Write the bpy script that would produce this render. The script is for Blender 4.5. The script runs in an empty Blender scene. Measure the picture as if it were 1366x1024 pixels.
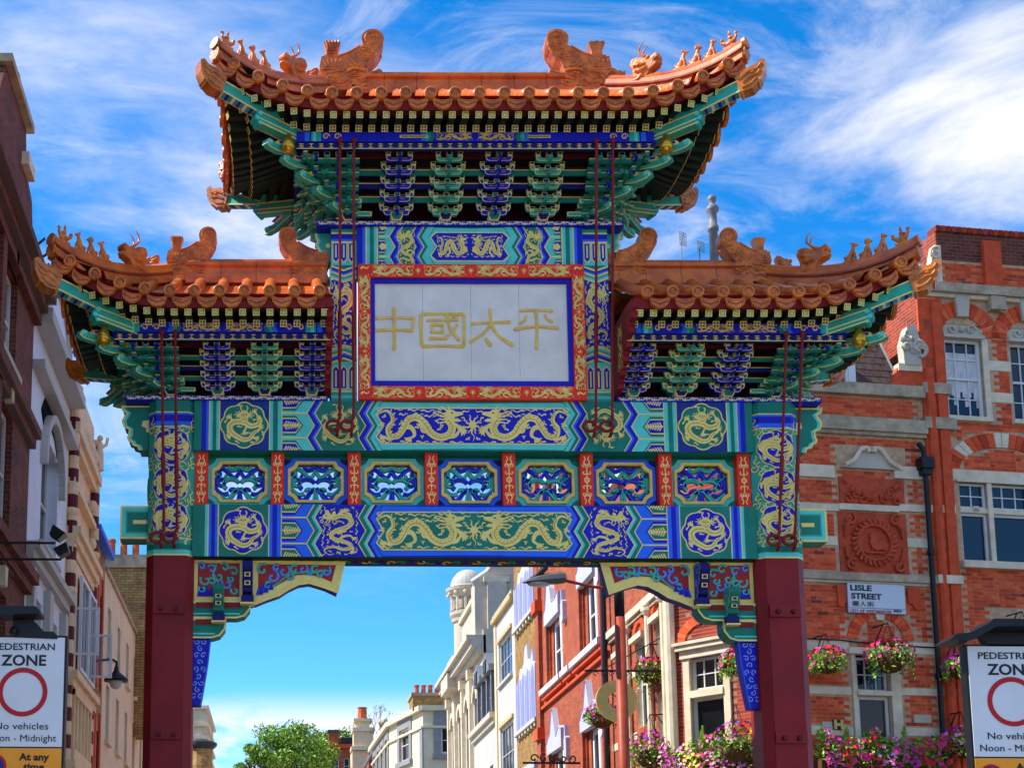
import bpy, math, random
from mathutils import Vector, Matrix
random.seed(7)
sc = bpy.context.scene
PI = math.pi
# ------------------------------------------------------------------ camera
CX, CYD, CZ = -2.3602, 16.2251, 1.6
YAW, PITCH, ROLL = -.0132, .1474, .0084
FPX, PPX, PPY, IW, IH = 1807.0, 348.28, 981.4, 1366.0, 1024.0
FWD = Vector((math.sin(YAW)*math.cos(PITCH), math.cos(YAW)*math.cos(PITCH), math.sin(PITCH)))
_r = Vector((math.cos(YAW), -math.sin(YAW), 0)); _u = _r.cross(FWD)
RGT = _r*math.cos(ROLL)+_u*math.sin(ROLL); UPV = -_r*math.sin(ROLL)+_u*math.cos(ROLL)
CAM = Vector((CX, -CYD, CZ))
cd = bpy.data.cameras.new('camera'); cam = bpy.data.objects.new('camera', cd); sc.collection.objects.link(cam)
mw = Matrix((RGT, UPV, -FWD)).transposed().to_4x4(); mw.translation = CAM
cam.matrix_world = mw
cd.sensor_fit = 'HORIZONTAL'; cd.sensor_width = 36; cd.lens = FPX/IW*36
cd.shift_x = (IW/2-PPX)/IW; cd.shift_y = (PPY-IH/2)/IW
cd.clip_start = .1; cd.clip_end = 5000
sc.camera = cam
# ------------------------------------------------------------------ world, sun, exposure
SUN_EL = math.radians(47); SUN_H = Vector((-.999, .03)).normalized()
wd = bpy.data.worlds.new('World'); sc.world = wd; wd.use_nodes = True
nt = wd.node_tree; nt.nodes.clear(); N = nt.nodes.new; LK = nt.links.new
out = N('ShaderNodeOutputWorld'); bg = N('ShaderNodeBackground'); LK(bg.outputs[0], out.inputs[0])
sky = N('ShaderNodeTexSky'); sky.sky_type = 'NISHITA'; sky.sun_disc = False
sky.sun_elevation = SUN_EL; sky.sun_rotation = math.atan2(SUN_H.x, SUN_H.y)
sky.air_density = .85; sky.dust_density = .05; sky.ozone_density = 4.5
bg.inputs[1].default_value = .15
hs = N('ShaderNodeHueSaturation'); hs.inputs['Saturation'].default_value = 1.34; hs.inputs['Value'].default_value = .52
LK(sky.outputs[0], hs.inputs['Color'])
tc = N('ShaderNodeTexCoord'); sx = N('ShaderNodeSeparateXYZ'); LK(tc.outputs['Generated'], sx.inputs[0])
def mth(op, a, b=None):
    n = N('ShaderNodeMath'); n.operation = op
    for i, q in enumerate((a, b)):
        if q is None: continue
        if isinstance(q, (int, float)): n.inputs[i].default_value = q
        else: LK(q, n.inputs[i])
    return n.outputs[0]
zc = mth('MAXIMUM', sx.outputs[2], .02); den = mth('ADD', zc, .18)
cb = N('ShaderNodeCombineXYZ'); LK(mth('DIVIDE', sx.outputs[0], den), cb.inputs[0]); LK(mth('DIVIDE', sx.outputs[1], den), cb.inputs[1])
mp = N('ShaderNodeMapping'); LK(cb.outputs[0], mp.inputs[0]); mp.inputs['Rotation'].default_value = (0, 0, .55)
mp.inputs['Scale'].default_value = (1.0, 1.9, 1); mp.inputs['Location'].default_value = (5.1, 2.2, 0)
def noise(vec, sc_, det, rough, dist=0.):
    n = N('ShaderNodeTexNoise'); n.inputs['Scale'].default_value = sc_; n.inputs['Detail'].default_value = det
    n.inputs['Roughness'].default_value = rough; n.inputs['Distortion'].default_value = dist; LK(vec, n.inputs['Vector']); return n.outputs['Fac']
def ramp(fac, a, b, c0=(0, 0, 0, 1), c1=(1, 1, 1, 1)):
    n = N('ShaderNodeValToRGB'); n.color_ramp.elements[0].position = a; n.color_ramp.elements[1].position = b
    n.color_ramp.elements[0].color = c0; n.color_ramp.elements[1].color = c1; n.color_ramp.interpolation = 'EASE'; LK(fac, n.inputs[0]); return n.outputs[0]
big = ramp(noise(mp.outputs[0], 1.5, 10, .60, .5), .42, .74)
wisp = ramp(noise(mp.outputs[0], 4.2, 10, .66, .9), .42, .78)
cl = mth('MAXIMUM', mth('MULTIPLY', big, 1.0), mth('MULTIPLY', wisp, .5))
mp2 = N('ShaderNodeMapping'); LK(tc.outputs['Generated'], mp2.inputs[0]); mp2.inputs['Location'].default_value = (1.7, .35, .9); mp2.inputs['Scale'].default_value = (1, 1, 1.8)
low = ramp(noise(mp2.outputs[0], 5.0, 9, .58, .2), .40, .50)      # cumulus banks low over the horizon, all round
lowmask = ramp(sx.outputs[2], .145, .185, (1, 1, 1, 1), (0, 0, 0, 1))
cirmask = ramp(sx.outputs[2], .22, .36)
cl = mth('ADD', mth('MULTIPLY', cl, cirmask), mth('MULTIPLY', low, lowmask)); cl = mth('MINIMUM', cl, .93)
shade = N('ShaderNodeMixRGB'); shade.inputs[1].default_value = (1.85, 1.85, 1.95, 1); shade.inputs[2].default_value = (2.3, 2.2, 2.05, 1)
LK(noise(mp.outputs[0], 3.0, 6, .6), shade.inputs[0])
mx = N('ShaderNodeMixRGB'); LK(cl, mx.inputs[0]); LK(hs.outputs[0], mx.inputs[1]); LK(shade.outputs[0], mx.inputs[2])
LK(mx.outputs[0], bg.inputs[0])
sl = bpy.data.lights.new('sun', 'SUN'); sl.energy = 2.0; sl.angle = math.radians(.5); sl.color = (1, .94, .85)
so = bpy.data.objects.new('sun', sl); sc.collection.objects.link(so)
sd = Vector((SUN_H.x*math.cos(SUN_EL), SUN_H.y*math.cos(SUN_EL), math.sin(SUN_EL)))
so.rotation_euler = sd.to_track_quat('Z', 'Y').to_euler(); so.location = (-20, -20, 40)
sc.view_settings.view_transform = 'Standard'; sc.view_settings.look = 'None'; sc.view_settings.gamma = 1
sc.view_settings.exposure = 1.95
sc.view_settings.use_curve_mapping = False
# ------------------------------------------------------------------ helpers
COL = sc.collection
def ray(px, py): return FWD+RGT*((px-PPX)/FPX)-UPV*((py-PPY)/FPX)
def W(px, py, Y=None, X=None):
    v = ray(px, py); t = (Y-CAM.y)/v.y if Y is not None else (X-CAM.x)/v.x
    return CAM+v*t
MATS = {}
def matl(name, col, rough=.6, var=.12, scale=6., bump=0., spec=.28, metal=0., dirt=0., kind=None, col2=None, coat=0.):
    m = bpy.data.materials.new(name); m.use_nodes = True; t = m.node_tree; b = t.nodes['Principled BSDF']
    b.inputs['Roughness'].default_value = rough; b.inputs['Metallic'].default_value = metal
    b.inputs['Specular IOR Level'].default_value = spec
    if coat: b.inputs['Coat Weight'].default_value = coat; b.inputs['Coat Roughness'].default_value = .12
    tcn = t.nodes.new('ShaderNodeTexCoord'); geo = t.nodes.new('ShaderNodeNewGeometry')
    def nz(s, d=5, r=.6):
        n = t.nodes.new('ShaderNodeTexNoise'); n.inputs['Scale'].default_value = s; n.inputs['Detail'].default_value = d
        n.inputs['Roughness'].default_value = r; t.links.new(geo.outputs['Position'], n.inputs['Vector']); return n
    c = tuple(col)+(1,)
    n1 = nz(scale); rp = t.nodes.new('ShaderNodeValToRGB')
    rp.color_ramp.elements[0].position = .3; rp.color_ramp.elements[1].position = .7
    lo = col2 if col2 else tuple(max(0, x*(1-var*1.6)) for x in col); hi = tuple(min(1, x*(1+var)) for x in col)
    rp.color_ramp.elements[0].color = lo+(1,); rp.color_ramp.elements[1].color = hi+(1,)
    t.links.new(n1.outputs['Fac'], rp.inputs[0]); last = rp.outputs[0]
    if kind == 'brick':
        br = t.nodes.new('ShaderNodeTexBrick'); br.offset = .5
        mpn = t.nodes.new('ShaderNodeCombineXYZ'); sp = t.nodes.new('ShaderNodeSeparateXYZ'); t.links.new(geo.outputs['Position'], sp.inputs[0])
        ad = t.nodes.new('ShaderNodeMath'); ad.operation = 'ADD'; t.links.new(sp.outputs[0], ad.inputs[0]); t.links.new(sp.outputs[1], ad.inputs[1])
        t.links.new(ad.outputs[0], mpn.inputs[0]); t.links.new(sp.outputs[2], mpn.inputs[1])
        t.links.new(mpn.outputs[0], br.inputs['Vector'])
        br.inputs['Scale'].default_value = 1; br.inputs['Brick Width'].default_value = .225; br.inputs['Row Height'].default_value = .075
        br.inputs['Mortar Size'].default_value = .007; br.inputs['Mortar Smooth'].default_value = .2; br.inputs['Bias'].default_value = -.1
        t.links.new(last, br.inputs['Color1'])
        hv = t.nodes.new('ShaderNodeHueSaturation'); hv.inputs['Value'].default_value = .62; t.links.new(last, hv.inputs['Color']); t.links.new(hv.outputs[0], br.inputs['Color2'])
        br.inputs['Mortar'].default_value = tuple(dirt) + (1,) if isinstance(dirt, tuple) else (.3, .25, .2, 1)
        last = br.outputs['Color']
        bp = t.nodes.new('ShaderNodeBump'); bp.inputs['Strength'].default_value = .6; bp.inputs['Distance'].default_value = .01; bp.invert = True
        t.links.new(br.outputs['Fac'], bp.inputs['Height']); t.links.new(bp.outputs[0], b.inputs['Normal'])
    elif dirt:
        n2 = nz(1.7, 8, .7); r2 = t.nodes.new('ShaderNodeValToRGB'); r2.color_ramp.elements[0].position = .48; r2.color_ramp.elements[1].position = .72
        t.links.new(n2.outputs['Fac'], r2.inputs[0])
        mm = t.nodes.new('ShaderNodeMixRGB'); mu = t.nodes.new('ShaderNodeMath'); mu.operation = 'MULTIPLY'; mu.inputs[1].default_value = dirt
        t.links.new(r2.outputs[0], mu.inputs[0]); t.links.new(mu.outputs[0], mm.inputs[0]); t.links.new(last, mm.inputs[1])
        mm.inputs[2].default_value = tuple(x*.25+.012 for x in col)+(1,); last = mm.outputs[0]
    t.links.new(last, b.inputs['Base Color'])
    if bump and kind != 'brick':
        n3 = nz(scale*5, 6, .65); bp = t.nodes.new('ShaderNodeBump'); bp.inputs['Strength'].default_value = bump; bp.inputs['Distance'].default_value = .02
        t.links.new(n3.outputs['Fac'], bp.inputs['Height']); t.links.new(bp.outputs[0], b.inputs['Normal'])
    MATS[name] = m; return m
def s2l(r, g, b): return tuple(((x/255+.055)/1.055)**2.4 if x > 10 else x/255/12.92 for x in (r, g, b))
# gate paints
matl('teal', s2l(46, 172, 150), .55, .10, 5, .05, dirt=.12); matl('teal_light', s2l(92, 216, 200), .55, .08, 5); matl('teal_dark', s2l(24, 128, 108), .55, .12, 5, dirt=.15)
matl('blue', s2l(22, 26, 184), .55, .12, 5, .04); matl('blue_light', s2l(40, 110, 244), .55, .08, 5); matl('blue_dark', s2l(16, 16, 100), .55, .12, 5)
matl('royal', s2l(22, 58, 150), .55, .35, 40, .2)
matl('gold_line', (.50, .28, .04), .5, .1, 9); matl('gold', (1., .73, .16), .34, .10, 9, .06, spec=.6); matl('gold_deep', (.95, .56, .07), .3, .15, 9, .1, spec=.6); matl('gilt', s2l(214, 162, 50), .22, .12, 9, metal=.7)  # first one: darker gold for dragon scale lines, relief shading put into the colour
matl('red', s2l(248, 50, 28), .55, .08, 5, .03); matl('maroon', s2l(138, 26, 30), .55, .16, 2.2, .06, dirt=.22); matl('maroon_dark', s2l(96, 18, 24), .55, .2, 4)
matl('brace_red', s2l(168, 36, 34), .5, .15, 6, .1); matl('white_paint', s2l(225, 225, 235), .45, .05, 6); matl('marble', s2l(242, 234, 220), .4, .03, 2.2, col2=s2l(222, 214, 200), dirt=.06)
matl('soot', s2l(38, 40, 36), .8, .3, 6); matl('soffit', s2l(22, 44, 34), .7, .25, 4)  # soffit green darkened so its colour carries the deep shade under the eaves
matl('tile', s2l(222, 118, 44), .34, .16, 3.5, .12, coat=.2, col2=s2l(166, 72, 34), dirt=.14); matl('tile_carved', s2l(226, 126, 46), .36, .2, 7, .25, coat=.15, col2=s2l(158, 74, 30), dirt=.18)
matl('tile_dark', s2l(150, 62, 34), .35, .2, 8, .1); matl('mortar_pink', s2l(196, 108, 92), .7, .2, 12)
matl('cap', s2l(206, 118, 40), .3, .2, 8, .3, coat=.3, col2=s2l(150, 82, 24))
# town
matl('brick_wall', s2l(176, 66, 38), .85, .18, 2.5, kind='brick', dirt=(.28, .2, .15), col2=s2l(134, 44, 26)); matl('brick_orange', s2l(180, 84, 46), .85, .14, 2, kind='brick', dirt=(.26, .16, .11), col2=s2l(160, 64, 34))
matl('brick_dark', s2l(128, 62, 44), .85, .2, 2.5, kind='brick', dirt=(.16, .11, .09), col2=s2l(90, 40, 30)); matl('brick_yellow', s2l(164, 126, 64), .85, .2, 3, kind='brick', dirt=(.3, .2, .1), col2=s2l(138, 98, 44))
matl('brick_brown', s2l(190, 150, 88), .85, .2, 3, kind='brick', dirt=(.10, .07, .045), col2=s2l(140, 104, 60))
for i, c in enumerate(((228, 90, 48), (210, 76, 40), (234, 106, 60), (182, 64, 38), (140, 54, 38))): matl('brick_%d' % i, s2l(*c), .85, .16, 12, .25, dirt=.2)
matl('mortar', s2l(200, 164, 128), .95, .2, 9, .3, dirt=.35); matl('terracotta', s2l(196, 78, 44), .75, .2, 8, .3, dirt=.35); matl('brick_smooth', s2l(212, 82, 44), .8, .15, 6, .15, dirt=.2)
matl('stone', s2l(226, 209, 178), .85, .12, 4, .2, dirt=.26); matl('stone_dark', s2l(182, 164, 136), .9, .2, 5, .2, dirt=.5); matl('stone_pale', s2l(192, 182, 164), .8, .08, 3, .1, dirt=.15)
matl('cream', s2l(216, 202, 170), .8, .06, 2, .06, dirt=.12); matl('cream_warm', s2l(230, 200, 158), .75, .08, 3, .06, dirt=.12); matl('white_render', s2l(186, 183, 175), .8, .05, 2, .05, dirt=.1)
matl('pale_blue', s2l(216, 224, 234), .7, .05, 2, .04, dirt=.08); matl('lilac', s2l(182, 184, 204), .7, .05, 3, dirt=.06); matl('lilac_dark', s2l(124, 130, 182), .75, .08, 6, .1)
matl('grey_trim', s2l(140, 138, 138), .8, .1, 4); matl('slate', s2l(84, 74, 70), .7, .25, 6, .2); matl('lead', s2l(120, 122, 126), .5, .15, 5); matl('lead_dark', s2l(46, 48, 54), .5, .2, 5)
matl('frame_white', s2l(216, 216, 214), .45, .04, 5, dirt=.05); matl('iron', s2l(24, 25, 28), .4, .2, 10); matl('pot', s2l(196, 96, 56), .8, .2, 8, .2, dirt=.3)
matl('glass', (.012, .014, .018), .06, .3, .8, spec=.6); matl('glass_dark', (.006, .007, .009), .12, .3, 1.2, spec=.4); matl('curtain', s2l(205, 205, 205), .9, .15, 7, .3)
matl('pane_clear', (.5,.55,.6), .08, .05, 4); MATS['pane_clear'].node_tree.nodes['Principled BSDF'].inputs['Alpha'].default_value = .25
matl('sign_white', s2l(206, 212, 218), .35, .03, 4, dirt=.05); matl('sign_black', (.012, .012, .014), .4, .1, 5); matl('sign_red', s2l(176, 18, 26), .4, .05, 4); matl('sign_yellow', s2l(232, 150, 34), .4, .05, 4); matl('sign_blue', s2l(24, 30, 120), .4, .05, 4)
matl('post_orange', s2l(164, 68, 42), .5, .15, 5, dirt=.1); matl('lamp_grey', s2l(96, 98, 98), .5, .12, 6); matl('lens', s2l(200, 200, 190), .15, .05, 4); matl('brass', s2l(206, 172, 76), .35, .12, 5, spec=.6)
matl('feather', s2l(60, 58, 62), .7, .3, 30); matl('basket', s2l(96, 62, 36), .9, .3, 25, .4)
matl('leaf', s2l(128, 168, 52), .6, .35, 5); matl('leaf_dark', s2l(78, 120, 42), .6, .35, 5); matl('leaf_light', s2l(178, 204, 96), .6, .3, 5); matl('bark', s2l(90, 74, 60), .9, .25, 8)
for n_, c in dict(petal_pink=(214, 48, 130), petal_magenta=(190, 40, 150), petal_red=(214, 34, 44), petal_purple=(128, 62, 176), petal_pale=(232, 150, 200), petal_yellow=(232, 196, 70)).items(): matl(n_, s2l(*c), .6, .12, 20)
matl('setts', (.42, .375, .315), .85, .2, 3, .3); matl('asphalt', (.05, .05, .052), .9, .2, 8, .3); matl('paving', (.42, .38, .33), .9, .15, 4, .2)

class MB:
    def __init__(s): s.v = []; s.f = []; s.m = []; s.n = []
    def mi(s, m):
        if m not in s.n: s.n.append(m)
        return s.n.index(m)
    def poly(s, pts, m):
        b = len(s.v); s.v += [tuple(p) for p in pts]; s.f.append(tuple(range(b, b+len(pts)))); s.m.append(s.mi(m))
    def mesh(s, V, F, m):
        b = len(s.v); s.v += [tuple(p) for p in V]; k = s.mi(m)
        for f in F: s.f.append(tuple(b+i for i in f)); s.m.append(k)
    def hexa(s, c, m):   # 8 corners: bottom 4, top 4
        s.mesh(c, [(3, 2, 1, 0), (4, 5, 6, 7), (0, 1, 5, 4), (1, 2, 6, 5), (2, 3, 7, 6), (3, 0, 4, 7)], m)
    def box(s, x0, x1, y0, y1, z0, z1, m):
        s.hexa([(x0, y0, z0), (x1, y0, z0), (x1, y1, z0), (x0, y1, z0), (x0, y0, z1), (x1, y0, z1), (x1, y1, z1), (x0, y1, z1)], m)
    def prism(s, pts, mp, w0, w1, m, mside=None):   # pts 2-D, mp(u,v,w)->xyz
        n = len(pts); A = [mp(u, v, w0) for u, v in pts]; B = [mp(u, v, w1) for u, v in pts]
        s.poly(A, m); s.poly(B[::-1], m)
        s.mesh(A+B, [(i, i+n, (i+1) % n+n, (i+1) % n) for i in range(n)], mside or m)
    def tube(s, pts, r, m, n=6, cap=True):
        pts = [Vector(p) for p in pts]; V = []; k = len(pts); rr = r if isinstance(r, (list, tuple)) else [r]*k
        prev = None
        for i, p in enumerate(pts):
            d = (pts[min(i+1, k-1)]-pts[max(i-1, 0)]).normalized()
            if prev is None: a = d.orthogonal().normalized()
            else:
                a = prev-d*prev.dot(d); a = a.normalized() if a.length > 1e-6 else d.orthogonal().normalized()
            prev = a; b = d.cross(a)
            for j in range(n):
                t = 2*PI*j/n; V.append(p+(a*math.cos(t)+b*math.sin(t))*rr[i])
        F = [(i*n+j, i*n+(j+1) % n, (i+1)*n+(j+1) % n, (i+1)*n+j) for i in range(k-1) for j in range(n)]
        if cap: F += [tuple(range(n))[::-1], tuple(range((k-1)*n, k*n))]
        s.mesh(V, F, m)
    def lathe(s, prof, c, m, n=12, ax='z'):
        V = []; c = Vector(c)
        for r, h in prof:
            for j in range(n):
                t = 2*PI*j/n; q = (r*math.cos(t), r*math.sin(t), h)
                if ax == 'y': q = (q[0], q[2], q[1])
                if ax == 'x': q = (q[2], q[0], q[1])
                V.append(c+Vector(q))
        k = len(prof); s.mesh(V, [(i*n+j, i*n+(j+1) % n, (i+1)*n+(j+1) % n, (i+1)*n+j) for i in range(k-1) for j in range(n)]+[tuple(range(n))[::-1], tuple(range((k-1)*n, k*n))], m)
    def ball(s, c, r, m, nu=8, nv=6, rot=None):
        c = Vector(c); r = r if isinstance(r, (tuple, list)) else (r, r, r); V = []
        for i in range(nv+1):
            a = PI*i/nv
            for j in range(nu):
                b = 2*PI*j/nu; q = Vector((r[0]*math.sin(a)*math.cos(b), r[1]*math.sin(a)*math.sin(b), r[2]*math.cos(a)))
                if rot: q = rot @ q
                V.append(c+q)
        s.mesh(V, [(i*nu+j, (i+1)*nu+j, (i+1)*nu+(j+1) % nu, i*nu+(j+1) % nu) for i in range(nv) for j in range(nu)], m)
    def data(s, name, smooth=False):
        me = bpy.data.meshes.new(name); me.from_pydata(s.v, [], s.f)
        for n in s.n: me.materials.append(MATS[n])
        me.polygons.foreach_set('material_index', s.m)
        if smooth: me.polygons.foreach_set('use_smooth', [True]*len(s.f))
        me.update(); return me
    def build(s, name, parent=None, smooth=False, **k):
        return link(name, s.data(name, smooth), parent, **k)
def link(name, me, parent=None, loc=None, rot=None, scale=None, mat=None):
    o = bpy.data.objects.new(name, me); COL.objects.link(o)
    if mat is not None: o.matrix_local = mat
    if loc is not None: o.location = loc
    if rot is not None: o.rotation_euler = rot
    if scale is not None: o.scale = scale
    if parent is not None:
        o.parent = parent
        if parent.get('base'): o.matrix_parent_inverse = Matrix.Translation(-parent.location)
    return o
def tag(o, label=None, cat=None, group=None, kind=None):
    if label: o['label'] = label
    if cat: o['category'] = cat
    if group: o['group'] = group
    if kind: o['kind'] = kind
    return o
def empty(name, loc, label, cat, group=None):
    o = bpy.data.objects.new(name, None); COL.objects.link(o); o.location = loc; o['base'] = 1; o.empty_display_size = .2
    return tag(o, label, cat, group)
# ------------------------------------------------------------------ 2-D painter (gold outlines and colour bands laid on as raised paint)
def spline(pts, n=6, closed=False):
    out = []; k = len(pts); rng = range(k if closed else k-1)
    for i in rng:
        g = (lambda j: pts[j % k]) if closed else (lambda j: pts[max(0, min(k-1, j))])
        p0, p1, p2, p3 = g(i-1), g(i), g(i+1), g(i+2)
        for q in range(n):
            t = q/n
            out.append(tuple(.5*(2*p1[c]+(p2[c]-p0[c])*t+(2*p0[c]-5*p1[c]+4*p2[c]-p3[c])*t*t+(3*p1[c]-p0[c]-3*p2[c]+p3[c])*t**3) for c in (0, 1)))
    out.append(tuple(pts[0]) if closed else tuple(pts[-1])); return out
def spiral(cx, cy, r0, r1, a0, a1, n=14):
    return [(cx+(r0+(r1-r0)*i/n)*math.cos(a0+(a1-a0)*i/n), cy+(r0+(r1-r0)*i/n)*math.sin(a0+(a1-a0)*i/n)) for i in range(n+1)]
class Paint:
    def __init__(s): s.items = []
    def poly(s, pts, m, l=1): s.items.append(([tuple(p) for p in pts], [tuple(range(len(pts)))], m, l))
    def rect(s, a, b, c, d, m, l=1): s.poly([(a, c), (b, c), (b, d), (a, d)], m, l)
    def stroke(s, pts, w, m='gold', l=2, T=None, cw=1.):
        k = len(pts); V = []
        if T: pts = [T(*p) for p in pts]
        for i, p in enumerate(pts):
            a = pts[max(0, i-1)]; b = pts[min(k-1, i+1)]; dx, dy = b[0]-a[0], b[1]-a[1]; L = math.hypot(dx, dy) or 1
            ww = (w(i/(k-1)) if callable(w) else w)*.5*cw; V += [(p[0]-dy/L*ww, p[1]+dx/L*ww), (p[0]+dy/L*ww, p[1]-dx/L*ww)]
        s.items.append((V, [(2*i, 2*i+1, 2*i+3, 2*i+2) for i in range(k-1)], m, l))
    def disc(s, c, r, m='gold', l=2, T=None, n=10):
        q = [(c[0]+r*math.cos(2*PI*i/n), c[1]+r*math.sin(2*PI*i/n)) for i in range(n)]
        s.poly([T(*p) for p in q] if T else q, m, l)
    def strip(s, A, B, m, l=1):      # between two polylines of equal length
        k = len(A); s.items.append((list(A)+list(B), [(i, i+1, k+i+1, k+i) for i in range(k-1)], m, l))
    def build(s, name, parent, mp, **kw):   # mp(u,v,layer)
        b = MB()
        for i, (V, F, m, l) in enumerate(s.items): b.mesh([mp(u, v, l+(i % 80)*.012) for u, v in V], F, m)
        return b.build(name, parent, **kw)
def plane_xz(Y, step=.003): return lambda u, v, l: (u, Y-step*l, v)
# ------------------------------------------------------------------ painted ornament
def claw(P, T, sc_, p, ang, m, l, size=.12):
    P.disc(p, size*.33, m, l, T, 8)
    for da in (-.9, -.3, .3, .9):
        a = ang+da; q = (p[0]+size*math.cos(a), p[1]+size*math.sin(a)); r = (p[0]+size*.6*math.cos(a+.25), p[1]+size*.6*math.sin(a+.25))
        P.stroke([p, r, q], lambda t: sc_*(.06*(1-t)+.02), m, l, T)
def squig(P, T, sc_, x, y, L, ang, m, l, amp=.03, waves=1.5, w=.028):
    n = 12; ca, sa = math.cos(ang), math.sin(ang); pts = []
    for i in range(n+1):
        t = i/n; a = t*L; b = amp*math.sin(t*waves*2*PI)
        pts.append((x+a*ca-b*sa, y+a*sa+b*ca))
    P.stroke(pts, lambda t: sc_*w*1.4*(1.1-.7*t), m, l, T)
def long_dragon(P, T, sc_, m='gold', l=3, ext=True):
    body = [(-.90, .34), (-.80, .38), (-.70, .30), (-.66, .12), (-.76, -.06), (-.72, -.26), (-.56, -.27), (-.44, -.08), (-.32, .16), (-.14, .20), (.02, .04), (.14, -.18), (.34, -.30), (.54, -.22), (.60, -.02), (.52, .16), (.56, .27)]
    B = spline(body, 5)
    P.stroke(B, lambda t: sc_*(.04+.165*math.sin(min(1, t*1.25)*PI*.55)), m, l, T)
    P.stroke([(x+.012, y-.02) for x, y in B[8:-2]], sc_*.018, 'gold_line', l+.6, T)
    for i in range(10, len(B)-4, 2):
        a, b = B[i], B[i+1]; dx, dy = b[0]-a[0], b[1]-a[1]; L = math.hypot(dx, dy); nx, ny = -dy/L, dx/L
        P.stroke([(a[0]+nx*.01, a[1]+ny*.01), (a[0]+nx*.06, a[1]+ny*.06)], sc_*.016, 'gold_line', l+.7, T)
    for i in range(8, len(B)-6, 3):                       # dorsal fins
        a, b = B[i], B[i+1]; dx, dy = b[0]-a[0], b[1]-a[1]; L = math.hypot(dx, dy); nx, ny = -dy/L, dx/L
        P.poly([T(a[0]-dx*.8+nx*.05, a[1]-dy*.8+ny*.05), T(a[0]+dx*.8+nx*.05, a[1]+dy*.8+ny*.05), T(a[0]-dx*.9+nx*.105, a[1]-dy*.9+ny*.105)], m, l)
    # head, jaws, horns, mane
    P.poly([T(*p) for p in [(.47, .16), (.44, .30), (.50, .40), (.60, .42), (.68, .36), (.80, .36), (.84, .29), (.74, .25), (.66, .22), (.62, .14)]], m, l+1)
    P.poly([T(*p) for p in [(.60, .18), (.72, .19), (.80, .13), (.74, .10), (.64, .10), (.56, .08)]], m, l+1)
    P.disc((.60, .33), .022, 'blue_dark', l+2, T, 6)
    for x0, y0, a, L in ((.52, .40, 2.7, .22), (.56, .42, 2.2, .12), (.46, .32, 2.95, .26), (.45, .26, 3.2, .26), (.46, .20, 3.5, .22), (.48, .14, 3.8, .18)):
        squig(P, T, sc_, x0, y0, L, a, m, l, .02, 1.2, .034)
    squig(P, T, sc_, .82, .33, .16, .5, m, l, .03, 1, .026); squig(P, T, sc_, .80, .2, .14, -.5, m, l, .03, 1, .024)
    # legs
    for pts, ang in (([(-.62, -.27), (-.74, -.34), (-.84, -.30)], 3.3), ([(-.40, -.02), (-.26, -.06), (-.20, -.24), (-.30, -.33)], -2.4), ([(.10, -.1), (-.02, -.14), (-.06, -.02)], 1.6), ([(.50, -.26), (.66, -.26), (.76, -.10)], 1.1), ([(.58, .02), (.70, .0), (.80, -.14)], -.8)):
        P.stroke(spline(pts, 4), lambda t: sc_*(.11*(1-t)+.05), m, l, T); claw(P, T, sc_, pts[-1], ang, m, l)
    P.stroke(spline([(-.90, .34), (-.98, .26), (-.94, .14)], 4), sc_*.03, m, l, T); P.stroke(spline([(-.9, .34), (-1.0, .42), (-.93, .47)], 4), sc_*.03, m, l, T)
    if ext:
        for x, y, L, a in ((-.62, .42, .24, 0), (-.34, .40, .26, 0), (-.06, .38, .3, 0), (.2, .30, .18, .2), (-.52, .28, .18, .1), (-.95, -.02, .14, .5), (-.5, -.42, .22, 0), (-.16, -.42, .26, 0), (.18, -.43, .24, 0), (.55, -.43, .28, 0), (-.18, -.06, .12, .3), (.24, .12, .16, -.4), (.3, .42, .12, 0), (.9, -.36, .1, .7), (.02, .24, .2, .1), (-.88, -.42, .2, 0), (-.2, .30, .2, -.1), (-.5, .02, .12, 1.2), (.34, .24, .14, .3), (.30, -.12, .12, .9), (.84, -.1, .1, 1.4), (.7, .46, .2, 0), (-.86, .2, .1, 1)):
            squig(P, T, sc_, x, y, L, a, m, l, .022, 1.5, .03)
        for x, y in ((-.9, .05), (-.96, -.15), (-.04, -.28), (.38, 0)):
            P.stroke(spline([(x-.03, y+.03), (x, y), (x+.035, y+.03)], 3), sc_*.03, m, l, T); P.disc((x, y-.03), .02, m, l, T, 6)
def pearl(P, T, sc_, m='gold', l=3):
    P.disc((0, .02), .095, m, l, T, 14)
    for a in range(0, 360, 45):
        r = math.radians(a+20); squig(P, T, sc_, .1*math.cos(r), .02+.1*math.sin(r), .16 if a in (45, 90, 135) else .13, r, m, l, .02, 1, .03)
    P.stroke(spline([(0, -.08), (-.03, -.18), (.03, -.27), (0, -.40)], 4), lambda t: sc_*.045*(1.1-t), m, l, T)
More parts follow.
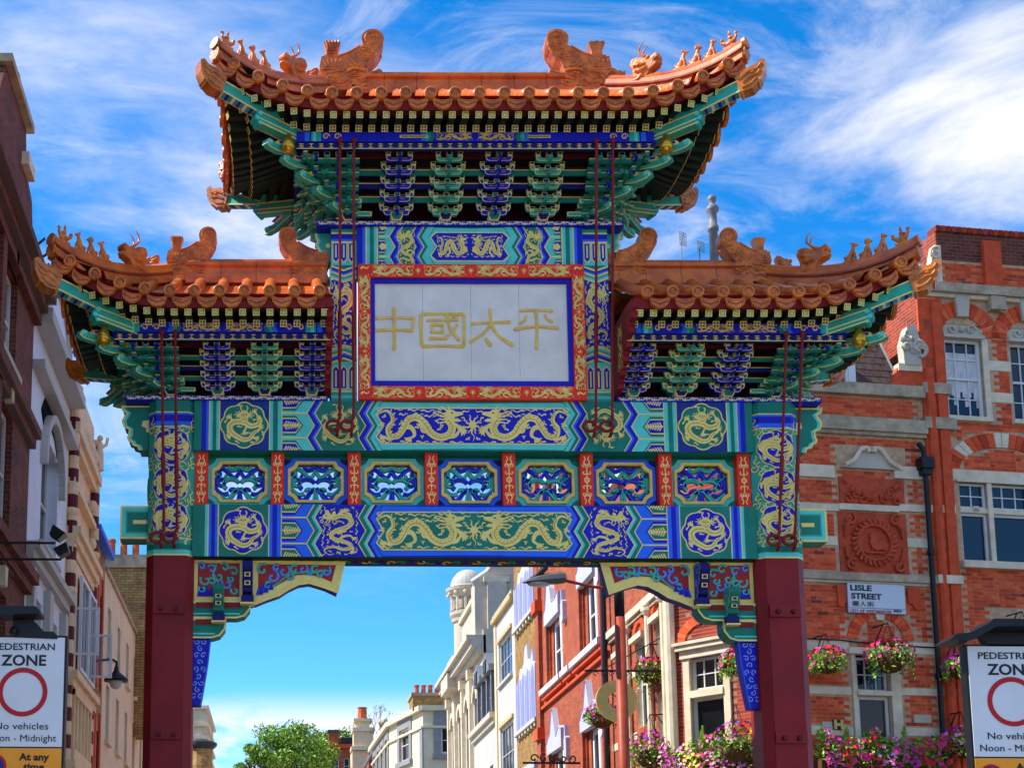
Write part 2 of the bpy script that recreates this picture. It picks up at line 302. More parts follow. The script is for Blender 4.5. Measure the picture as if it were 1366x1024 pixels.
def coil_dragon(P, T, sc_, m='gold', l=3):
    body = [(.62, .42), (.72, .2), (.56, .0), (.28, -.04), (.05, .1), (-.2, .16), (-.5, .12), (-.66, -.08), (-.56, -.36), (-.3, -.56), (0, -.70), (.28, -.62), (.44, -.38), (.64, -.26), (.82, -.06)]
    Bc = spline(body, 5); P.stroke(Bc, lambda t: sc_*(.08+.19*math.sin((.15+.85*t)*PI)), m, l, T); P.stroke(Bc[4:-6], sc_*.03, 'gold_line', l+.5, T)
    P.stroke(spline([(-.10, .30), (0, .24), (.10, .30)], 3), sc_*.03, 'gold_line', l+1.5, T); P.stroke([(0, .36), (0, .56)], sc_*.025, 'gold_line', l+1.5, T)
    P.poly([T(*p) for p in [(-.18, .25), (-.22, .5), (-.12, .66), (0, .7), (.12, .66), (.22, .5), (.18, .25), (.08, .12), (-.08, .12)]], m, l+1)
    for s in (-1, 1):
        P.disc((s*.09, .47), .035, 'blue_dark', l+2, T, 6)
        for a, L in ((.2, .3), (.7, .3), (1.2, .26), (-.3, .22)): squig(P, T, sc_, s*.17, .42, L, a if s > 0 else PI-a, m, l, .03, 1, .05)
        P.stroke(spline([(s*.1, .66), (s*.16, .8), (s*.1, .9)], 3), sc_*.05, m, l, T)
    for pts, ang in (([(-.5, .12), (-.62, .34)], 2.2), ([(-.5, -.42), (-.64, -.52)], 3.6), ([(.5, 0), (.7, -.08)], 0), ([(.3, -.6), (.52, -.62)], -.5), ([(.1, -.1), (0, -.32)], -1.6), ([(.62, .42), (.5, .6)], 2.)):
        P.stroke(pts, sc_*.08, m, l, T); claw(P, T, sc_, pts[-1], ang, m, l, .2)
    for x, y, a in ((-.85, .1, 1.3), (-.78, .36, .6), (.42, .2, .6), (-.3, -.1, .2), (.1, -.42, .4), (-.8, -.3, -1), (.8, -.3, -1.2), (-.4, -.78, -.3), (.3, -.85, .3), (-.3, .9, .2)): squig(P, T, sc_, x, y, .22, a, m, l, .03, 1, .05)
def roundel(P, cx, cz, r, ground, m='gold', l=2):
    n = 8; pts = []
    for i in range(n*7): a = 2*PI*i/(n*7); rr = r*(.93+.11*abs(math.sin(a*n/2+PI/2))); pts.append((cx+rr*math.cos(a), cz+rr*math.sin(a)))
    P.poly(pts, m, l); P.poly([(cx+(x-cx)*.945, cz+(z-cz)*.945) for x, z in pts], ground, l+1)
    coil_dragon(P, lambda x, y: (cx+x*r*.93, cz+y*r*.93), r, m, l+2)
def tall_dragon(P, cx, cz, hw, hh, m='gold', l=3, flip=1):
    long_dragon(P, lambda x, y: (cx+flip*y*2.05*hw, cz+x*hh), hh*.9, m, l)
def scroll_band(P, u0, u1, v0, v1, m='gold', l=3):
    H = v1-v0; n = max(1, round((u1-u0)/(H*1.9))); p = (u1-u0)/n; w = H*.27
    for i in range(n):
        a = u0+i*p; c = (v0+v1)/2; s = 1 if i % 2 else -1
        P.stroke(spline([(a, c-s*H*.3), (a+p*.25, c-s*H*.05), (a+p*.5, c+s*H*.3), (a+p*.8, c+s*H*.15), (a+p, c+s*H*.3)], 4), lambda t: w*(1.2-.5*abs(t-.5)), m, l)
        P.stroke(spiral(a+p*.62, c-s*H*.16, H*.24, H*.05, 1.57*s, 1.57*s+s*4.5, 9), w*.8, m, l)
        P.disc((a+p*.2, c+s*H*.28), H*.12, m, l, None, 6); P.disc((a+p*.9, c-s*H*.3), H*.1, m, l, None, 6)
        P.stroke([(a+p*.3, c+s*H*.1), (a+p*.42, c+s*H*.38)], w*.7, m, l)
def post_motif(P, cx, z0, z1, w, m='gold', l=3):
    c = (z0+z1)/2; H = (z1-z0)/2
    P.disc((cx, c), w*.24, m, l, None, 12); P.disc((cx, c), w*.12, 'red', l+1, None, 10); P.disc((cx, c), w*.06, m, l+2, None, 8)
    for sy in (-1, 1):
        P.stroke([(cx, c+sy*w*.2), (cx, c+sy*H*.5)], w*.08, m, l)
        for s in (-1, 1):
            P.stroke(spiral(cx+s*w*.2, c+sy*H*.3, w*.2, w*.06, PI if s > 0 else 0, (PI if s > 0 else 0)+s*sy*4.5, 10), w*.075, m, l)
            P.stroke(spiral(cx+s*w*.22, c+sy*H*.56, w*.22, w*.06, PI if s > 0 else 0, (PI if s > 0 else 0)-s*sy*4.6, 10), w*.08, m, l)
            P.stroke(spline([(cx+s*w*.08, c+sy*H*.5), (cx+s*w*.22, c+sy*H*.72), (cx+s*w*.1, c+sy*H*.82), (cx+s*w*.2, c+sy*H*.95)], 4), w*.08, m, l)
# ------------------------------------------------------------------ the gate
gate = empty('chinese_gate', (0, 0, 0), 'tall painted chinese gate with three orange tiled roofs and gold dragons across the street', 'gate')
CXC, CHW = 3.70, .29          # column centre and half width
def octo(hw, hd, c): return [(-hw+c, -hd), (hw-c, -hd), (hw, -hd+c), (hw, hd-c), (hw-c, hd), (-hw+c, hd), (-hw, hd-c), (-hw, -hd+c)]
def wrap(cx, hw, hd, c, step=.003):
    e = c*math.sqrt(2)
    def f(u, v, l):
        d = step*l; s = 1 if u >= 0 else -1; a = abs(u)
        if a <= hw-c: return (cx+u, -hd-d, v)
        b = a-(hw-c)
        if b <= e: t = b/math.sqrt(2); return (cx+s*(hw-c+t+d*.7), -hd+t-d*.7, v)
        return (cx+s*(hw+d), -hd+c+(b-e), v)
    return f
for s in (-1, 1):
    col = MB(); O = octo(CHW, .28, .095)
    col.prism(O, lambda u, v, w: (s*CXC+u, v, w), 0, 6.18, 'maroon'); col.prism(octo(CHW-.004, .276, .095), lambda u, v, w: (s*CXC+u, v, w), 6.18, 8.19, 'teal')
    co = col.build('column', gate)
    for z in (5.45, 3.92):
        b = MB(); b.box(s*CXC-.185, s*CXC+.185, -.325, -.283, z, z+.15, 'maroon'); b.build('steel_plate', co)
        for q in (-.09, .09):
            b = MB(); b.lathe([(.028, -.365), (.03, -.35), (.03, -.324)], (s*CXC+q, 0, z+.06), 'maroon_dark', 6, 'y'); b.build('bolt', co)
    b = MB(); b.box(s*CXC-.185, s*CXC+.185, -.292, -.283, .4, 5.45, 'maroon'); b.build('face_plate', co)
    P = Paint()
    def ring(z0, z1, m, l=1):
        for a, c in ((-.58, -.329), (-.329, -.195), (-.195, .195), (.195, .329), (.329, .58)): P.rect(a, c, z0, z1, m, l)
    ring(6.18, 6.20, 'gold', 2); ring(6.20, 6.255, 'teal_light'); ring(6.255, 6.33, 'teal_dark'); ring(6.33, 6.385, 'teal'); ring(6.385, 6.40, 'gold', 2)
    ring(7.81, 7.825, 'gold', 2); ring(7.825, 7.885, 'blue_light'); ring(7.885, 7.97, 'blue'); ring(7.97, 7.995, 'blue_light'); ring(7.995, 8.01, 'gold', 2); ring(8.01, 8.19, 'teal_dark')
    for z in (7.56, 7.08, 6.63):
        roundel(P, 0, z, .235, 'blue', l=2)
        for q in (-1, 1): roundel(P, q*.52, z-.02, .19, 'blue', l=2)
    for z in (7.79, 7.32, 6.855, 6.42):
        for q in (-1, 1):
            for k in (0, 1):
                P.stroke(spiral(q*(.13+.15*k), z, .055, .012, 0, q*6., 12), .014, 'gold', 2); P.stroke(spiral(q*(.22+.13*k), z+.03, .04, .01, 1, 1-q*5., 9), .013, 'gold', 2)
                squig(P, None, 1, q*(.2+.06*k), z-.1+.16*k, .1, 1.57, 'gold', 2, .02, 1, .014)
    P.build('painted_decoration', co, wrap(s*CXC, CHW, .28, .095))
    # scalloped ear beside the upper beam, square stub beside the lower beam
    x0 = CXC+CHW-.02
    ear = [(x0, 7.57), (x0+.14, 7.57), (x0+.16, 7.62), (x0+.22, 7.64)]+[(x0+.24+.05*math.sin(t), 7.70+.05*(1-math.cos(t))-.02) for t in (0, .8, 1.6, 2.4)]+[(x0+.27, 7.84), (x0+.34, 7.88), (x0+.36, 7.95), (x0+.33, 8.01), (x0+.30, 8.05), (x0+.36, 8.09), (x0+.37, 8.15), (x0, 8.15)]
    b = MB(); b.prism(ear, lambda u, v, w: (s*u, w, v), -.12, .12, 'teal_dark', 'teal_dark')
    eo = b.build('scalloped_ear', gate)
    P = Paint(); P.stroke(ear[1:-1], .028, 'gold', 2); P.stroke([(u-.03, v) for u, v in ear[1:-1]], .03, 'teal_light', 1); P.stroke([(x0, 8.135), (x0+.37, 8.135)], .02, 'gold', 2)
    P.poly([(x0, 7.80), (x0+.06, 7.80), (x0+.07, 7.86), (x0+.12, 7.88), (x0+.11, 7.95), (x0, 7.96)], 'gold', 2)
    P.build('gilt_edge', eo, lambda u, v, l: (s*u, -.12-.003*l, v))
    b = MB(); b.box(min(s*x0, s*(x0+.36)), max(s*x0, s*(x0+.36)), -.13, .13, 6.43, 6.85, 'teal_dark'); so_ = b.build('beam_end', gate)
    P = Paint(); P.rect(x0, x0+.36, 6.43, 6.85, 'gold', 1); P.rect(x0, x0+.335, 6.455, 6.825, 'teal_light', 2); P.rect(x0, x0+.29, 6.50, 6.78, 'teal', 3); P.rect(x0, x0+.27, 6.52, 6.76, 'teal_dark', 4); P.rect(x0, x0+.20, 6.615, 6.665, 'gold', 5)
    P.build('gilt_edge', so_, lambda u, v, l: (s*u, -.13-.003*l, v))
# --- beams
def FX(px): return (px-630.5)/109.2
def zzl(u, amp, v0, v1): return [(u+(amp if i % 2 == 0 else 0), v0+(v1-v0)*i/4) for i in range(5)]
def beam_paint(P, v0, v1, C, A, xs, amp=.092):
    # C: (own dark, light, mid) of the outer chevron, A: the alternate; xs: key x positions (left half, metres, negative)
    H = v1-v0; (cd_, cl_, cm_), (ad_, al_, am_) = C, A
    e0, e1, e2, e3, e4, e5, e6 = xs      # end, medallion left, medallion right, chevron start, zigzag 1, zigzag 2, panel
    for s in (-1, 1):
        def X(q): return [(s*-u if False else (u if s < 0 else -u), v) for u, v in q]
        def rect(a, b, c, d, m, l): P.poly(X([(a, c), (b, c), (b, d), (a, d)]), m, l)
        def zs(a, b, m, l): P.strip(X(zzl(a, amp, v0, v1)), X(zzl(b, amp, v0, v1)), m, l)
        w = e1-e0
        rect(e0, e0+w*.26, v0, v1, ad_, 1); rect(e0+w*.26, e0+w*.40, v0, v1, al_, 1); rect(e0+w*.40, e0+w*.46, v0, v1, 'gold', 2)
        rect(e0+w*.46, e0+w*.6, v0, v1, cl_, 1); rect(e0+w*.6, e0+w*.8, v0, v1, cd_, 1); rect(e0+w*.8, e0+w*.94, v0, v1, cl_, 1); rect(e0+w*.94, e1, v0, v1, 'gold', 2)
        if e2 > e1: rect(e1, e2, v0, v1, 'royal' if ad_ == 'blue' else 'teal_dark', 1)
        w = e3-e2
        if w > .02:
            rect(e2, e2+w*.07, v0, v1, 'gold', 2); rect(e2+w*.07, e2+w*.3, v0, v1, cl_ if e2 > e1 else ad_, 1); rect(e2+w*.3, e2+w*.65, v0, v1, cd_ if e2 > e1 else al_, 1); rect(e2+w*.65, e2+w*.93, v0, v1, cl_, 1); rect(e2+w*.93, e3, v0, v1, 'gold', 2)
        # lozenge zone
        P.strip(X([(e3, v0+H*i/4) for i in range(5)]), X(zzl(e4, amp, v0, v1)), cl_, 1)
        lw = (e4-e3)*.98
        for k, (zc_, hh) in enumerate(((v0, 1), (v0+H/2, 0), (v1, -1))):
            for sh, m, l in ((.20, cd_, 2), (.155, 'gold', 3), (.13, ad_, 4)):
                h = H*sh; q = [(e3, zc_-h), (e3+lw*.55+(.2-sh)*0, zc_-h), (e3+lw*(.55+1.6*sh), zc_), (e3+lw*.55, zc_+h), (e3, zc_+h)]
                q = [(u, max(v0, min(v1, v))) for u, v in q]; P.poly(X(q), m, l)
            for j in range(6):
                u = e3+lw*.08+lw*.1*j
                for t in (-1, 1):
                    vv = zc_+t*H*.085*(1-.1*j)
                    if v0 < vv < v1: P.stroke(X([(u, zc_), (u+.03, vv)]), .016, 'gold', 5)
            if v0 < zc_ < v1: P.stroke(X([(e3+lw*.02, zc_), (e3+lw*.75, zc_)]), .018, 'gold', 5)
        for zc_ in (v0+H*.25, v0+H*.75): P.stroke(X([(e3, zc_), (e4, zc_)]), .018, 'gold', 3)
        g = .014; q = (e5-e4)
        zs(e4-g/2, e4+g/2, 'gold', 3); zs(e4+g/2, e4+.06, ad_, 2); zs(e4+.06, e4+.09, al_, 2); zs(e4+.09, e4+.09+g, 'gold', 3)
        zs(e4+.09+g, e5, cd_, 1)
        zs(e5, e5+g, 'gold', 3); zs(e5+g, e5+.07, ad_, 2); zs(e5+.07, e5+.10, al_, 2); zs(e5+.10, e5+.10+g, 'gold', 3)
        # inner band and panel
        zs(e5+.10+g, e6, cd_, 1); zs(e5+.14+g, e6-g, cl_, 2)
        ins = H*.17
        a = e6-g; b = e6
        def ends(u): return [(u+amp*.9, v0+ins*.75), (u, v0+H*.27), (u+amp, v0+H*.5), (u, v1-H*.27), (u+amp*.9, v1-ins*.75)]
        z0 = zzl(e6-.02, amp, v0, v1)
        P.poly(X([(p[0], p[1]) for p in z0])+[(0, v1), (0, v0)], cd_, 1); P.poly(X([(p[0], v0+H*.02+(p[1]-v0)*.96) for p in zzl(e6-.01, amp, v0, v1)])+[(0, v1-H*.04), (0, v0+H*.04)], cl_, 2)
        P.poly(X(ends(e6))+[(0, v1-ins*.75), (0, v0+ins*.75)], 'gold', 3)
        i2 = ins*.75+.016; e = ends(e6+.018); e[0] = (e[0][0], v0+i2); e[4] = (e[4][0], v1-i2)
        P.poly(X(e)+[(0, v1-i2), (0, v0+i2)], ad_, 4)
BL = ('blue', 'blue_light', 'blue'); TE = ('teal_dark', 'teal_light', 'teal')
b = MB(); b.box(-3.43, 3.43, -.27, .17, 7.52, 8.155, 'teal_dark'); ub = b.build('upper_beam', gate)
P = Paint(); xs = (FX(266), FX(291), FX(357), FX(375), FX(408), FX(476), FX(500))
beam_paint(P, 7.52, 8.155, TE, BL, xs)
for s in (-1, 1):
    roundel(P, s*-FX(323.5), 7.84, .292, 'teal_dark', l=3)
    long_dragon(P, lambda x, y: (s*(-.60+x*.58), 7.838+y*.50), .46, l=6)
    coil_dragon(P, lambda x, y: (s*(FX(452)+x*.27), 7.838+y*.29*s), .24, l=3)
pearl(P, lambda x, y: (x*.5, 7.84+y*.52), .46, l=6)
P.build('painted_decoration', ub, plane_xz(-.27, .0022))
b = MB(); b.box(-3.43, 3.43, -.25, .15, 6.18, 6.835, 'teal_dark')
b.box(-3.41, 3.41, -.24, .14, 6.172, 6.18, 'soffit')
for i in range(60): b.tube([(-3.35+.113*i+u, -.05+v, 6.17) for u, v in spiral(0, 0, .07, .02, i, i+5, 8)], .010, ('gold_deep', 'teal', 'blue')[i % 3], 4)
lb = b.build('lower_beam', gate)
P = Paint(); beam_paint(P, 6.18, 6.835, BL, TE, xs)
for s in (-1, 1):
    roundel(P, s*-FX(323.5), 6.505, .292, 'blue', l=3)
    long_dragon(P, lambda x, y: (s*(-.60+x*.58), 6.508+y*.50), .46, l=6)
    tall_dragon(P, s*FX(452), 6.508, .24, .31, l=3, flip=-s)
pearl(P, lambda x, y: (x*.5, 6.51+y*.52), .46, l=6)
P.build('painted_decoration', lb, plane_xz(-.25, .0022))
# plate boards with gold scrolls
def plate(x0, x1, z0, z1, name='frieze_board'):
    b = MB(); b.box(x0, x1, -.29, .29, z0, z1, 'blue'); o = b.build(name, gate)
    P = Paint(); scroll_band(P, x0+.02, x1-.02, z0+.004, z1-.004, l=1); P.build('gold_scrollwork', o, plane_xz(-.29, .002))
    return o
for s in (-1, 1): plate(min(s*1.78, s*4.29), max(s*1.78, s*4.29), 8.157, 8.215)
plate(-1.93, 1.93, 10.47, 10.53)
# --- panel row
PX = [FX(p) for p in (266.5, 369, 472, 575.5, 679.5, 783.5, 888.5, 993)]
b = MB(); b.box(-3.43, 3.43, -.05, .05, 7.44, 7.52, 'teal_dark'); b.box(-3.43, 3.43, -.05, .05, 6.836, 6.86, 'teal_dark'); b.build('panel_rail', gate)
for x in PX:
    b = MB(); b.box(x-.078, x+.078, -.20, .10, 6.836, 7.519, 'red'); o = b.build('short_post', gate)
    P = Paint(); post_motif(P, x, 6.86, 7.5, .15, l=1); P.build('gold_scrollwork', o, plane_xz(-.20, .002))
def notch(cx, cz, hw, hh, c):
    q = []
    for sx_, sz_, rev in ((1, -1, 0), (1, 1, 1), (-1, 1, 0), (-1, -1, 1)):
        k = [(cx+sx_*(hw-c), cz+sz_*hh), (cx+sx_*(hw-c*.75), cz+sz_*(hh-c*.5)), (cx+sx_*(hw-c*.5), cz+sz_*(hh-c*.75)), (cx+sx_*hw, cz+sz_*(hh-c))]
        q += k[::-1] if rev else k
    return q
def fret(P, a, b_):
    for s in (-1, 1):
        T = lambda x, y: (s*x*.305, y*.225)
        P.stroke(spline([(.0, .75), (.2, .35), (.42, .55), (.62, .8), (.9, .95)], 5), 0.044, a, 1, T); P.stroke(spiral(.36, -.05, .33, .30, 2.8, -.9, 14), 0.048, b_, 1, T)
        P.stroke(spiral(.72, .02, .24, .08, 2.2, -3.6, 14), 0.040, a, 1, T); P.stroke(spline([(.95, .9), (.8, .55), (.98, .2), (.95, -.3), (.7, -.6), (.45, -.55)], 5), 0.044, b_ if False else a, 1, T)
        P.stroke(spline([(.02, -.3), (.2, -.45), (.32, -.7), (.5, -.98)], 4), 0.056, b_, 1, T); P.stroke(spiral(.26, -.42, .16, .05, 0, 5, 10), 0.036, a, 1, T)
        P.stroke(spline([(.98, -.55), (.8, -.75), (.6, -.98)], 4), 0.073, b_, 1, T); P.stroke(spline([(0, .95), (.3, .78), (.5, .95)], 4), 0.048, b_, 1, T)
        P.stroke(spline([(.55, .5), (.7, .25), (.98, .55)], 4), 0.036, b_, 1, T); P.stroke(spline([(.0, -.25), (.04, -.6), (.08, -.98)], 4), 0.036, a, 1, T)
fretmesh = {}
for i in range(7):
    cx = (PX[i]+PX[i+1])/2; cz = 7.175; hw = (PX[i+1]-PX[i])/2-.078; g = i % 2 == 0
    k, lt = ('teal_dark', 'teal_light') if g else ('blue_dark', 'blue_light')
    b = MB(); z0, z1 = 6.86, 7.44; ow, oh = .315, .235
    inn = notch(cx, cz, ow, oh, .10)
    outp = [(cx+hw*sx_, cz+sz_*(z1-z0)/2) for sx_, sz_ in ((1, -1), (1, 1), (-1, 1), (-1, -1))]
    for q in range(4):   # frame face as four fans between the notched opening and the outer rectangle
        n4 = inn[q*4:q*4+4]; nxt = inn[(q*4+4) % 16]
        for Yp, dirn in ((-.08, 1), (.04, -1)):
            for j in range(3): b.poly([(outp[q][0], Yp, outp[q][1]), (n4[j+1][0], Yp, n4[j+1][1]), (n4[j][0], Yp, n4[j][1])], k)
            b.poly([(outp[q][0], Yp, outp[q][1]), (outp[(q+1) % 4][0], Yp, outp[(q+1) % 4][1]), (nxt[0], Yp, nxt[1]), (n4[3][0], Yp, n4[3][1])], k)
    n = 16; b.mesh([(u, -.08, v) for u, v in inn]+[(u, .04, v) for u, v in inn], [(j, (j+1) % n, (j+1) % n+n, j+n) for j in range(n)], 'maroon')
    o = b.build('carved_panel', gate)
    rim = MB(); ro, ri = notch(cx, cz, ow+.03, oh+.03, .10), notch(cx, cz, ow-.004, oh-.004, .10)
    rim.mesh([(u, -.11, v) for u, v in ro]+[(u, -.11, v) for u, v in ri]+[(u, -.08, v) for u, v in ro]+[(u, -.07, v) for u, v in ri], [(j, (j+1) % n, (j+1) % n+n, j+n) for j in range(n)]+[(j, j+2*n, (j+1) % n+2*n, (j+1) % n) for j in range(n)]+[(j+n, (j+1) % n+n, (j+1) % n+3*n, j+3*n) for j in range(n)], 'gold_deep')
    rim.build('gold_rim', o)
    P = Paint(); q1, q2 = notch(cx, cz, ow+.075, oh+.075, .10), notch(cx, cz, ow+.03, oh+.03, .10); P.strip(q1+[q1[0]], q2+[q2[0]], lt, 1); P.build('painted_border', o, plane_xz(-.08, .003))
    if g not in fretmesh:
        F = Paint(); fret(F, *(('blue', 'teal') if g else ('teal', 'blue'))); fb = MB()
        for V, Fc, m, l in F.items:
            nv = len(V); half = nv//2
            fb.mesh([(u, -.045, v) for u, v in V]+[(u, .015, v) for u, v in V], Fc+[tuple(nv+j for j in f[::-1]) for f in Fc]+[(2*j, 2*j+2, nv+2*j+2, nv+2*j) for j in range(half-1)]+[(2*j+1, nv+2*j+1, nv+2*j+3, 2*j+3) for j in range(half-1)], m)
            fb.mesh([(V[2*j][0]*.3+V[2*j+1][0]*.7, -.05, V[2*j][1]*.3+V[2*j+1][1]*.7) if t else (V[2*j][0]*.12+V[2*j+1][0]*.88, -.05, V[2*j][1]*.12+V[2*j+1][1]*.88) for j in range(half) for t in (0, 1)], [(2*j, 2*j+1, 2*j+3, 2*j+2) for j in range(half-1)], 'teal_light' if m != 'blue' else 'blue_light')
        fretmesh[g] = fb.data('fretwork')
    link('fretwork', fretmesh[g], o, loc=(cx, 0, cz))
# --- upper posts, top panel, name board
for s in (-1, 1):
    cx = s*1.58; b = MB(); b.prism(octo(.165, .2, .035), lambda u, v, w: (cx+u, v, w), 8.155, 10.47, 'teal_dark'); o = b.build('upper_post', gate)
    P = Paint()
    def ring(z0, z1, m, l=1): P.rect(-.16, .16, z0, z1, m, l)
    ring(8.16, 8.30, 'teal'); ring(8.22, 8.26, 'teal_light', 2); ring(8.30, 8.32, 'gold', 2)
    ring(8.32, 8.70, 'teal_light')
    for u in (-.1, 0, .1): P.poly([(u-.045, 8.34), (u+.045, 8.34), (u+.045, 8.60), (u, 8.66), (u-.045, 8.60)], 'gold', 2); P.poly([(u-.032, 8.35), (u+.032, 8.35), (u+.032, 8.59), (u, 8.635), (u-.032, 8.59)], 'blue', 3); P.stroke([(u, 8.37), (u, 8.58)], .02, 'gold', 4)
    for k, m in enumerate(('gold', 'blue', 'blue_light', 'gold', 'teal', 'teal_light', 'gold')):
        zz_ = 8.70+k*.028; P.strip([(-.16, zz_-.03), (0, zz_+.03), (.16, zz_-.03)], [(-.16, zz_), (0, zz_+.06), (.16, zz_)], m, 2)
    ring(8.86, 9.78, 'blue', 1); tall_dragon(P, 0, 9.38, .15, .40, l=3, flip=s)
    for k in range(14): P.disc((random.uniform(-.13, .13), 8.90+random.random()*.12), .012, 'gold', 3, None, 5)
    for k in range(5): P.stroke(spiral(-.13+k*.065, 8.885, .03, .008, 0, 6, 8), .012, 'gold', 3)
    for k, m in enumerate(('gold', 'teal_light', 'teal', 'gold', 'blue_light', 'blue', 'gold')):
        zz_ = 9.77+k*.026; P.strip([(-.16, zz_+.03), (0, zz_-.03), (.16, zz_+.03)], [(-.16, zz_+.056), (0, zz_-.004), (.16, zz_+.056)], m, 2)
    ring(9.98, 10.28, 'teal_light')
    for u in (-.1, 0, .1): P.poly([(u-.045, 10.28), (u+.045, 10.28), (u+.045, 10.06), (u, 10.0), (u-.045, 10.06)], 'gold', 2); P.poly([(u-.032, 10.27), (u+.032, 10.27), (u+.032, 10.07), (u, 10.025), (u-.032, 10.07)], 'blue', 3); P.stroke([(u, 10.08), (u, 10.25)], .02, 'gold', 4)
    ring(10.28, 10.30, 'gold', 2); ring(10.30, 10.33, 'blue_light'); ring(10.33, 10.40, 'blue'); ring(10.40, 10.42, 'gold', 2); ring(10.42, 10.47, 'teal')
    P.build('painted_decoration', o, lambda u, v, l: (cx+u*.99, -.2-.002*l, v))
    x0 = 1.74; ear = [(x0, 10.08), (x0+.08, 10.09), (x0+.09, 10.14), (x0+.13, 10.16), (x0+.12, 10.21), (x0+.16, 10.25), (x0+.185, 10.31), (x0+.16, 10.36), (x0+.19, 10.41), (x0+.19, 10.468), (x0, 10.468)]
    b = MB(); b.prism(ear, lambda u, v, w: (s*u, w, v), -.09, .09, 'teal'); eo = b.build('scalloped_ear', gate)
    P = Paint(); P.stroke(ear[1:-1], .022, 'gold', 2); P.stroke([(u-.025, v) for u, v in ear[1:-1]], .02, 'teal_light', 1); P.disc((x0+.03, 10.3), .035, 'gold', 2, None, 7); P.build('gilt_edge', eo, lambda u, v, l: (s*u, -.09-.003*l, v))
b = MB(); b.box(-1.42, 1.42, -.25, .15, 9.93, 10.468, 'teal_dark'); tp = b.build('top_beam', gate)
P = Paint(); xs2 = (FX(476), FX(505), FX(505), FX(506), FX(520), FX(548), FX(576))
beam_paint(P, 9.935, 10.468, TE, BL, xs2, .075)
for s in (-1, 1):
    long_dragon(P, lambda x, y: (s*(-.21+x*.20), 10.20+y*.32), .27, l=7); tall_dragon(P, s*FX(543.5), 10.20, .115, .24, l=5, flip=-s)
P.build('painted_decoration', tp, plane_xz(-.25, .002))
nb = MB(); fw = .155
z0, z1 = 8.157, 9.93
nb.box(-1.405, 1.405, -.33, -.2, z0, z0+.175, 'red'); nb.box(-1.405, 1.405, -.33, -.2, z1-.175, z1, 'red'); nb.box(-1.405, -1.25, -.33, -.2, z0+.175, z1-.175, 'red'); nb.box(1.25, 1.405, -.33, -.2, z0+.175, z1-.175, 'red')
no = nb.build('name_board_frame', gate)
P = Paint()
for zc_ in (z0+.09, z1-.09):
    for k in range(4):
        for s in (-1, 1):
            if k < 2: long_dragon(P, lambda x, y: (s*(-.98+k*.66+x*.27*(1 if k else -1)), zc_+y*.155), .17, l=2, ext=True)
    for u in (-.66, 0, .66): pearl(P, lambda x, y: (u+x*.16, zc_+y*.16), .13, l=2)
for s in (-1, 1):
    for k in range(3):
        long_dragon(P, lambda x, y: (s*(1.328+y*.145), 8.52+k*.52+x*.24*(1 if k != 1 else -1)), .155, l=2)
    for zc_ in (8.78, 9.30): pearl(P, lambda x, y: (s*1.328+y*.13, zc_+x*.13), .11, l=2)
for s in (-1, 1):
    for zc_ in (8.22, 9.86): squig(P, None, 1, s*1.33-.04, zc_, .1, .4, 'gold', 2, .02, 1, .018)
P.build('gold_dragons', no, plane_xz(-.33, .002))
ib = MB(); a0, a1, c0, c1 = 1.25, 1.197, 8.332, 8.41
for (xa, xb, za, zb) in ((-1.25, 1.25, z0+.175, 8.41), (-1.25, 1.25, 9.70, z1-.175), (-1.25, -1.197, 8.41, 9.70), (1.197, 1.25, 8.41, 9.70)): ib.box(xa, xb, -.30, -.22, za, zb, 'blue')
ib.build('inner_frame', gate)
for i in range(4):
    b = MB(); xa = -1.197+i*.5985; b.box(xa+.0015, xa+.597, -.262, -.2, 8.41, 9.70, 'marble'); b.build('marble_slab', gate)
def hanzi(strokes, cx, cz, hw, hh):
    b = MB()
    for si, (pts, w) in enumerate(strokes):
        dy = -.0006*si
        P = Paint(); q = spline(pts, 5) if len(pts) > 2 else [pts[0], ((pts[0][0]+pts[1][0])/2, (pts[0][1]+pts[1][1])/2), pts[1]]
        P.stroke([(cx+u*hw, cz+v*hh) for u, v in q], (lambda t: w*.036*(1.05-.28*math.sin(t*PI))) if w > 0 else (lambda t: -w*.036*(.6+.8*t)), 'gold_deep')
        for V, F, m, l in P.items:
            n = len(V); b.mesh([(u, -.276+dy, v) for u, v in V]+[(u, -.26, v) for u, v in V], F+[(2*j, 2*j+2, n+2*j+2, n+2*j) for j in range(n//2-1)]+[(2*j+1, n+2*j+1, n+2*j+3, 2*j+3) for j in range(n//2-1)], 'gold_deep')
        for e in (q[0], q[-1]):
            b.lathe([(.001, -.2775+dy), (abs(w)*.018, -.2745+dy), (abs(w)*.018, -.26)], (cx+e[0]*hw, 0, cz+e[1]*hh), 'gold_deep', 8, 'y')
    return b.build('gold_character', gate)
ZC = 9.105
rr = lambda a, b_, c, d: [[(a, d), (a, c)], [(a, c), (b_, c)], [(b_, c), (b_, d)], [(a, d), (b_, d)]]
hanzi([([(0, 1), (.02, 0), (0, -1)], 1.25), ([(-.95, .5), (-.98, .2), (-.92, -.08)], 1.1), ([(-.95, .5), (0, .54), (.95, .52)], 1), ([(.95, .52), (.92, .2), (.86, -.08)], 1.1), ([(-.92, -.1), (0, -.06), (.86, -.1)], 1)], FX(526), ZC, .26, .265)
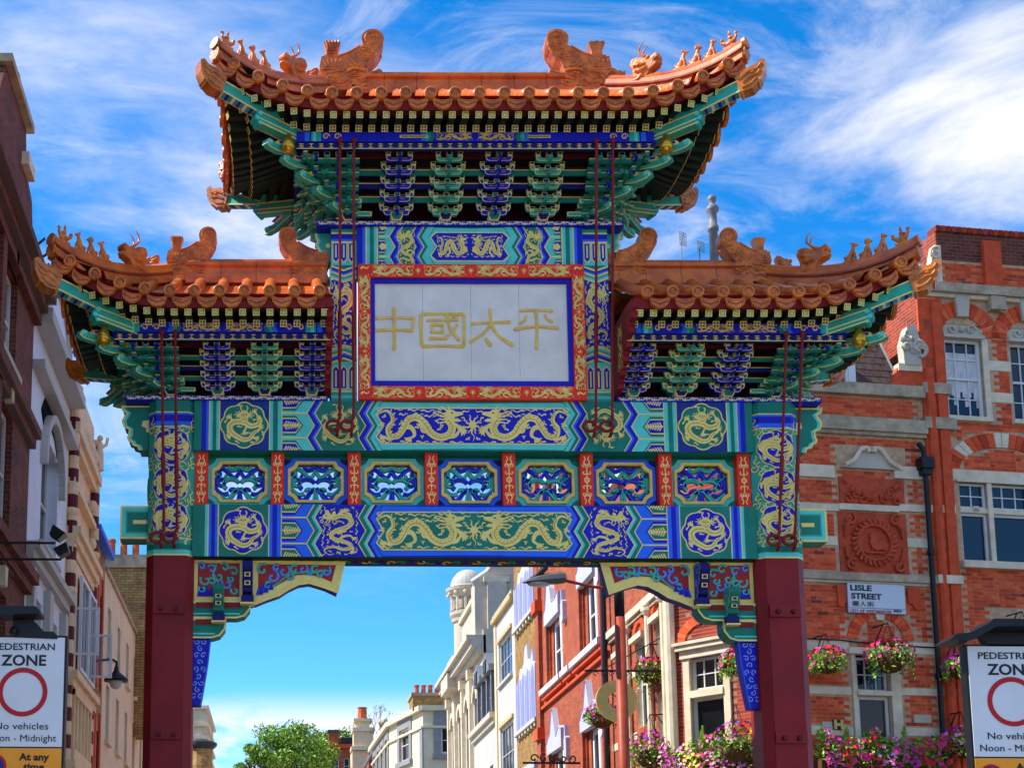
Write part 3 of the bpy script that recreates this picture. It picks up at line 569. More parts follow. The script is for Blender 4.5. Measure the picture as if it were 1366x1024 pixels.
hanzi([([(-.98, .78), (-1, 0), (-.95, -.85)], 1.2), ([(-.9, .85), (0, .86), (.92, .84)], 1.1), ([(.97, .78), (.98, 0), (.95, -.85)], 1.2), ([(-.9, -.92), (0, -.9), (.92, -.92)], 1.1), ([(-.68, .5), (.7, .54)], 1), ([(-.5, .25), (-.5, -.15)], .9), ([(-.5, .25), (0, .25)], .9), ([(0, .25), (0, -.15)], .9), ([(-.5, -.15), (0, -.15)], .9), ([(-.6, -.5), (.15, -.48)], 1), ([(.22, .75), (.32, .1), (.72, -.55)], 1.1), ([(.66, .25), (.4, -.2), (.1, -.42)], .9), ([(.5, .72), (.62, .62)], -1)], FX(592), ZC-.01, .272, .24)
hanzi([([(-.85, .3), (0, .36), (.88, .38)], 1), ([(-.02, 1), (0, .4), (-.25, -.1), (-.95, -.62)], 1.05), ([(0, .3), (.35, -.3), (.98, -.78)], 1.15), ([(-.2, -.48), (-.02, -.78)], -1.2)], FX(657), ZC-.01, .27, .26)
hanzi([([(-.7, .9), (0, .94), (.72, .9)], 1), ([(-.45, .62), (-.55, .42), (-.75, .28)], .95), ([(.42, .66), (.5, .5), (.72, .36)], .95), ([(-.98, -.02), (0, .12), (.98, .04)], 1.1), ([(0, .9), (.02, 0), (-.02, -.95)], 1.1)], FX(719), ZC, .27, .265)
# --- sparrow braces under the lower beam
for s in (-1, 1):
    def mpx(u, v, w): return (s*u, w, v)
    def Z(py): return 6.182-(py-741)/108.8
    def Xb(px): return -FX(px)
    prof = [(Xb(257), Z(742)), (Xb(459), Z(743)), (Xb(449), Z(786)), (Xb(432), Z(778)), (Xb(412), Z(772)), (Xb(398), Z(774)), (Xb(384), Z(781)), (Xb(372), Z(789)), (Xb(355), Z(795)), (Xb(341), Z(801)), (Xb(330), Z(803)), (Xb(320), Z(818)), (Xb(257), Z(818))]
    b = MB(); b.prism(prof, mpx, -.10, .10, 'gold', 'blue_dark'); bo = b.build('corner_brace', gate)
    P = Paint()
    pr2 = [(Xb(344), Z(747)), (Xb(448), Z(748)), (Xb(442), Z(771)), (Xb(428), Z(765)), (Xb(412), Z(761)), (Xb(396), Z(762)), (Xb(380), Z(770)), (Xb(366), Z(778)), (Xb(344), Z(790))]
    P.poly(pr2, 'brace_red', 1); P.rect(Xb(263), Xb(319), Z(792), Z(746), 'brace_red', 1)
    P.stroke([(Xb(257), Z(743.5)), (Xb(459), Z(744.5))], .03, 'gold', 2)
    P.stroke(prof[1:12], .035, 'gold', 2)
    for k, (px_, py_, r, m) in enumerate(((350, 755, 8, 'teal'), (363, 765, 8, 'blue_light'), (357, 777, 5, 'teal'), (386, 764, 5, 'teal'), (368, 753, 5, 'blue_light'), (412, 757, 5, 'blue_light'), (427, 761, 5, 'teal'), (378, 757, 8, 'blue_light'), (392, 755, 6, 'teal'), (404, 754, 6, 'blue_light'), (420, 755, 6, 'teal'), (434, 757, 7, 'blue_light'))):
        P.stroke(spiral(Xb(px_), Z(py_), r*.0105, .012, 2.2, 2.2+(5.8 if k % 2 else -5.8), 14), .030, m, 2); P.stroke(spiral(Xb(px_), Z(py_), r*.0105-.006, .01, 2.2, 2.2+(5.8 if k % 2 else -5.8), 14), .008, 'teal_light', 3)
    P.stroke(spline([(Xb(350), Z(785)), (Xb(370), Z(774)), (Xb(385), Z(762)), (Xb(410), Z(758)), (Xb(440), Z(756))], 5), .022, 'teal', 2)
    for px_, py_, h in ((346, 789, 12), (353, 786, 14), (360, 782, 9)): P.poly([(Xb(px_-5), Z(py_+1)), (Xb(px_+5), Z(py_)), (Xb(px_+1), Z(py_-h)), (Xb(px_-2), Z(py_-h+2))], 'blue', 2); P.stroke([(Xb(px_-2), Z(py_)), (Xb(px_), Z(py_-h+3))], .008, 'blue_light', 3)
    for k, (px_, py_, r, m) in enumerate(((274, 770, 7, 'teal'), (282, 755, 6, 'blue_light'), (291, 765, 7, 'teal'), (299, 752, 6, 'teal'), (303, 775, 7, 'blue_light'), (311, 758, 6, 'teal'), (313, 784, 5, 'teal'), (268, 751, 5, 'blue_light'), (270, 782, 5, 'teal'), (282, 772, 5, 'teal'), (308, 768, 4, 'teal'), (291, 782, 6, 'blue_light'))):
        P.stroke(spiral(Xb(px_), Z(py_), r*.0108, .012, .6, .6+(5.8 if k % 2 else -5.8), 14), .028, m, 2); P.stroke(spiral(Xb(px_), Z(py_), r*.0108-.006, .01, .6, .6+(5.8 if k % 2 else -5.8), 14), .008, 'teal_light', 3)
    P.stroke(spline([(Xb(292), Z(792)), (Xb(290), Z(772)), (Xb(284), Z(760)), (Xb(288), Z(748))], 4), .022, 'teal', 2)
    for px_ in (268, 276, 283): P.poly([(Xb(px_-6), Z(791)), (Xb(px_+6), Z(791)), (Xb(px_), Z(778))], 'blue', 2)
    P.build('carved_scrollwork', bo, lambda u, v, l: (s*u, -.10-.006*l, v))
    for k, (pa, pb, ya, yb, m) in enumerate(((257, 334, 799, 821, 'teal_dark'), (257, 301, 822, 848, 'teal_dark'))):
        r_ = 9; q = [(Xb(pa), Z(ya)), (Xb(pb), Z(ya)), (Xb(pb-1), Z(yb-12)), (Xb(pb-8), Z(yb-3)), (Xb(pb-18), Z(yb)), (Xb(pa), Z(yb))]
        b = MB(); b.prism(q, mpx, -.13, .13, m); o = b.build('brace_arm', bo)
        P = Paint(); P.stroke(q[1:], .022, 'gold', 2); P.rect(Xb(pa), Xb(pb-4), Z(ya+3), Z(ya-.5), 'gold', 2); P.rect(Xb(pa+4), Xb(pb-12), Z(ya+9), Z(ya+1.5), 'maroon', 3); P.stroke([(Xb(pa), Z(yb-5)), (Xb(pb-14), Z(yb-5))], .02, 'teal_light', 2)
        P.build('gilt_edge', o, lambda u, v, l: (s*u, -.13-.003*l, v))
    def head(px_, py0, py1, m, dk):   # projecting carved bracket head
        b = MB(); x = Xb(px_); zt, zb_ = Z(py0), Z(py1); h = zt-zb_
        pr_ = [(-.1, zt-h*.05), (-.24, zt), (-.33, zt-h*.08), (-.36, zt-h*.25), (-.30, zt-h*.45), (-.31, zt-h*.6), (-.24, zt-h*.72), (-.25, zt-h*.9), (-.18, zb_), (-.1, zb_)]
        b.prism(pr_, lambda u, v, w: (s*x+w, u, v), -.062, .062, m, dk)
        o = b.build('bracket_head', bo); P = Paint()
        for k in range(3): P.rect(-.035, .035, zb_+h*(.25+.23*k), zb_+h*(.37+.23*k), 'gold', 1); P.rect(-.022, .022, zb_+h*(.27+.23*k), zb_+h*(.35+.23*k), 'blue_dark', 2)
        P.build('gilt_edge', o, lambda u, v, l: (s*x+u, -.33-.004*l+.10*max(0, (zt-h*.4-v)/h), v))
        for sd_ in (-1, 1):
            P = Paint(); P.stroke(pr_[1:-1], .014, 'gold', 1); P.stroke(spiral(-.24, zt-h*.22, .075, .015, 0, 8, 16), .013, 'teal_light', 1); P.stroke(spiral(-.19, zt-h*.6, .05, .012, 0, 7, 12), .012, 'teal_light', 1)
            P.build('gilt_edge', o, lambda u, v, l: (s*x+sd_*(.062+.003*l), u, v))
        b = MB(); b.box(s*x-.075, s*x+.075, -.24, -.08, zb_-.09, zb_, 'blue_dark'); b.box(s*x-.085, s*x+.085, -.25, -.08, zb_-.11, zb_-.09, 'gold'); b.build('bearing_block', bo)
    head(330, 746, 793, 'blue', 'blue_dark'); head(292, 779, 818, 'teal', 'teal_dark')
    q = [(Xb(257), Z(848)), (Xb(281), Z(848)), (Xb(278), Z(880)), (Xb(272), Z(920)), (Xb(269), Z(938)), (Xb(257), Z(938))]
    b = MB(); b.prism(q, mpx, -.09, .09, 'blue'); o = b.build('wave_board', bo); P = Paint()
    for k in range(9):
        for j in (0, 1):
            if k % 2 and j: continue
            P.stroke(spiral(Xb(264+j*9+(k % 2)*4.5-k*.5), Z(853+k*9.2), .042, .008, .5+k, .5+k-6.5, 12), .011, 'blue_light', 1); P.stroke(spiral(Xb(264+j*9+(k % 2)*4.5-k*.5), Z(853+k*9.2), .036, .005, .5+k, .5+k-6.5, 12), .004, 'white_paint', 2)
    P.stroke([q[1], q[2], q[3], q[4]], .01, 'blue_light', 1)
    P.build('wave_pattern', o, lambda u, v, l: (s*u, -.09-.003*l, v))
# ------------------------------------------------------------------ roofs
LIFT, FLARE = .42, .08
def boxdir(b, p, q, w, h, m, up=(0, 0, 1)):
    p, q = Vector(p), Vector(q); d = (q-p).normalized(); u = Vector(up); u = (u-d*u.dot(d)).normalized(); r = d.cross(u)
    c = []
    for k in (-1, 1):
        for e, sr in ((p, -1), (p, 1), (q, 1), (q, -1)): c.append(e+r*(sr*w/2)+u*(k*h/2))
    b.hexa(c, m)
# shared meshes
def mk_disc():
    b = MB(); b.lathe([(.001, -.03), (.030, -.034), (.036, -.022), (.05, -.022), (.058, -.036), (.074, -.032), (.076, 0), (.076, .06)], (0, 0, 0), 'tile_carved', 16, 'y')
    b.tube([(x, -.03, z) for x, z in spiral(0, 0, .045, .008, 0, 9, 16)], .005, 'tile_dark', 4)
    b.ball((0, .03, .082), (.016, .016, .022), 'tile'); return b.data('eave_disc', True)
def mk_drip():
    b = MB(); n = 10; top = [(-.125+.25*i/n, -.035*(1-(2*i/n-1)**2)+.02) for i in range(n+1)]
    bot = [(-.125+.25*i/n, .012-.125*math.sqrt(max(0, 1-(2*i/n-1)**2))*(1+.05*math.cos(i*PI*2))-.006*(i % 2)) for i in range(n+1)]
    for i in range(n):
        A = [top[i], top[i+1], bot[i+1], bot[i]]
        b.mesh([(u, -.018, v) for u, v in A]+[(u, .018, v) for u, v in A], [(0, 1, 2, 3), (7, 6, 5, 4), (2, 6, 7, 3), (0, 4, 5, 1)], 'tile_carved')
    b.tube([(u*.97, -.02, v+.006) for u, v in bot], .008, 'tile', 4); b.tube([(u*.97, -.02, v) for u, v in top], .007, 'tile', 4)
    for k in range(-3, 4): b.tube([(k*.028-.012, -.02, -.03-.012*(3-abs(k))), (k*.028+.002, -.023, -.045-.012*(3-abs(k))), (k*.028+.014, -.02, -.03-.012*(3-abs(k)))], .005, 'tile_dark', 4)
    b.mesh([(-.125, .0, .02), (0, .0, -.015), (.125, .0, .02), (.125, .16, .06), (0, .16, .03), (-.125, .16, .06)], [(0, 1, 4, 5), (1, 2, 3, 4)], 'tile')
    return b.data('drip_tile')
def mk_rafter(kind):
    b = MB(); L = .62 if kind else .9; a = .040
    b.box(-a, a, 0, L, -a, a, 'soffit')  # body near-black green: eave shade painted in, only the end is bright
    for x0, x1, z0, z1 in ((-a, a, a-.011, a), (-a, a, -a, -a+.011), (-a, -a+.011, -a+.011, a-.011), (a-.011, a, -a+.011, a-.011)): b.box(x0, x1, -.006, .001, z0, z1, 'gold')
    P = Paint()
    if kind:
        P.rect(-a, a, -a, a, 'teal_dark', 1); P.stroke([(-.02, -.022), (.02, .022)], .011, 'gold', 2); P.stroke([(-.022, .02), (.022, -.02)], .011, 'gold', 3)
        for x, z in ((0, .021), (0, -.021), (.021, 0), (-.021, 0)): P.disc((x, z), .006, 'gold', 4, None, 6)
    else:
        P.rect(-a, a, -a, a, 'gold', 1)
        for x in (-.017, .017):
            for z in (-.017, .017): P.disc((x, z), .0125, 'blue_dark', 4, None, 8)
    for i, (V, F, m, l) in enumerate(P.items): b.mesh([(u, -.0035-.0009*l, v) for u, v in V], F, m)
    return b.data('flying_rafter' if kind else 'rafter')
DISC, DRIP, RAF1, RAF0 = mk_disc(), mk_drip(), mk_rafter(1), mk_rafter(0)
# figurines: one skin each, joined by a voxel remesh
def remesh(b, size, name, mat):
    me = b.data(name); o = bpy.data.objects.new('tmp', me); COL.objects.link(o)
    m = o.modifiers.new('r', 'REMESH'); m.mode = 'VOXEL'; m.voxel_size = size; m.use_smooth_shade = True
    m2 = o.modifiers.new('s', 'SMOOTH'); m2.factor = .5; m2.iterations = 1
    dg = bpy.context.evaluated_depsgraph_get(); r = bpy.data.meshes.new_from_object(o.evaluated_get(dg)); r.name = name
    bpy.data.objects.remove(o); r.materials.clear(); r.materials.append(MATS[mat]); return r
def beast(v):
    b = MB(); m = 'tile_carved'     # faces -x, sits on z=0
    b.ball((.035, 0, .05), (.05, .035, .05), m); b.ball((.01, 0, .10), (.036, .032, .07), m, rot=Matrix.Rotation(-.35, 3, 'Y'))
    b.tube([(-.02, .02, .11), (-.035, .022, .05), (-.035, .022, 0)], [.016, .012, .012], m); b.tube([(-.02, -.02, .11), (-.035, -.022, .05), (-.035, -.022, 0)], [.016, .012, .012], m)
    b.ball((.04, .03, .02), (.035, .015, .02), m); b.ball((.04, -.03, .02), (.035, .015, .02), m)
    b.tube([(0, 0, .14), (-.012, 0, .18)], [.026, .024], m); b.ball((-.015, 0, .20), (.03, .028, .028), m); b.ball((-.045, 0, .192), (.022, .018, .016), m)
    for s in (-1, 1):
        if v == 0: b.tube([(-.005, s*.018, .22), (.0, s*.024, .245)], [.010, .005], m)
        else: b.ball((-.0, s*.026, .215), (.012, .01, .016), m)
    if v == 1: b.ball((.005, 0, .205), (.034, .036, .036), m); b.tube([(-.02, 0, .225), (-.01, 0, .245)], [.01, .006], m)
    if v == 2: b.tube([(-.01, 0, .22), (.03, 0, .235), (.045, 0, .22)], [.012, .009, .005], m); b.tube([(-.05, 0, .2), (-.075, 0, .19)], [.012, .008], m)
    b.tube([(.08, 0, .03), (.10, 0, .07), (.085, 0, .10)], [.014, .012, .006], m)
    b.box(-.07, .10, -.045, .045, -.02, .006, m)
    return remesh(b, .0065, 'ridge_beast', m)
def immortal():
    b = MB(); m = 'tile_carved'
    b.ball((.02, 0, .06), (.075, .035, .04), m); b.tube([(-.03, 0, .07), (-.06, 0, .11), (-.055, 0, .15)], [.025, .018, .014], m); b.ball((-.06, 0, .16), (.024, .018, .018), m); b.tube([(-.075, 0, .158), (-.1, 0, .145)], [.01, .004], m)
    b.tube([(.07, 0, .07), (.12, 0, .11), (.125, 0, .15)], [.03, .022, .012], m); b.ball((.115, 0, .135), (.022, .03, .03), m)
    b.ball((.02, 0, .12), (.028, .028, .045), m); b.ball((.02, 0, .185), (.02, .02, .022), m); b.ball((.02, 0, .215), (.01, .01, .014), m)
    b.tube([(.01, .02, .13), (-.03, .015, .11)], .011, m); b.tube([(.01, -.02, .13), (-.03, -.015, .11)], .011, m); b.tube([(.0, .02, 0), (.0, .01, .05)], .014, m); b.tube([(.0, -.02, 0), (.0, -.01, .05)], .014, m)
    b.box(-.05, .10, -.04, .04, -.02, .012, m); return remesh(b, .0065, 'immortal_figure', m)
def horned_head():
    b = MB(); m = 'tile_carved'     # faces -x
    b.prism([(.18, -.12), (.17, .10), (.20, .20), (.16, .27), (.08, .26), (.0, .20), (-.10, .17), (-.17, .19), (-.20, .15), (-.19, .11), (-.12, .09), (-.17, .06), (-.16, .02), (-.06, .0), (.02, -.1)], lambda u, v, w: (u, w, v), -.065, .065, m)
    b.ball((-.12, 0, .13), (.08, .075, .05), m); b.ball((-.16, 0, .05), (.05, .055, .03), m); b.ball((.10, 0, .14), (.08, .085, .10), m)
    for s in (-1, 1):
        b.ball((-.06, s*.06, .175), (.03, .025, .025), m); b.tube([(.0, s*.06, .1), (.07, s*.09, .12), (.14, s*.085, .16)], [.03, .03, .012], m); b.tube([(-.02, s*.065, .05), (.06, s*.085, .04), (.13, s*.08, .08)], [.025, .03, .01], m)
        b.tube([(.04, s*.07, -.02), (.1, s*.08, -.06), (.17, s*.07, -.04)], [.03, .025, .02], m)
    r = remesh(b, .011, 'horned_dragon_head', m); return r
def horns():
    b = MB()
    for s in (-1, 1): b.tube([(-.05, s*.03, .19), (.0, s*.045, .24), (.05, s*.05, .31), (.03, s*.055, .38), (-.03, s*.055, .42)], [.018, .017, .015, .011, .005], 'tile_carved', 6)
    return b.data('horn', True)
def chiwen(full=True):
    # big ridge dragon: jaw bites the ridge towards +x, scroll tail above, sword hilt at the back
    b = MB(); m = 'tile_carved'; mp = lambda u, v, w: (u, w, v)
    tail = spline([(-.20, .44), (-.02, .50), (.12, .58), (.20, .64)], 5)+spiral(.335, .735, .15, .145, 3.75, -1.1, 16)+[(.43, .55), (.36, .45), (.28, .36), (.25, .30)]
    body = [(-.34, 0), (-.30, .10), (-.33, .22), (-.36, .30), (-.33, .47)]+tail+[(.25, .22), (.22, .06), (.26, 0)]
    b.prism(body, mp, -.12, .12, m)
    b.prism([(-.31, .46), (-.08, .455), (-.09, .50), (-.29, .505)], mp, -.1, .1, m)
    if full:
        b.prism([(-.26, .50), (-.12, .50), (-.12, .60), (-.08, .72), (-.12, .75), (-.15, .735), (-.19, .755), (-.23, .735), (-.27, .75), (-.30, .72), (-.26, .60)], mp, -.06, .06, m)
        for k in range(5): b.tube([(-.19+(k-2)*.028, -.065, .60), (-.19+(k-2)*.042, -.07, .745)], .012, m, 5)
        for z in (.56, .60): b.tube([(-.265, -.064, z), (-.115, -.064, z)], .012, m, 5)
    for s in (-1, 1):
        Y = s*.12; t = lambda pts, r, mm=m: b.tube([(u, Y+s*d, v) for u, v, d in pts], r, mm, 6)
        def line(pts, r, d=.0, mm=m, n=4): q = spline(pts, n); b.tube([(u, Y+s*d, v) for u, v in q], r, mm, 6)
        line([(.25, .30), (.30, .40), (.39, .50), (.45, .62)]+spiral(.335, .735, .135, .03, -.6, 8.6, 20), .019, .0, m, 2)
        line([(-.12, .47), (.02, .525), (.16, .62)], .016)
        for k in range(16): b.ball((.12+random.random()*.18+.1*(k/16), Y, .36+.26*(k/16)+random.random()*.05), (.026, .018, .02), m, 6, 4)   # scales
        for k in range(5): line([(-.2+.03*(k-2), .30), (-.2+.05*(k-2), .38), (-.2+.06*(k-2), .42)], .013)
        line([(-.34, .27), (-.1, .265), (.12, .28), (.25, .275)], .014)
        b.ball((.10, Y, .20), (.05, .035, .035), m); b.ball((.115, Y+s*.03, .20), (.02, .012, .018), 'tile_dark', 6, 4)
        line([(.0, .225), (.08, .262), (.18, .255), (.24, .235)], .022, .01); line([(.02, .17), (.09, .155), (.17, .17)], .014, .005)
        line([(.16, .16), (.22, .20), (.30, .21), (.38, .235), (.42, .26), (.43, .22), (.38, .185)], .028, -.02)
        line([(.12, .12), (.18, .13), (.26, .16)], .02, .0); line([(.10, .04), (.16, .02), (.24, .04), (.30, .06)], .026, -.01)
        for k in range(4): t([(.17+.035*k, .10, .01), (.18+.035*k, .055, .01)], [.012, .004])
        for q in ([(-.05, .20), (-.12, .14), (-.22, .16), (-.28, .10)], [(0, .12), (-.08, .06), (-.18, .08), (-.24, .03)], [(.05, .10), (.0, .03), (-.1, .01)], [(-.05, .24), (-.16, .235), (-.28, .20)], [(-.30, .22), (-.26, .16), (-.20, .20)]): line(q, .02, .0)
        line([(.04, .42), (.12, .33), (.17, .31)], .02); line([(.0, .36), (.06, .31), (.15, .30)], .016)
    b.prism([(.18, .17), (.30, .20), (.40, .235), (.44, .27), (.42, .20), (.36, .17), (.24, .13)], mp, -.1, .1, m)
    b.prism([(.1, .0), (.24, .0), (.33, .05), (.24, .06), (.1, .05)], mp, -.1, .1, m)
    b.box(-.36, .27, -.13, .13, -.05, .0, 'tile')
    return b.data('ridge_dragon')
BEASTS = [beast(0), beast(1), beast(2)]; IMM = immortal(); HHEAD = horned_head(); HORN = horns(); CHI, CHIN = chiwen(True), chiwen(False)
CAPM = None
def corner_cap():
    b = MB(); m = 'cap'      # points along -x (outward), sleeve for the corner beam tip
    b.prism([(.16, -.10), (.16, .11), (.02, .16), (-.10, .15), (-.17, .19), (-.21, .15), (-.17, .03), (-.10, -.06), (.02, -.12)], lambda u, v, w: (u, w, v), -.085, .085, m)
    for s in (-1, 1):
        for q in ([(.12, .06), (.0, .10), (-.1, .09), (-.16, .13)], [(.10, .0), (.0, .03), (-.08, .02), (-.12, .06)], [(.12, -.06), (.02, -.06), (-.06, -.02)]): b.tube([(u, s*.085, v) for u, v in spline(q, 4)], .018, m, 5)
        b.ball((-.04, s*.085, .075), (.03, .02, .024), m, 6, 5); b.ball((.08, s*.085, .09), (.03, .02, .02), m, 6, 5)
    for k in range(4): b.tube([(.14-.07*k, -.08, -.115+.012*k), (.14-.07*k, .08, -.115+.012*k)], .012, m, 5)
    return b.data('corner_cap')
CAPM = corner_cap()

def bracket_meshes(zs):
    R = {}
    def arm(hw, up, th, c, name, c2):
        b = MB(); h = .036*zs
        q = [(-hw, h*1.5+up), (-hw, h*.9+up), (-hw+.012, h*.35), (-hw+.045, 0), (hw-.045, 0), (hw-.012, h*.35), (hw, h*.9+up), (hw, h*1.5+up), (hw-.055, h*1.5+up), (hw-.065, h*1.05), (-hw+.065, h*1.05), (-hw+.055, h*1.5+up)]
        b.prism(q, lambda u, v, w: (u, w, v), -th/2, th/2, 'gold', c)
        qi = [(u*.93, v*.70+h*.16) for u, v in q]; qi = [(u, v) for u, v in qi]
        b.poly([(u, -th/2-.003, v) for u, v in qi], c); b.poly([(u, th/2+.003, v) for u, v in qi[::-1]], c)
        for s in (-1, 1):
            x = s*(hw-.03); z = h*1.5+up
            b.hexa([(x-.024, -th*.6, z), (x+.024, -th*.6, z), (x+.024, th*.6, z), (x-.024, th*.6, z), (x-.034, -th*.7, z+.036*zs), (x+.034, -th*.7, z+.036*zs), (x+.034, th*.7, z+.036*zs), (x-.034, th*.7, z+.036*zs)], 'gold')
            b.poly([(x-.019, -th*.7-.002, z+.006), (x+.019, -th*.7-.002, z+.006), (x+.025, -th*.7-.002, z+.03*zs), (x-.025, -th*.7-.002, z+.03*zs)], c2)
        return b.data(name)
    for c, c2 in (('teal', 'blue_dark'), ('blue', 'teal_dark')):
        R[c, 's'] = arm(.165, .022, .05, c, 'bracket_arm', c2); R[c, 'l'] = arm(.215, .022, .05, c, 'bracket_arm', c2)
        b = MB(); a = .022     # tongue: beam running in, beak falling outwards
        q = [(.30, .0), (.30, .06*zs), (-.02, .07*zs), (-.10, .03*zs), (-.155, -.035*zs), (-.13, -.045*zs), (-.06, -.012*zs), (.02, .0)]
        b.prism(q, lambda u, v, w: (w, u, v), -a, a, 'gold', c)
        qi = [(u*.94+.004, v*.7+.009) for u, v in q]
        for s in (-1, 1): b.poly([(s*(a+.002), u, v) for u, v in qi], c)
        for p0, p1 in (((-.10, .03*zs), (-.155, -.035*zs)), ((-.02, .07*zs), (-.10, .03*zs))): b.poly([(-a*.6, p0[0]-.004, p0[1]+.003), (a*.6, p0[0]-.004, p0[1]+.003), (a*.6, p1[0]-.004, p1[1]+.003), (-a*.6, p1[0]-.004, p1[1]+.003)], c)
        b.box(-.036, .036, -.03, .05, .07*zs, .115*zs, 'gold'); b.poly([(-.027, -.033, .076*zs), (.027, -.033, .076*zs), (.027, -.033, .108*zs), (-.027, -.033, .108*zs)], c2)
        R[c, 't'] = b.data('bracket_tongue')
        b = MB(); b.hexa([(-.05, -.05, 0), (.05, -.05, 0), (.05, .05, 0), (-.05, .05, 0), (-.075, -.075, .05), (.075, -.075, .05), (.075, .075, .05), (-.075, .075, .05)], 'gold'); b.box(-.075, .075, -.075, .075, .05, .10*zs, 'gold'); b.poly([(-.066, -.078, .012+.03), (.066, -.078, .042), (.066, -.078, .092*zs), (-.066, -.078, .092*zs)], c2); b.poly([(-.04, -.068, .008), (.04, -.068, .008), (.06, -.08, .046), (-.06, -.08, .046)], c2)
        R[c, 'b'] = b.data('bracket_set')
    b = MB(); a = .04       # corner beak, along -x
    q = [(.26, 0), (.26, .07), (-.02, .085), (-.10, .10), (-.16, .13), (-.23, .115), (-.26, .07), (-.20, .03), (-.06, .0)]
    b.prism(q, lambda u, v, w: (u, w, v), -a, a, 'gold', 'teal')
    for s in (-1, 1):
        b.poly([(u*.93+.012, s*(a+.003), v*.76+.012) for u, v in q], 'teal'); b.tube([(u, s*(a+.004), v) for u, v in spiral(-.18, .08, .03, .006, 0, 7, 10)], .007, 'teal_light', 4)
        b.poly([(.24, s*(a+.005), .022), (-.02, s*(a+.005), .026), (-.02, s*(a+.005), .036), (.24, s*(a+.005), .034)], 'teal_light')
    b.tube([(-.20, -a-.01, .105), (-.20, a+.01, .105)], .03, 'teal_light', 8)
    b.hexa([(-.04, -.05, .085), (.08, -.05, .085), (.08, .05, .085), (-.04, .05, .085), (-.06, -.065, .13), (.1, -.065, .13), (.1, .065, .13), (-.06, .065, .13)], 'gold')
    for s in (-1, 1): b.poly([(-.05, s*.063, .096), (.085, s*.063, .096), (.09, s*.067, .124), (-.055, s*.067, .124)], 'blue')
    R['beak'] = b.data('corner_beak')
    return R
def rz(a): return Matrix.Rotation(a, 4, 'Z')
def do_roof(kind, s, xin, xe, xr, zE, zR, zRt, zB, zP, set_xs, xc, zs, label):
    # kind 'upper' both ends hipped, 'lower' one end; s mirrors lower roofs; zB bracket foot, zP purlin bottom, xc corner bracket x
    up = kind == 'upper'; yE = 1.25; mir = lambda v: (s*v[0], v[1], v[2])
    roof = MB()
    segs = []     # (p0, p1, normal, lift at start, lift at end, run to ridge)
    x0 = -xe if up else xin
    segs.append(((x0, -yE), (xe, -yE), (0, -1), up, True)); segs.append(((xe, -yE), (xe, yE), (1, 0), True, True)); segs.append(((xe, yE), (x0, yE), (0, 1), True, up))
    if up: segs.append(((-xe, yE), (-xe, -yE), (-1, 0), True, True))
    def pt(sg, d):
        (ax, ay), (bx, by), n, l0, l1 = sg; L = math.hypot(bx-ax, by-ay); R = 1.35 if abs(n[1]) else 1.25
        t = max((1-d/R) if l0 else 0, (1-(L-d)/R) if l1 else 0, 0); t = min(1, t)
        f = d/L; return Vector((ax+(bx-ax)*f+n[0]*FLARE*t*t, ay+(by-ay)*f+n[1]*FLARE*t*t, zE+LIFT*t*t)), t, L
    def inward(sg, d, L):      # plan run up the slope before ridge or hip
        n, l0, l1 = sg[2], sg[3], sg[4]
        if abs(n[1]):
            dd = min(d if l0 else 9, (L-d) if l1 else 9); return min(yE-.09, (yE)*dd/(xe-xr)), yE
        dd = min(d, L-d); return min(xe-xr, (xe-xr)*dd/yE), xe-xr
    def surf(sg, d, q):
        p, t, L = pt(sg, d); run = inward(sg, d, L)[1]; f = q/run; n = sg[2]
        z = p.z+(zR-p.z)*(f*.86+.14*f*f); return Vector((p.x-n[0]*q, p.y-n[1]*q, z))
    # deck, fascia, soffit as structure of the roof
    for sg in segs:
        L = pt(sg, 0)[2]; n = 22 if abs(sg[2][1]) else 14; pv = None
        for i in range(n+1):
            d = L*i/n; qi = inward(sg, d, L)[0]
            top = [surf(sg, d, qi*j/3)+Vector((0, 0, -.03)) for j in range(4)]; p, t, _ = pt(sg, d); nn = Vector((sg[2][0], sg[2][1], 0))
            fa = p-nn*.05+Vector((0, 0, -.05)); fb = p-nn*.08+Vector((0, 0, -.165)); fc = p-nn*.20+Vector((0, 0, -.16))
            inn = p-nn*.62+Vector((0, 0, .04-LIFT*t*t*.5)); in2 = p-nn*min(1.25, max(.3, qi+.2))+Vector((0, 0, .28-LIFT*t*t*.8))
            row = top+[fa, fb, fc, inn, in2]
            if pv:
                for j in range(3): roof.mesh([mir(v) for v in (pv[j], row[j], row[j+1], pv[j+1])], [(0, 1, 2, 3)], 'tile')
                roof.mesh([mir(v) for v in (pv[0], row[0], row[4], pv[4])], [(0, 1, 2, 3)], 'maroon')
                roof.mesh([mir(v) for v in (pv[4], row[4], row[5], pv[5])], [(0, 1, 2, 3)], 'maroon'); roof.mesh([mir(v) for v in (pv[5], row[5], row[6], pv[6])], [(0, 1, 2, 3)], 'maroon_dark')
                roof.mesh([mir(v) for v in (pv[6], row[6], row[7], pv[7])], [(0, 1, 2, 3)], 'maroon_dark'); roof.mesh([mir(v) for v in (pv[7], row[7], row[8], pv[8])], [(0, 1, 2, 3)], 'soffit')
            pv = row
    # ceiling over the brackets
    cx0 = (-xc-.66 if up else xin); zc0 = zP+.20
    roof.mesh([mir(v) for v in ((cx0, -.9, zc0), (xc+.66, -.9, zc0), (xc+.66, .9, zc0), (cx0, .9, zc0))], [(0, 1, 2, 3)], 'soot')  # near-black sheet closing the roof above the brackets
    ro = roof.build('roof', gate); ro['label'] = label
    def place(me, name, p, nrm, par=ro, extra=None):
        a = math.atan2(nrm[0]*s, -nrm[1])       # local -y faces outward
        m = Matrix.Translation(mir(p)) @ rz(a)
        if extra is not None: m = m @ extra
        return link(name, me, par, mat=m)
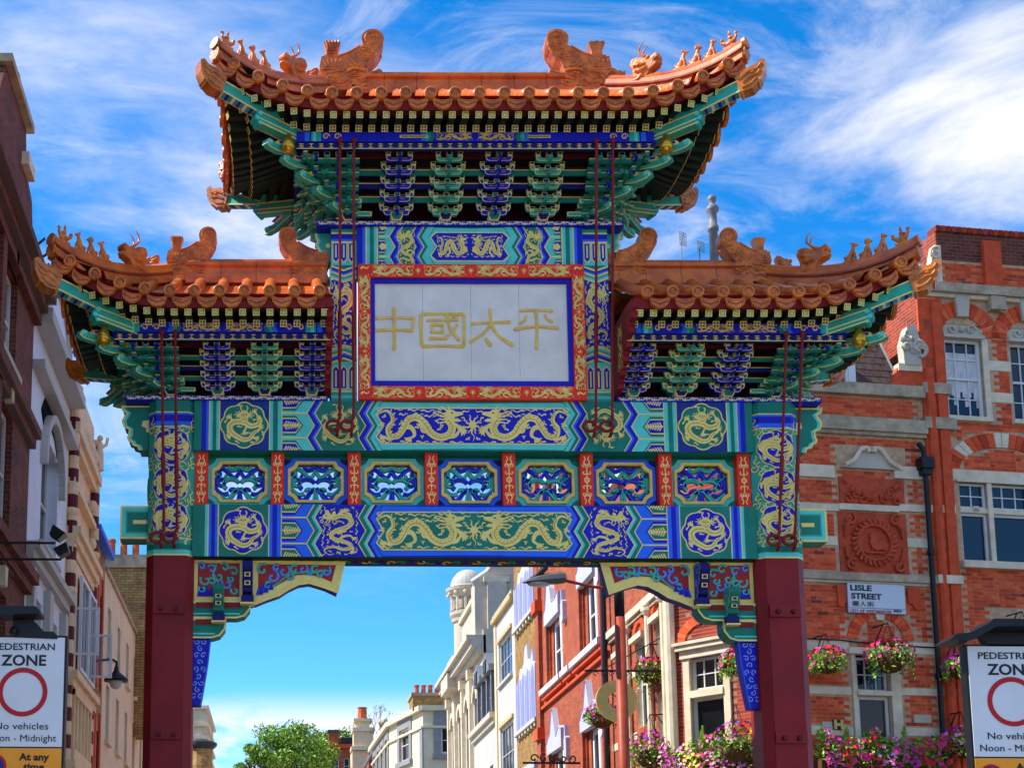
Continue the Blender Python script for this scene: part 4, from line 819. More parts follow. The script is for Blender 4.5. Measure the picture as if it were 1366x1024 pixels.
    for sg in segs:
        L = pt(sg, 0)[2]; N_ = round(L/.292); n = sg[2]; nn = Vector((n[0], n[1], 0)); front = n[1] < 0
        for i in range(N_):
            d = (i+.5)*L/N_; p, t, _ = pt(sg, d); qi = inward(sg, d, L)[0]
            roll = 0
            place(DISC, 'eave_disc', p, n)
            b = MB(); pts = [surf(sg, d, qi*j/4)+Vector((0, 0, .0)) for j in range(5)]; pts[0] = p+nn*-.02
            b.tube([mir(v) for v in pts], .072, 'tile', 8); b.build('tile_row', ro, True)
        for i in range(0, N_+1):
            d = i*L/N_
            if (i == 0 and not sg[3]) or (i == N_ and not sg[4]): continue
            d = min(max(d, .07), L-.07); p, t, _ = pt(sg, d); p2 = pt(sg, min(L, d+.1))[0]; p1 = pt(sg, max(0, d-.1))[0]
            sl_ = math.atan2(p2.z-p1.z, (p2-p1).to_2d().length)
            place(DRIP, 'drip_tile', p+Vector((0, 0, -.075))-nn*.02, n, extra=Matrix.Rotation(-sl_*s, 4, 'Y'))
        N2 = round(L/.160)
        for i in range(N2):
            d = (i+.5)*L/N2; p, t, _ = pt(sg, d); e = 1 if (L-d < d and sg[4]) or not sg[3] else -1
            if t > .93: continue
            tang = Vector((-n[1], n[0], 0))*e; out = (nn+tang*(.75*t*t)).normalized()
            dn = Matrix.Rotation(.22, 4, 'X')
            place(RAF1, 'flying_rafter', p-nn*.10+Vector((0, 0, -.213-.03*t)), (out.x, out.y), extra=dn)
            p3 = pt(sg, d)[0]
            place(RAF0, 'rafter', p-nn*.34+Vector((0, 0, -.240-.09*t*t)), (out.x, out.y), extra=Matrix.Rotation(.34, 4, 'X'))
    # ridge tiles
    xa, xb = (-xr+.28, xr-.28) if up else (xin+.02, xr-.2); n = round((xb-xa)/.42)
    h = zRt-zR; part_core = MB(); part_core.box(min(s*xa, s*xb), max(s*xa, s*xb), -.05, .05, zR-.05, zRt-.02, 'mortar_pink'); part_core.build('ridge_core', ro)
    for i in range(n):
        u0, u1 = xa+(xb-xa)*i/n+.003, xa+(xb-xa)*(i+1)/n-.003
        pr_ = [(-.12, -.06), (-.12, h*.18), (-.085, h*.24), (-.085, h*.52), (-.125, h*.58), (-.125, h*.72), (-.07, h*.80), (-.06, h*.93), (-.03, h), (.03, h), (.06, h*.93), (.07, h*.80), (.125, h*.72), (.125, h*.58), (.085, h*.52), (.085, h*.24), (.12, h*.18), (.12, -.06)]
        b = MB(); b.prism(pr_, lambda u, v, w: (s*w, u, zR+v), u0, u1, 'tile'); b.build('ridge_tile', ro)
    # hip ridges, beasts, corner beams
    for e in ((-1, 1) if up else (1,)):
        for f in (-1, 1):
            def hp(t, dz=0, xr=xr):
                sg = segs[0]; d = (xe+e*(xr+(xe-xr)*t) if up else (xr+(xe-xr)*t)-xin); d = d if not up else (xe+e*(xr+(xe-xr)*t))
                p = surf(sg, d, yE*(1-t)); p, y = p, -yE*t*1.045
                return Vector((e*(xr+(xe+.07-xr)*t), -f*y if f > 0 else y, p.z+dz))
            pts = [hp(t/10) for t in range(0, 11)]
            b = MB()
            for lo, hi, w, m in ((-.02, .085, .085, 'tile'), (.085, .115, .105, 'tile_dark'), (.115, .175, .09, 'tile')):
                for i in range(10):
                    A, B_ = pts[i], pts[i+1]; dv = (B_-A).normalized(); r = Vector((-dv.y, dv.x, 0)).normalized()*w
                    b.hexa([mir(v) for v in (A-r+Vector((0, 0, lo)), A+r+Vector((0, 0, lo)), B_+r+Vector((0, 0, lo)), B_-r+Vector((0, 0, lo)), A-r*.9+Vector((0, 0, hi)), A+r*.9+Vector((0, 0, hi)), B_+r*.9+Vector((0, 0, hi)), B_-r*.9+Vector((0, 0, hi)))], m)
            b.tube([mir(p+Vector((0, 0, .185))) for p in pts], .07, 'tile', 8)
            tipd = (pts[-1]-pts[-2]).normalized(); b.tube([mir(pts[-1]+Vector((0, 0, .185))-tipd*.01), mir(pts[-1]+Vector((0, 0, .185))+tipd*.035)], .078, 'tile_carved', 10)
            b.tube([mir(pts[-1]+Vector((0, 0, .06))-tipd*.03), mir(pts[-1]+Vector((0, 0, .05))+tipd*.03)], .085, 'tile_carved', 10)
            ho = b.build('hip_ridge', ro)
            if f < 0 or True:
                dirn = Vector((s*e*(xe-xr), f*yE, 0)).normalized(); yaw = math.atan2(-dirn.y, -dirn.x)     # figures look outward along local -x
                for k, t in enumerate((.925, .79, .69, .59)):
                    P0, P1 = hp(t-.02), hp(t+.02); tl = math.atan2(P1.z-P0.z, (P1-P0).to_2d().length)
                    link('ridge_beast' if k else 'immortal_figure', BEASTS[k-1] if k else IMM, ho, mat=Matrix.Translation(mir(hp(t, .255))) @ rz(yaw) @ Matrix.Rotation(tl*.6, 4, 'Y'))
                hd = link('horned_dragon_head', HHEAD, ho, mat=Matrix.Translation(mir(hp(.35, .27))) @ rz(yaw) @ Matrix.Rotation(.1, 4, 'Y'))
                link('horn', HORN, ho, mat=Matrix.Translation(mir(hp(.35, .27))) @ rz(yaw) @ Matrix.Rotation(.1, 4, 'Y'))
            # corner beams (inner, outer), with gold edges and chevrons
            tip = Vector((e*(xe+.13), f*(yE+.08), zE+.09)); inn = Vector((e*(xe-1.05), f*(yE-.52), zE-.26)); mid = inn.lerp(tip, .50)
            dv = (tip-inn).normalized()
            b = MB(); boxdir(b, mir(mid-dv*.25), mir(tip-dv*.03), .12, .15, 'teal')
            for sx_ in (-1, 1):
                for zz_ in (-1, 1):
                    r = Vector((-dv.y, dv.x, 0)).normalized()*.062*sx_; z_ = Vector((0, 0, zz_*.07)); boxdir(b, mir(mid+r+z_), mir(tip-dv*.03+r+z_), .012, .016, 'gold')
            for k in range(7):
                c = mid.lerp(tip, .05+.12*k)+Vector((0, 0, -.081))
                boxdir(b, mir(c), mir(c+dv*.035), .112, .004, 'blue' if k % 2 else 'white_paint')
            b.build('corner_beam', ro)
            m2 = inn.lerp(tip, .52)+Vector((0, 0, -.13)); b = MB(); boxdir(b, mir(inn+Vector((0, 0, -.06))), mir(m2), .13, .15, 'teal')
            for sx_ in (-1, 1):
                r = Vector((-dv.y, dv.x, 0)).normalized()*.067*sx_
                for zz_ in (-.07, -.02, .07): boxdir(b, mir(inn+r+Vector((0, 0, -.06+zz_))), mir(m2+r+Vector((0, 0, zz_))), .008, .014, 'gold')
            rv = Vector((-dv.y, dv.x, 0)).normalized()*.068
            for k, (o_, z_, r_) in enumerate(((.0, .05, .05), (.03, -.02, .045), (.0, -.07, .035))): b.tube([mir(m2+dv*o_+Vector((0, 0, z_))-rv), mir(m2+dv*o_+Vector((0, 0, z_))+rv)], r_, 'teal', 10); b.tube([mir(m2+dv*o_+Vector((0, 0, z_))-rv*1.03), mir(m2+dv*o_+Vector((0, 0, z_))+rv*1.03)], r_*.6, 'teal_light', 8)
            b.build('corner_beam', ro)
            yaw2 = math.atan2(-dv.y, -dv.x*s); tl = math.atan2(dv.z, dv.to_2d().length)
            link('corner_cap', CAPM, ro, mat=Matrix.Translation(mir(tip)) @ rz(yaw2) @ Matrix.Rotation(tl, 4, 'Y'))
            b = MB(); g = Vector((e*(xc+.76), f*.97, zP+.02)); b.lathe([(.03, -.13), (.075, -.10), (.085, -.03), (.06, .04), (.035, .06), (.04, .10)], mir(g), 'gilt', 12); b.build('gilded_vase', ro, True)
    # purlin ring and frieze under the rafters
    xo = xc+.64
    for (pa, pb, n) in (((cx0, -.87), (xo, -.87), (0, -1)), ((xo, -.87), (xo, .87), (1, 0)), ((xo, .87), (cx0, .87), (0, 1)))+((((-xo, .87), (-xo, -.87), (-1, 0)),) if up else ()):
        b = MB(); L = math.hypot(pb[0]-pa[0], pb[1]-pa[1]); dx, dy = (pb[0]-pa[0])/L, (pb[1]-pa[1])/L; nx, ny = n
        F3 = lambda u, v, w: mir((pa[0]+dx*u+nx*w, pa[1]+dy*u+ny*w, v))
        q = [(0, zP+.085), (L, zP+.085), (L, zP+.215), (0, zP+.215)]; b.prism(q, F3, -.06, .03, 'blue'); b.prism([(0, zP), (L, zP), (L, zP+.085), (0, zP+.085)], F3, -.05, .01, 'blue_dark'); o = b.build('purlin', ro)
        if n[1] < 0 or True:
            P = Paint(); k = int(L/.12)
            for i in range(k):
                u = (i+.5)*L/k
                for zz_ in ((.02, .065) if i % 2 else (.02, .042, .065)): P.stroke([(u-.026, zP+zz_), (u+.026, zP+zz_)], .009, 'gold_deep', 1)
                P.stroke([(u, zP+.02), (u, zP+.065)], .009, 'gold_deep', 2)
            P.stroke([(0, zP+.004), (L, zP+.004)], .010, 'gold', 1)
            P2 = Paint()
            for u0, u1, m in ((.10, .16, 'blue_light'), (.18, .30, 'teal'), (.20, .24, 'teal_light'), (L-.30, L-.18, 'teal'), (L-.24, L-.2, 'teal_light'), (L-.16, L-.1, 'blue_light')): P2.rect(u0, u1, zP+.088, zP+.212, m, 1 if m == 'teal' else 2)
            if L > 1.9:
                for u in (.36, .5, L-.5, L-.36): P2.stroke(spiral(u, zP+.15, .045, .01, 0, 7, 12), .016, 'gold_deep', 2)
                c = L/2
                for sg_ in (-1, 1):
                    for k_, m in enumerate(('teal_dark', 'teal', 'blue_light')):
                        w0 = c+sg_*(.52+.05*k_); P2.strip([(w0, zP+.09), (w0-sg_*.03, zP+.15), (w0, zP+.21)], [(w0+sg_*.045, zP+.09), (w0+sg_*.015, zP+.15), (w0+sg_*.045, zP+.21)], m, 2)
                    long_dragon(P2, lambda x, y: (c+sg_*(-.25+x*.23), zP+.15+y*.115), .13, 'gold_deep', 3)
                    if L > 3: P2.rect(c+sg_*.75-.17, c+sg_*.75+.17, zP+.13, zP+.17, 'gold_deep', 2); P2.rect(c+sg_*.75-.15, c+sg_*.75+.15, zP+.142, zP+.158, 'teal_dark', 3)
            P2.build('painted_decoration', o, lambda u, v, l: F3(u, v, .03+.002*l)); P.build('gold_marks', o, lambda u, v, l: F3(u, v, .01+.002*l))
    # bracket sets
    BM = bracket_meshes(zs); dz, dy = (zP-zB-.04)/5, .115
    def bset(p, ang, c):
        m0 = Matrix.Translation(mir(p)) @ rz(ang); bo = link('bracket_set', BM[c, 'b'], ro, mat=m0)
        for k in range(5):
            z = .075*zs+dz*k
            def sub(me, name, y, zz_):
                o = bpy.data.objects.new(name, me); COL.objects.link(o); o.parent = ro; o.matrix_local = m0 @ Matrix.Translation((0, y, zz_))
            sub(BM[c, 's'], 'bracket_arm', -.02-dy*k, z)
            if k: sub(BM[c, 'l'], 'bracket_arm', -.02-dy*k+.13, z-dz*.42)
            sub(BM[c, 't'], 'bracket_tongue', -.03-dy*k, z)
    for f in (-1, 1):
        for i, x in enumerate(set_xs): bset((x, f*.25, zB), 0 if f < 0 else PI, ('blue', 'teal')[(i+(0 if up else 0)) % 2])
    for e in ((-1, 1) if up else (1,)):
        bset((e*xc, 0, zB), (PI/2 if e*s > 0 else -PI/2), 'teal')
        for f in (-1, 1):
            m0 = Matrix.Translation(mir((e*xc, f*.25, zB))); bo = link('bracket_set', BM['teal', 'b'], ro, mat=m0)
            for k in range(5):
                z = zB+.075*zs+dz*k; r = .135*(k+1)
                b = MB()
                for q in range(2):      # connecting arms: along the front and along the side
                    for kk, off in ((0, 0.), (1, .09)):
                        if q == 0: A, B_ = (e*(xc-.12), f*(.27+dy*k-off), z-kk*dz*.4), (e*(xc+r*1.02), f*(.27+dy*k-off), z-kk*dz*.4)
                        else: A, B_ = (e*(xc+.02+dy*k*1.15-off), f*.10, z-kk*dz*.4), (e*(xc+.02+dy*k*1.15-off), f*(.25+r*.98), z-kk*dz*.4)
                        boxdir(b, mir(A), mir(B_), .045, .05*zs, 'teal_dark'); A2, B2 = Vector(A)+Vector((0, 0, .03*zs)), Vector(B_)+Vector((0, 0, .03*zs)); kk or boxdir(b, mir(A2), mir(B2), .052, .011, 'gold')
                b.build('bracket_beam', ro)
                for j in range(k+1):
                    link('bracket_tongue', BM['teal' if j % 2 == 0 else 'blue', 't'], ro, mat=Matrix.Translation(mir((e*(xc+.14*j), f*(.27+dy*k), z))) @ rz(0 if f < 0 else PI))
                    link('bracket_tongue', BM['teal', 't'], ro, mat=Matrix.Translation(mir((e*(xc+dy*k*1.15), f*(.25+.11*j), z))) @ rz(PI/2 if e*s > 0 else -PI/2))
                    b_ = None
                ang = math.atan2(-f*1, -s*e*1)
                link('corner_beak', BM['beak'], ro, mat=Matrix.Translation(mir((e*(xc+.04+.205*k), f*(.28+.15*k), z+.02))) @ rz(ang) @ Matrix.Rotation(-.26, 4, 'Y'))
                if k < 4:
                    for j in (1, 2): link('corner_beak', BM['beak'], ro, mat=Matrix.Translation(mir((e*(xc+.02+.18*k), f*(.26+.13*k-.15*j), z))) @ rz(ang+.3*f*s*e) @ Matrix.Rotation(-.26, 4, 'Y') @ Matrix.Scale(.75, 4))
    # boards behind the brackets
    b = MB(); x1 = xc+.1
    for k in range(1, 5):
        z = zB+.05+dz*(k+.55)
        for f in (-1, 1):
            Y = .16+dy*k
            xx0, xx1 = (-(xc+.1*k) if up else xin), xc+.1*k
            if k < 4: b.box(min(s*xx0, s*xx1), max(s*xx0, s*xx1), min(f*Y, f*(Y+.03)), max(f*Y, f*(Y+.03)), z+dz*.18, z+dz*.72, ('blue_dark', 'teal_dark')[k % 2]); b.box(min(s*xx0, s*xx1), max(s*xx0, s*xx1), min(f*Y, f*(Y+.035)), max(f*Y, f*(Y+.035)), z+dz*.72, z+dz*.80, 'gold')
            b.box(min(s*xx0, s*xx1), max(s*xx0, s*xx1), min(f*(Y-.02), f*Y), max(f*(Y-.02), f*Y), z+dz*.7, z+dz*1.2, 'maroon_dark')
    b.build('bracket_back_board', ro)
    # ridge dragons
    for e in ((-1, 1) if up else (1,)):
        q = Matrix.Translation(mir((e*(xr-.22), 0, zR+.02)))
        q = q @ (rz(PI) if e*s > 0 else Matrix.Identity(4)) @ Matrix.Diagonal((1., 1., .93, 1) if up else (.76, .8, .78, 1))
        link('ridge_dragon', CHI, ro, mat=q)
        link('back_beast', HHEAD, ro, mat=Matrix.Translation(mir((e*(xr+.25), 0.05, zR+.24))) @ rz(0 if e*s < 0 else PI) @ Matrix.Scale(.55, 4))
    if not up:
        q = Matrix.Translation(mir((xin+.26, 0, zR+.02))) @ (Matrix.Identity(4) if s > 0 else rz(PI)) @ Matrix.Diagonal((.78, .8, .78, 1))
        link('ridge_dragon', CHIN, ro, mat=q)
        # scalloped red end board against the upper post
        pr_ = [(.9, zE-.02), (1.18, zE-.05), (1.2, zE-.16)]
        n = 6
        for k in range(n):
            y0, za = 1.16-(.86)*k/n, zE-.18-(zE-.18-8.23)*k/n; y1, zb_ = 1.16-.86*(k+1)/n, zE-.18-(zE-.18-8.23)*(k+1)/n
            pr_ += [(y0, za), (y0+.02, za-.05), (y0-.01, (za+zb_)/2-.03), (y1+.02, zb_+.02)]
        pr_ += [(.2, 8.22), (.2, zE-.02)]
        b = MB(); b.prism([(-y, z) for y, z in pr_], lambda u, v, w: (s*w, u, v), xin-.02, xin+.055, 'maroon'); o = b.build('end_board', ro)
        P = Paint(); tall_dragon(P, .62, zE-.40, .12, .30, l=1, flip=1, m='gold_deep'); P.build('gold_dragons', o, lambda u, v, l: (s*(xin-.02-.003*l if s > 0 else xin-.02-.003*l), -u, v))
    return ro
do_roof('upper', 1, 0, 3.10, 1.75, 11.63, 12.46, 12.75, 10.53, 11.14, [-.92, -.305, .305, .92], 1.53, 1., 'orange tiled hipped roof high above the marble name board')
for s in (-1, 1):
    do_roof('lower', s, 1.77, 5.0, 3.78, 9.105, 9.85, 10.15, 8.215, 8.67, [1.98, 2.56, 3.14], 3.72, .84, 'orange tiled side roof next to the '+('dark brick house' if s < 0 else 'corner house'))
# --- red tie rods with hooked ends
for xs_, zt, zb_, Yb in ((((-3.79, -3.63), 8.72, 6.52, -.36),), (((3.64, 3.83), 8.72, 6.52, -.36),), (((-1.66, -1.49), 11.2, 7.92, -.42),), (((1.46, 1.66), 11.2, 7.92, -.42),)) and [((-3.79, -3.63), 8.72, 6.52, -.36), ((3.64, 3.83), 8.72, 6.52, -.36), ((-1.66, -1.49), 11.2, 7.92, -.42), ((1.46, 1.66), 11.2, 7.92, -.42)]:
    for x in xs_:
        b = MB(); top = Vector((x, -.93, zt)); bot = Vector((x+.02, Yb, zb_)); d = bot-top
        b.tube([top, bot], .017, 'maroon', 8); b.tube([top+d*.62, top+d*.80], .026, 'maroon', 8)
        lp = [bot+Vector((0, 0, .02)), bot+Vector((-.004, -.01, -.05)), bot+Vector((-.03, -.02, -.085))]+[bot+Vector((-.085+.075*math.cos(t), -.035, -.15+.062*math.sin(t))) for t in [1.2+.42*q for q in range(13)]]+[bot+Vector((.015, -.02, -.16))]
        b.tube(lp, .021, 'maroon', 8)
        b.tube([bot+Vector((-.02, .08, -.09)), bot+Vector((-.02, -.04, -.11)), bot+Vector((-.022, -.065, -.16)), bot+Vector((-.03, -.05, -.23)), bot+Vector((-.03, .02, -.26))], .02, 'maroon', 8)
        b.ball(top+Vector((0, 0, .02)), .035, 'maroon'); b.build('tie_rod', gate)
# ------------------------------------------------------------------ ground
b = MB(); b.poly([(-900, -900, 0), (900, -900, 0), (900, 1600, 0), (-900, 1600, 0)], 'asphalt'); tag(b.build('ground'), 'dark asphalt ground of the town around the street', 'ground', kind='structure')
b = MB(); b.poly([(-4.65, -60, .004), (4.65, -60, .004), (4.65, 110, .004), (-4.65, 110, .004)], 'setts'); tag(b.build('road'), 'grey granite paved street running under the gate', 'road', kind='structure')
for s in (-1, 1):
    x0, x1 = sorted((s*4.6, s*7.5)); b = MB(); b.box(x0, x1, -30, 110, .004, .13, 'paving'); tag(b.build('pavement'), 'grey stone pavement along the '+('dark brick' if s < 0 else 'orange brick')+' house fronts', 'pavement', kind='structure')
# ------------------------------------------------------------------ facade toolkit
class Fac:
    def __init__(s, ox, oy, ang):      # e runs along the wall (to the right when seen from outside), n points out
        s.o = Vector((ox, oy, 0)); s.e = Vector((math.cos(ang), math.sin(ang), 0)); s.n = Vector((math.sin(ang), -math.cos(ang), 0))
    def p(s, u, v, d=0.): return s.o+s.e*u+s.n*d+Vector((0, 0, v))
    def at(s, px, py, d=0.):
        v = ray(px, py); o = s.o+s.n*d; t = (o-CAM).dot(s.n)/v.dot(s.n); q = CAM+v*t; return ((q-s.o).dot(s.e), q.z)
    def box(s, b, u0, u1, v0, v1, d0, d1, m):
        if u0 > u1: u0, u1 = u1, u0
        b.hexa([s.p(u0, v0, d1), s.p(u1, v0, d1), s.p(u1, v0, d0), s.p(u0, v0, d0), s.p(u0, v1, d1), s.p(u1, v1, d1), s.p(u1, v1, d0), s.p(u0, v1, d0)], m)
    def prism(s, b, pts, d0, d1, m, ms=None): b.prism(pts, lambda u, v, w: s.p(u, v, w), d1, d0, m, ms)
    def wall(s, b, u0, u1, v0, v1, ops, m, rev=.14, mr=None):
        us = sorted({u0, u1, *[q for o in ops for q in o[:2]]}); vs = sorted({v0, v1, *[q for o in ops for q in o[2:4]]})
        for i in range(len(us)-1):
            for j in range(len(vs)-1):
                cu, cv = (us[i]+us[i+1])/2, (vs[j]+vs[j+1])/2
                if any(o[0] < cu < o[1] and o[2] < cv < o[3] for o in ops) or not (u0 < cu < u1 and v0 < cv < v1): continue
                b.poly([s.p(us[i], vs[j]), s.p(us[i+1], vs[j]), s.p(us[i+1], vs[j+1]), s.p(us[i], vs[j+1])], m)
        for a, c, e, f in [o[:4] for o in ops]:
            for q in (((a, e), (c, e)), ((c, e), (c, f)), ((c, f), (a, f)), ((a, f), (a, e))): b.poly([s.p(*q[0]), s.p(*q[1]), s.p(*q[1], -rev), s.p(*q[0], -rev)], mr or m)
    def body(s, b, u0, u1, v1, depth, m, roof='lead_dark', v0=0., rev=.14):
        b.poly([s.p(u0, v0), s.p(u0, v1), s.p(u0, v1, -depth), s.p(u0, v0, -depth)], m); b.poly([s.p(u1, v0), s.p(u1, v0, -depth), s.p(u1, v1, -depth), s.p(u1, v1)], m)
        b.poly([s.p(u0, v1-.02), s.p(u1, v1-.02), s.p(u1, v1-.02, -depth), s.p(u0, v1-.02, -depth)], roof); b.poly([s.p(u0, v0, -depth), s.p(u0, v1, -depth), s.p(u1, v1, -depth), s.p(u1, v0, -depth)], m)
    def window(s, par, u0, u1, v0, v1, cols=2, rows=2, rec=.13, fr=.06, m='frame_white', glass='glass', sash=True, sill=None, curtain=0, bars=.02, name='window'):
        b = MB(); d0, d1 = -rec-.04, -rec+.02
        s.box(b, u0, u1, v0, v0+fr, d0, d1, m); s.box(b, u0, u1, v1-fr, v1, d0, d1, m); s.box(b, u0, u0+fr, v0+fr, v1-fr, d0, d1, m); s.box(b, u1-fr, u1, v0+fr, v1-fr, d0, d1, m)
        vm = (v0+v1)/2
        if sash: s.box(b, u0+fr, u1-fr, vm-.02, vm+.025, d0, d1+.004, m)
        for i in range(1, cols):
            u = u0+(u1-u0)*i/cols; s.box(b, u-bars/2, u+bars/2, v0+fr, v1-fr, d0+.01, d1-.012, m)
        for j in range(1, rows):
            v = v0+(v1-v0)*j/rows
            if sash and abs(v-vm) < .03: continue
            s.box(b, u0+fr, u1-fr, v-bars/2, v+bars/2, d0+.01, d1-.014, m)
        o = b.build(name, par)
        zz_ = ((v0+fr, vm-.02), (vm+.025, v1-fr)) if sash else ((v0+fr, v1-fr),)
        for a, c in zz_:
            g = MB(); g.poly([s.p(u0+fr, a, d0+.018), s.p(u1-fr, a, d0+.018), s.p(u1-fr, c, d0+.018), s.p(u0+fr, c, d0+.018)], glass); g.build('pane', o)
        if curtain:
            g = MB(); n = 14
            for i in range(n):
                a, c = u0+fr+(u1-u0-2*fr)*i/n, u0+fr+(u1-u0-2*fr)*(i+1)/n; lo = v0+(v1-v0)*(.25+.1*math.sin(i*1.3))
                g.poly([s.p(a, lo, d0+.021+.004*math.sin(i*2)), s.p(c, lo, d0+.021+.004*math.sin(i*2+2)), s.p(c, v1-fr-.2, d0+.021), s.p(a, v1-fr-.2, d0+.021)], 'curtain')
            g.build('curtain', o)
        if sill:
            g = MB(); s.box(g, u0-.08, u1+.08, v0-.09, v0, -rec, .10, sill); g.build('sill', o)
        return o
    def arch(s, b, cu, cv, r, w, a0, a1, d0, d1, m, n=14, m2=None, k2=()):
        for i in range(n):
            t0, t1 = a0+(a1-a0)*i/n, a0+(a1-a0)*(i+1)/n-.006
            q = [(cu+r*math.cos(t0), cv+r*math.sin(t0)), (cu+r*math.cos(t1), cv+r*math.sin(t1)), (cu+(r+w)*math.cos(t1), cv+(r+w)*math.sin(t1)), (cu+(r+w)*math.cos(t0), cv+(r+w)*math.sin(t0))]
            s.prism(b, q, d0, d1, m2 if i in k2 else m)
def part(name, par, fn):
    b = MB(); fn(b); return b.build(name, par)
def chimney(b, F, u0, u1, d0, d1, v0, v1, npots, m='brick_brown', along='u', pm='pot', ph=.55, pr=.11):
    F.box(b, u0, u1, v0, v1, d0, d1, m); F.box(b, u0-.06, u1+.06, v1, v1+.12, d0-.06, d1+.06, 'stone_dark')
# ------------------------------------------------------------------ corner house at Lisle Street (bricks laid one by one on the wall that faces the gate)
A8 = math.radians(8); LF = Fac(6.3, 9.0, A8)
house = empty('corner_house', (8.5, 9.5, 0), 'red brick corner house with stone bands beside the street name sign', 'house')
U = lambda px, py: LF.at(px, py)
UL, UR, ZT1, ZT2, UP0, UP1 = .62, 8.6, 12.3, 15.9, 4.12, 4.64
win_l = (*sorted((U(1143, 940)[0], U(1197, 940)[0])), U(1170, 1003)[1], U(1170, 872)[1])      # stone-framed window under the arch
ww = []
zA0, zA1 = 11.95, 13.62
for k in range(3):
    u0 = U(1262, 490)[0]+k*1.42; ww.append((u0, u0+.80, zA0, zA1+.30))
zB0, zB1 = U(1320, 750)[1], U(1320, 645)[1]
mul = [(4.78, 5.36, zB0, zB1), (5.46, 6.3, zB0, zB1), (6.4, 7.2, zB0, zB1), (7.3, 8.0, zB0, zB1)]
low = [(5.1, 5.9, 4.2, 6.6), (6.4, 7.2, 4.2, 6.6)]
ops = [win_l]+ww+mul+low+[(1.6, 2.4, 1.2, 3.4)]
b = MB(); LF.wall(b, UL, UP1, 0, ZT1, [o for o in ops if o[0] < UP1], 'mortar', .16, 'stone'); LF.wall(b, UP1, UR, 0, ZT2, [o for o in ops if o[0] > UP1], 'mortar', .16, 'stone')
LF.body(b, UL, UP1, ZT1, 6, 'brick_wall'); LF.body(b, UP1, UR, ZT2-.02, 7, 'brick_wall'); b.build('wall', house)
# bands, strings, cornices of stone
stone = []
def band(px0, py0, py1, u0, u1, d=.03, m='stone'):
    z0, z1 = U(px0, py1)[1], U(px0, py0)[1]; stone.append((u0, u1, z0, z1)); part('stone_band', house, lambda b: LF.box(b, u0, u1, z0, z1, -.02, d, m)); return z0, z1
band(1160, 514, 529, UL, UP0, .12, 'stone_dark'); z0, z1 = band(1160, 560, 577, UL, UP0, .13, 'stone_dark'); part('stone_moulding', house, lambda b: LF.box(b, UL, UP0, z0-.07, z0, -.02, .07, 'stone_dark'))
stone.append((UL, UP0, z0-.07, z0))
band(1100, 621, 637, UL, 2.15, .05); band(1225, 624, 640, 3.40, UP1+.02, .05); band(1300, 628, 642, UP1+.02, UR, .05)
band(1095, 672, 681, UL, 2.2, .04); band(1160, 674, 682, 2.2, 3.45, .06); band(1225, 674, 683, 3.45, UP0, .04); band(1260, 675, 685, UP0, UP1, .06)
band(1090, 714, 726, UL, 2.15, .015); band(1225, 718, 730, 3.46, UP0, .015); band(1262, 719, 731, UP0, UP1, .05)
z0, z1 = band(1160, 766, 776, UL, UP0, .11, 'stone_dark'); part('stone_moulding', house, lambda b: LF.box(b, UL, UP0, z0-.05, z0, -.02, .05, 'stone')); stone.append((UL, UP0, z0-.05, z0)); band(1262, 769, 780, UP0, UP1, .14)
band(1100, 853, 868, UL, win_l[0]-.1, .012); band(1225, 857, 872, win_l[1]+.1, UP0, .012); band(1262, 857, 872, UP0, UP1, .05)
band(1100, 915, 925, UL, win_l[0]-.1, .012); band(1225, 918, 927, win_l[1]+.1, UP0, .012); band(1262, 918, 928, UP0, UP1, .05)
band(1100, 968, 980, UL, win_l[0]-.1, .012); band(1225, 970, 981, win_l[1]+.1, UP0, .012); band(1262, 971, 983, UP0, UP1, .05)
for (a, c) in ((428, 443), (480, 493), (522, 535)): band(1275, a, c, UP1, ww[0][0]-.02, .012); band(1335, a+2, c+2, ww[0][1]+.02, ww[1][0]-.02, .012); band(1366, a+4, c+4, ww[1][1]+.02, ww[2][0]-.02, .012); band(1255, a, c, UP0+.1, UP1, .05)
z0, z1 = band(1310, 385, 397, UP0-.1, UR, .16, 'stone_dark'); part('stone_moulding', house, lambda b: LF.box(b, UP0-.05, UR, z0-.08, z0, -.02, .08, 'stone')); stone.append((UP0, UR, z0-.08, z0))
band(1255, 560, 575, UP0-.05, UP1+.1, .14, 'stone_dark'); band(1255, 514, 528, UP0-.02, UP1+.05, .12, 'stone_dark')
zc_ = ZT2; n = int((UR-UP1)/.115)
for i in range(n): part('coping_brick', house, lambda b: LF.box(b, UP1+.115*i, UP1+.115*i+.10, ZT2-.02, ZT2+.10, -.25, .05, ('brick_4', 'brick_3')[i % 2]))
part('parapet_brickwork', house, lambda b: LF.box(b, UP1+.01, UR, ZT2-.62, ZT2-.02, -.22, .012, 'brick_dark')); stone.append((UP1, UR, ZT2-.62, ZT2+.1))
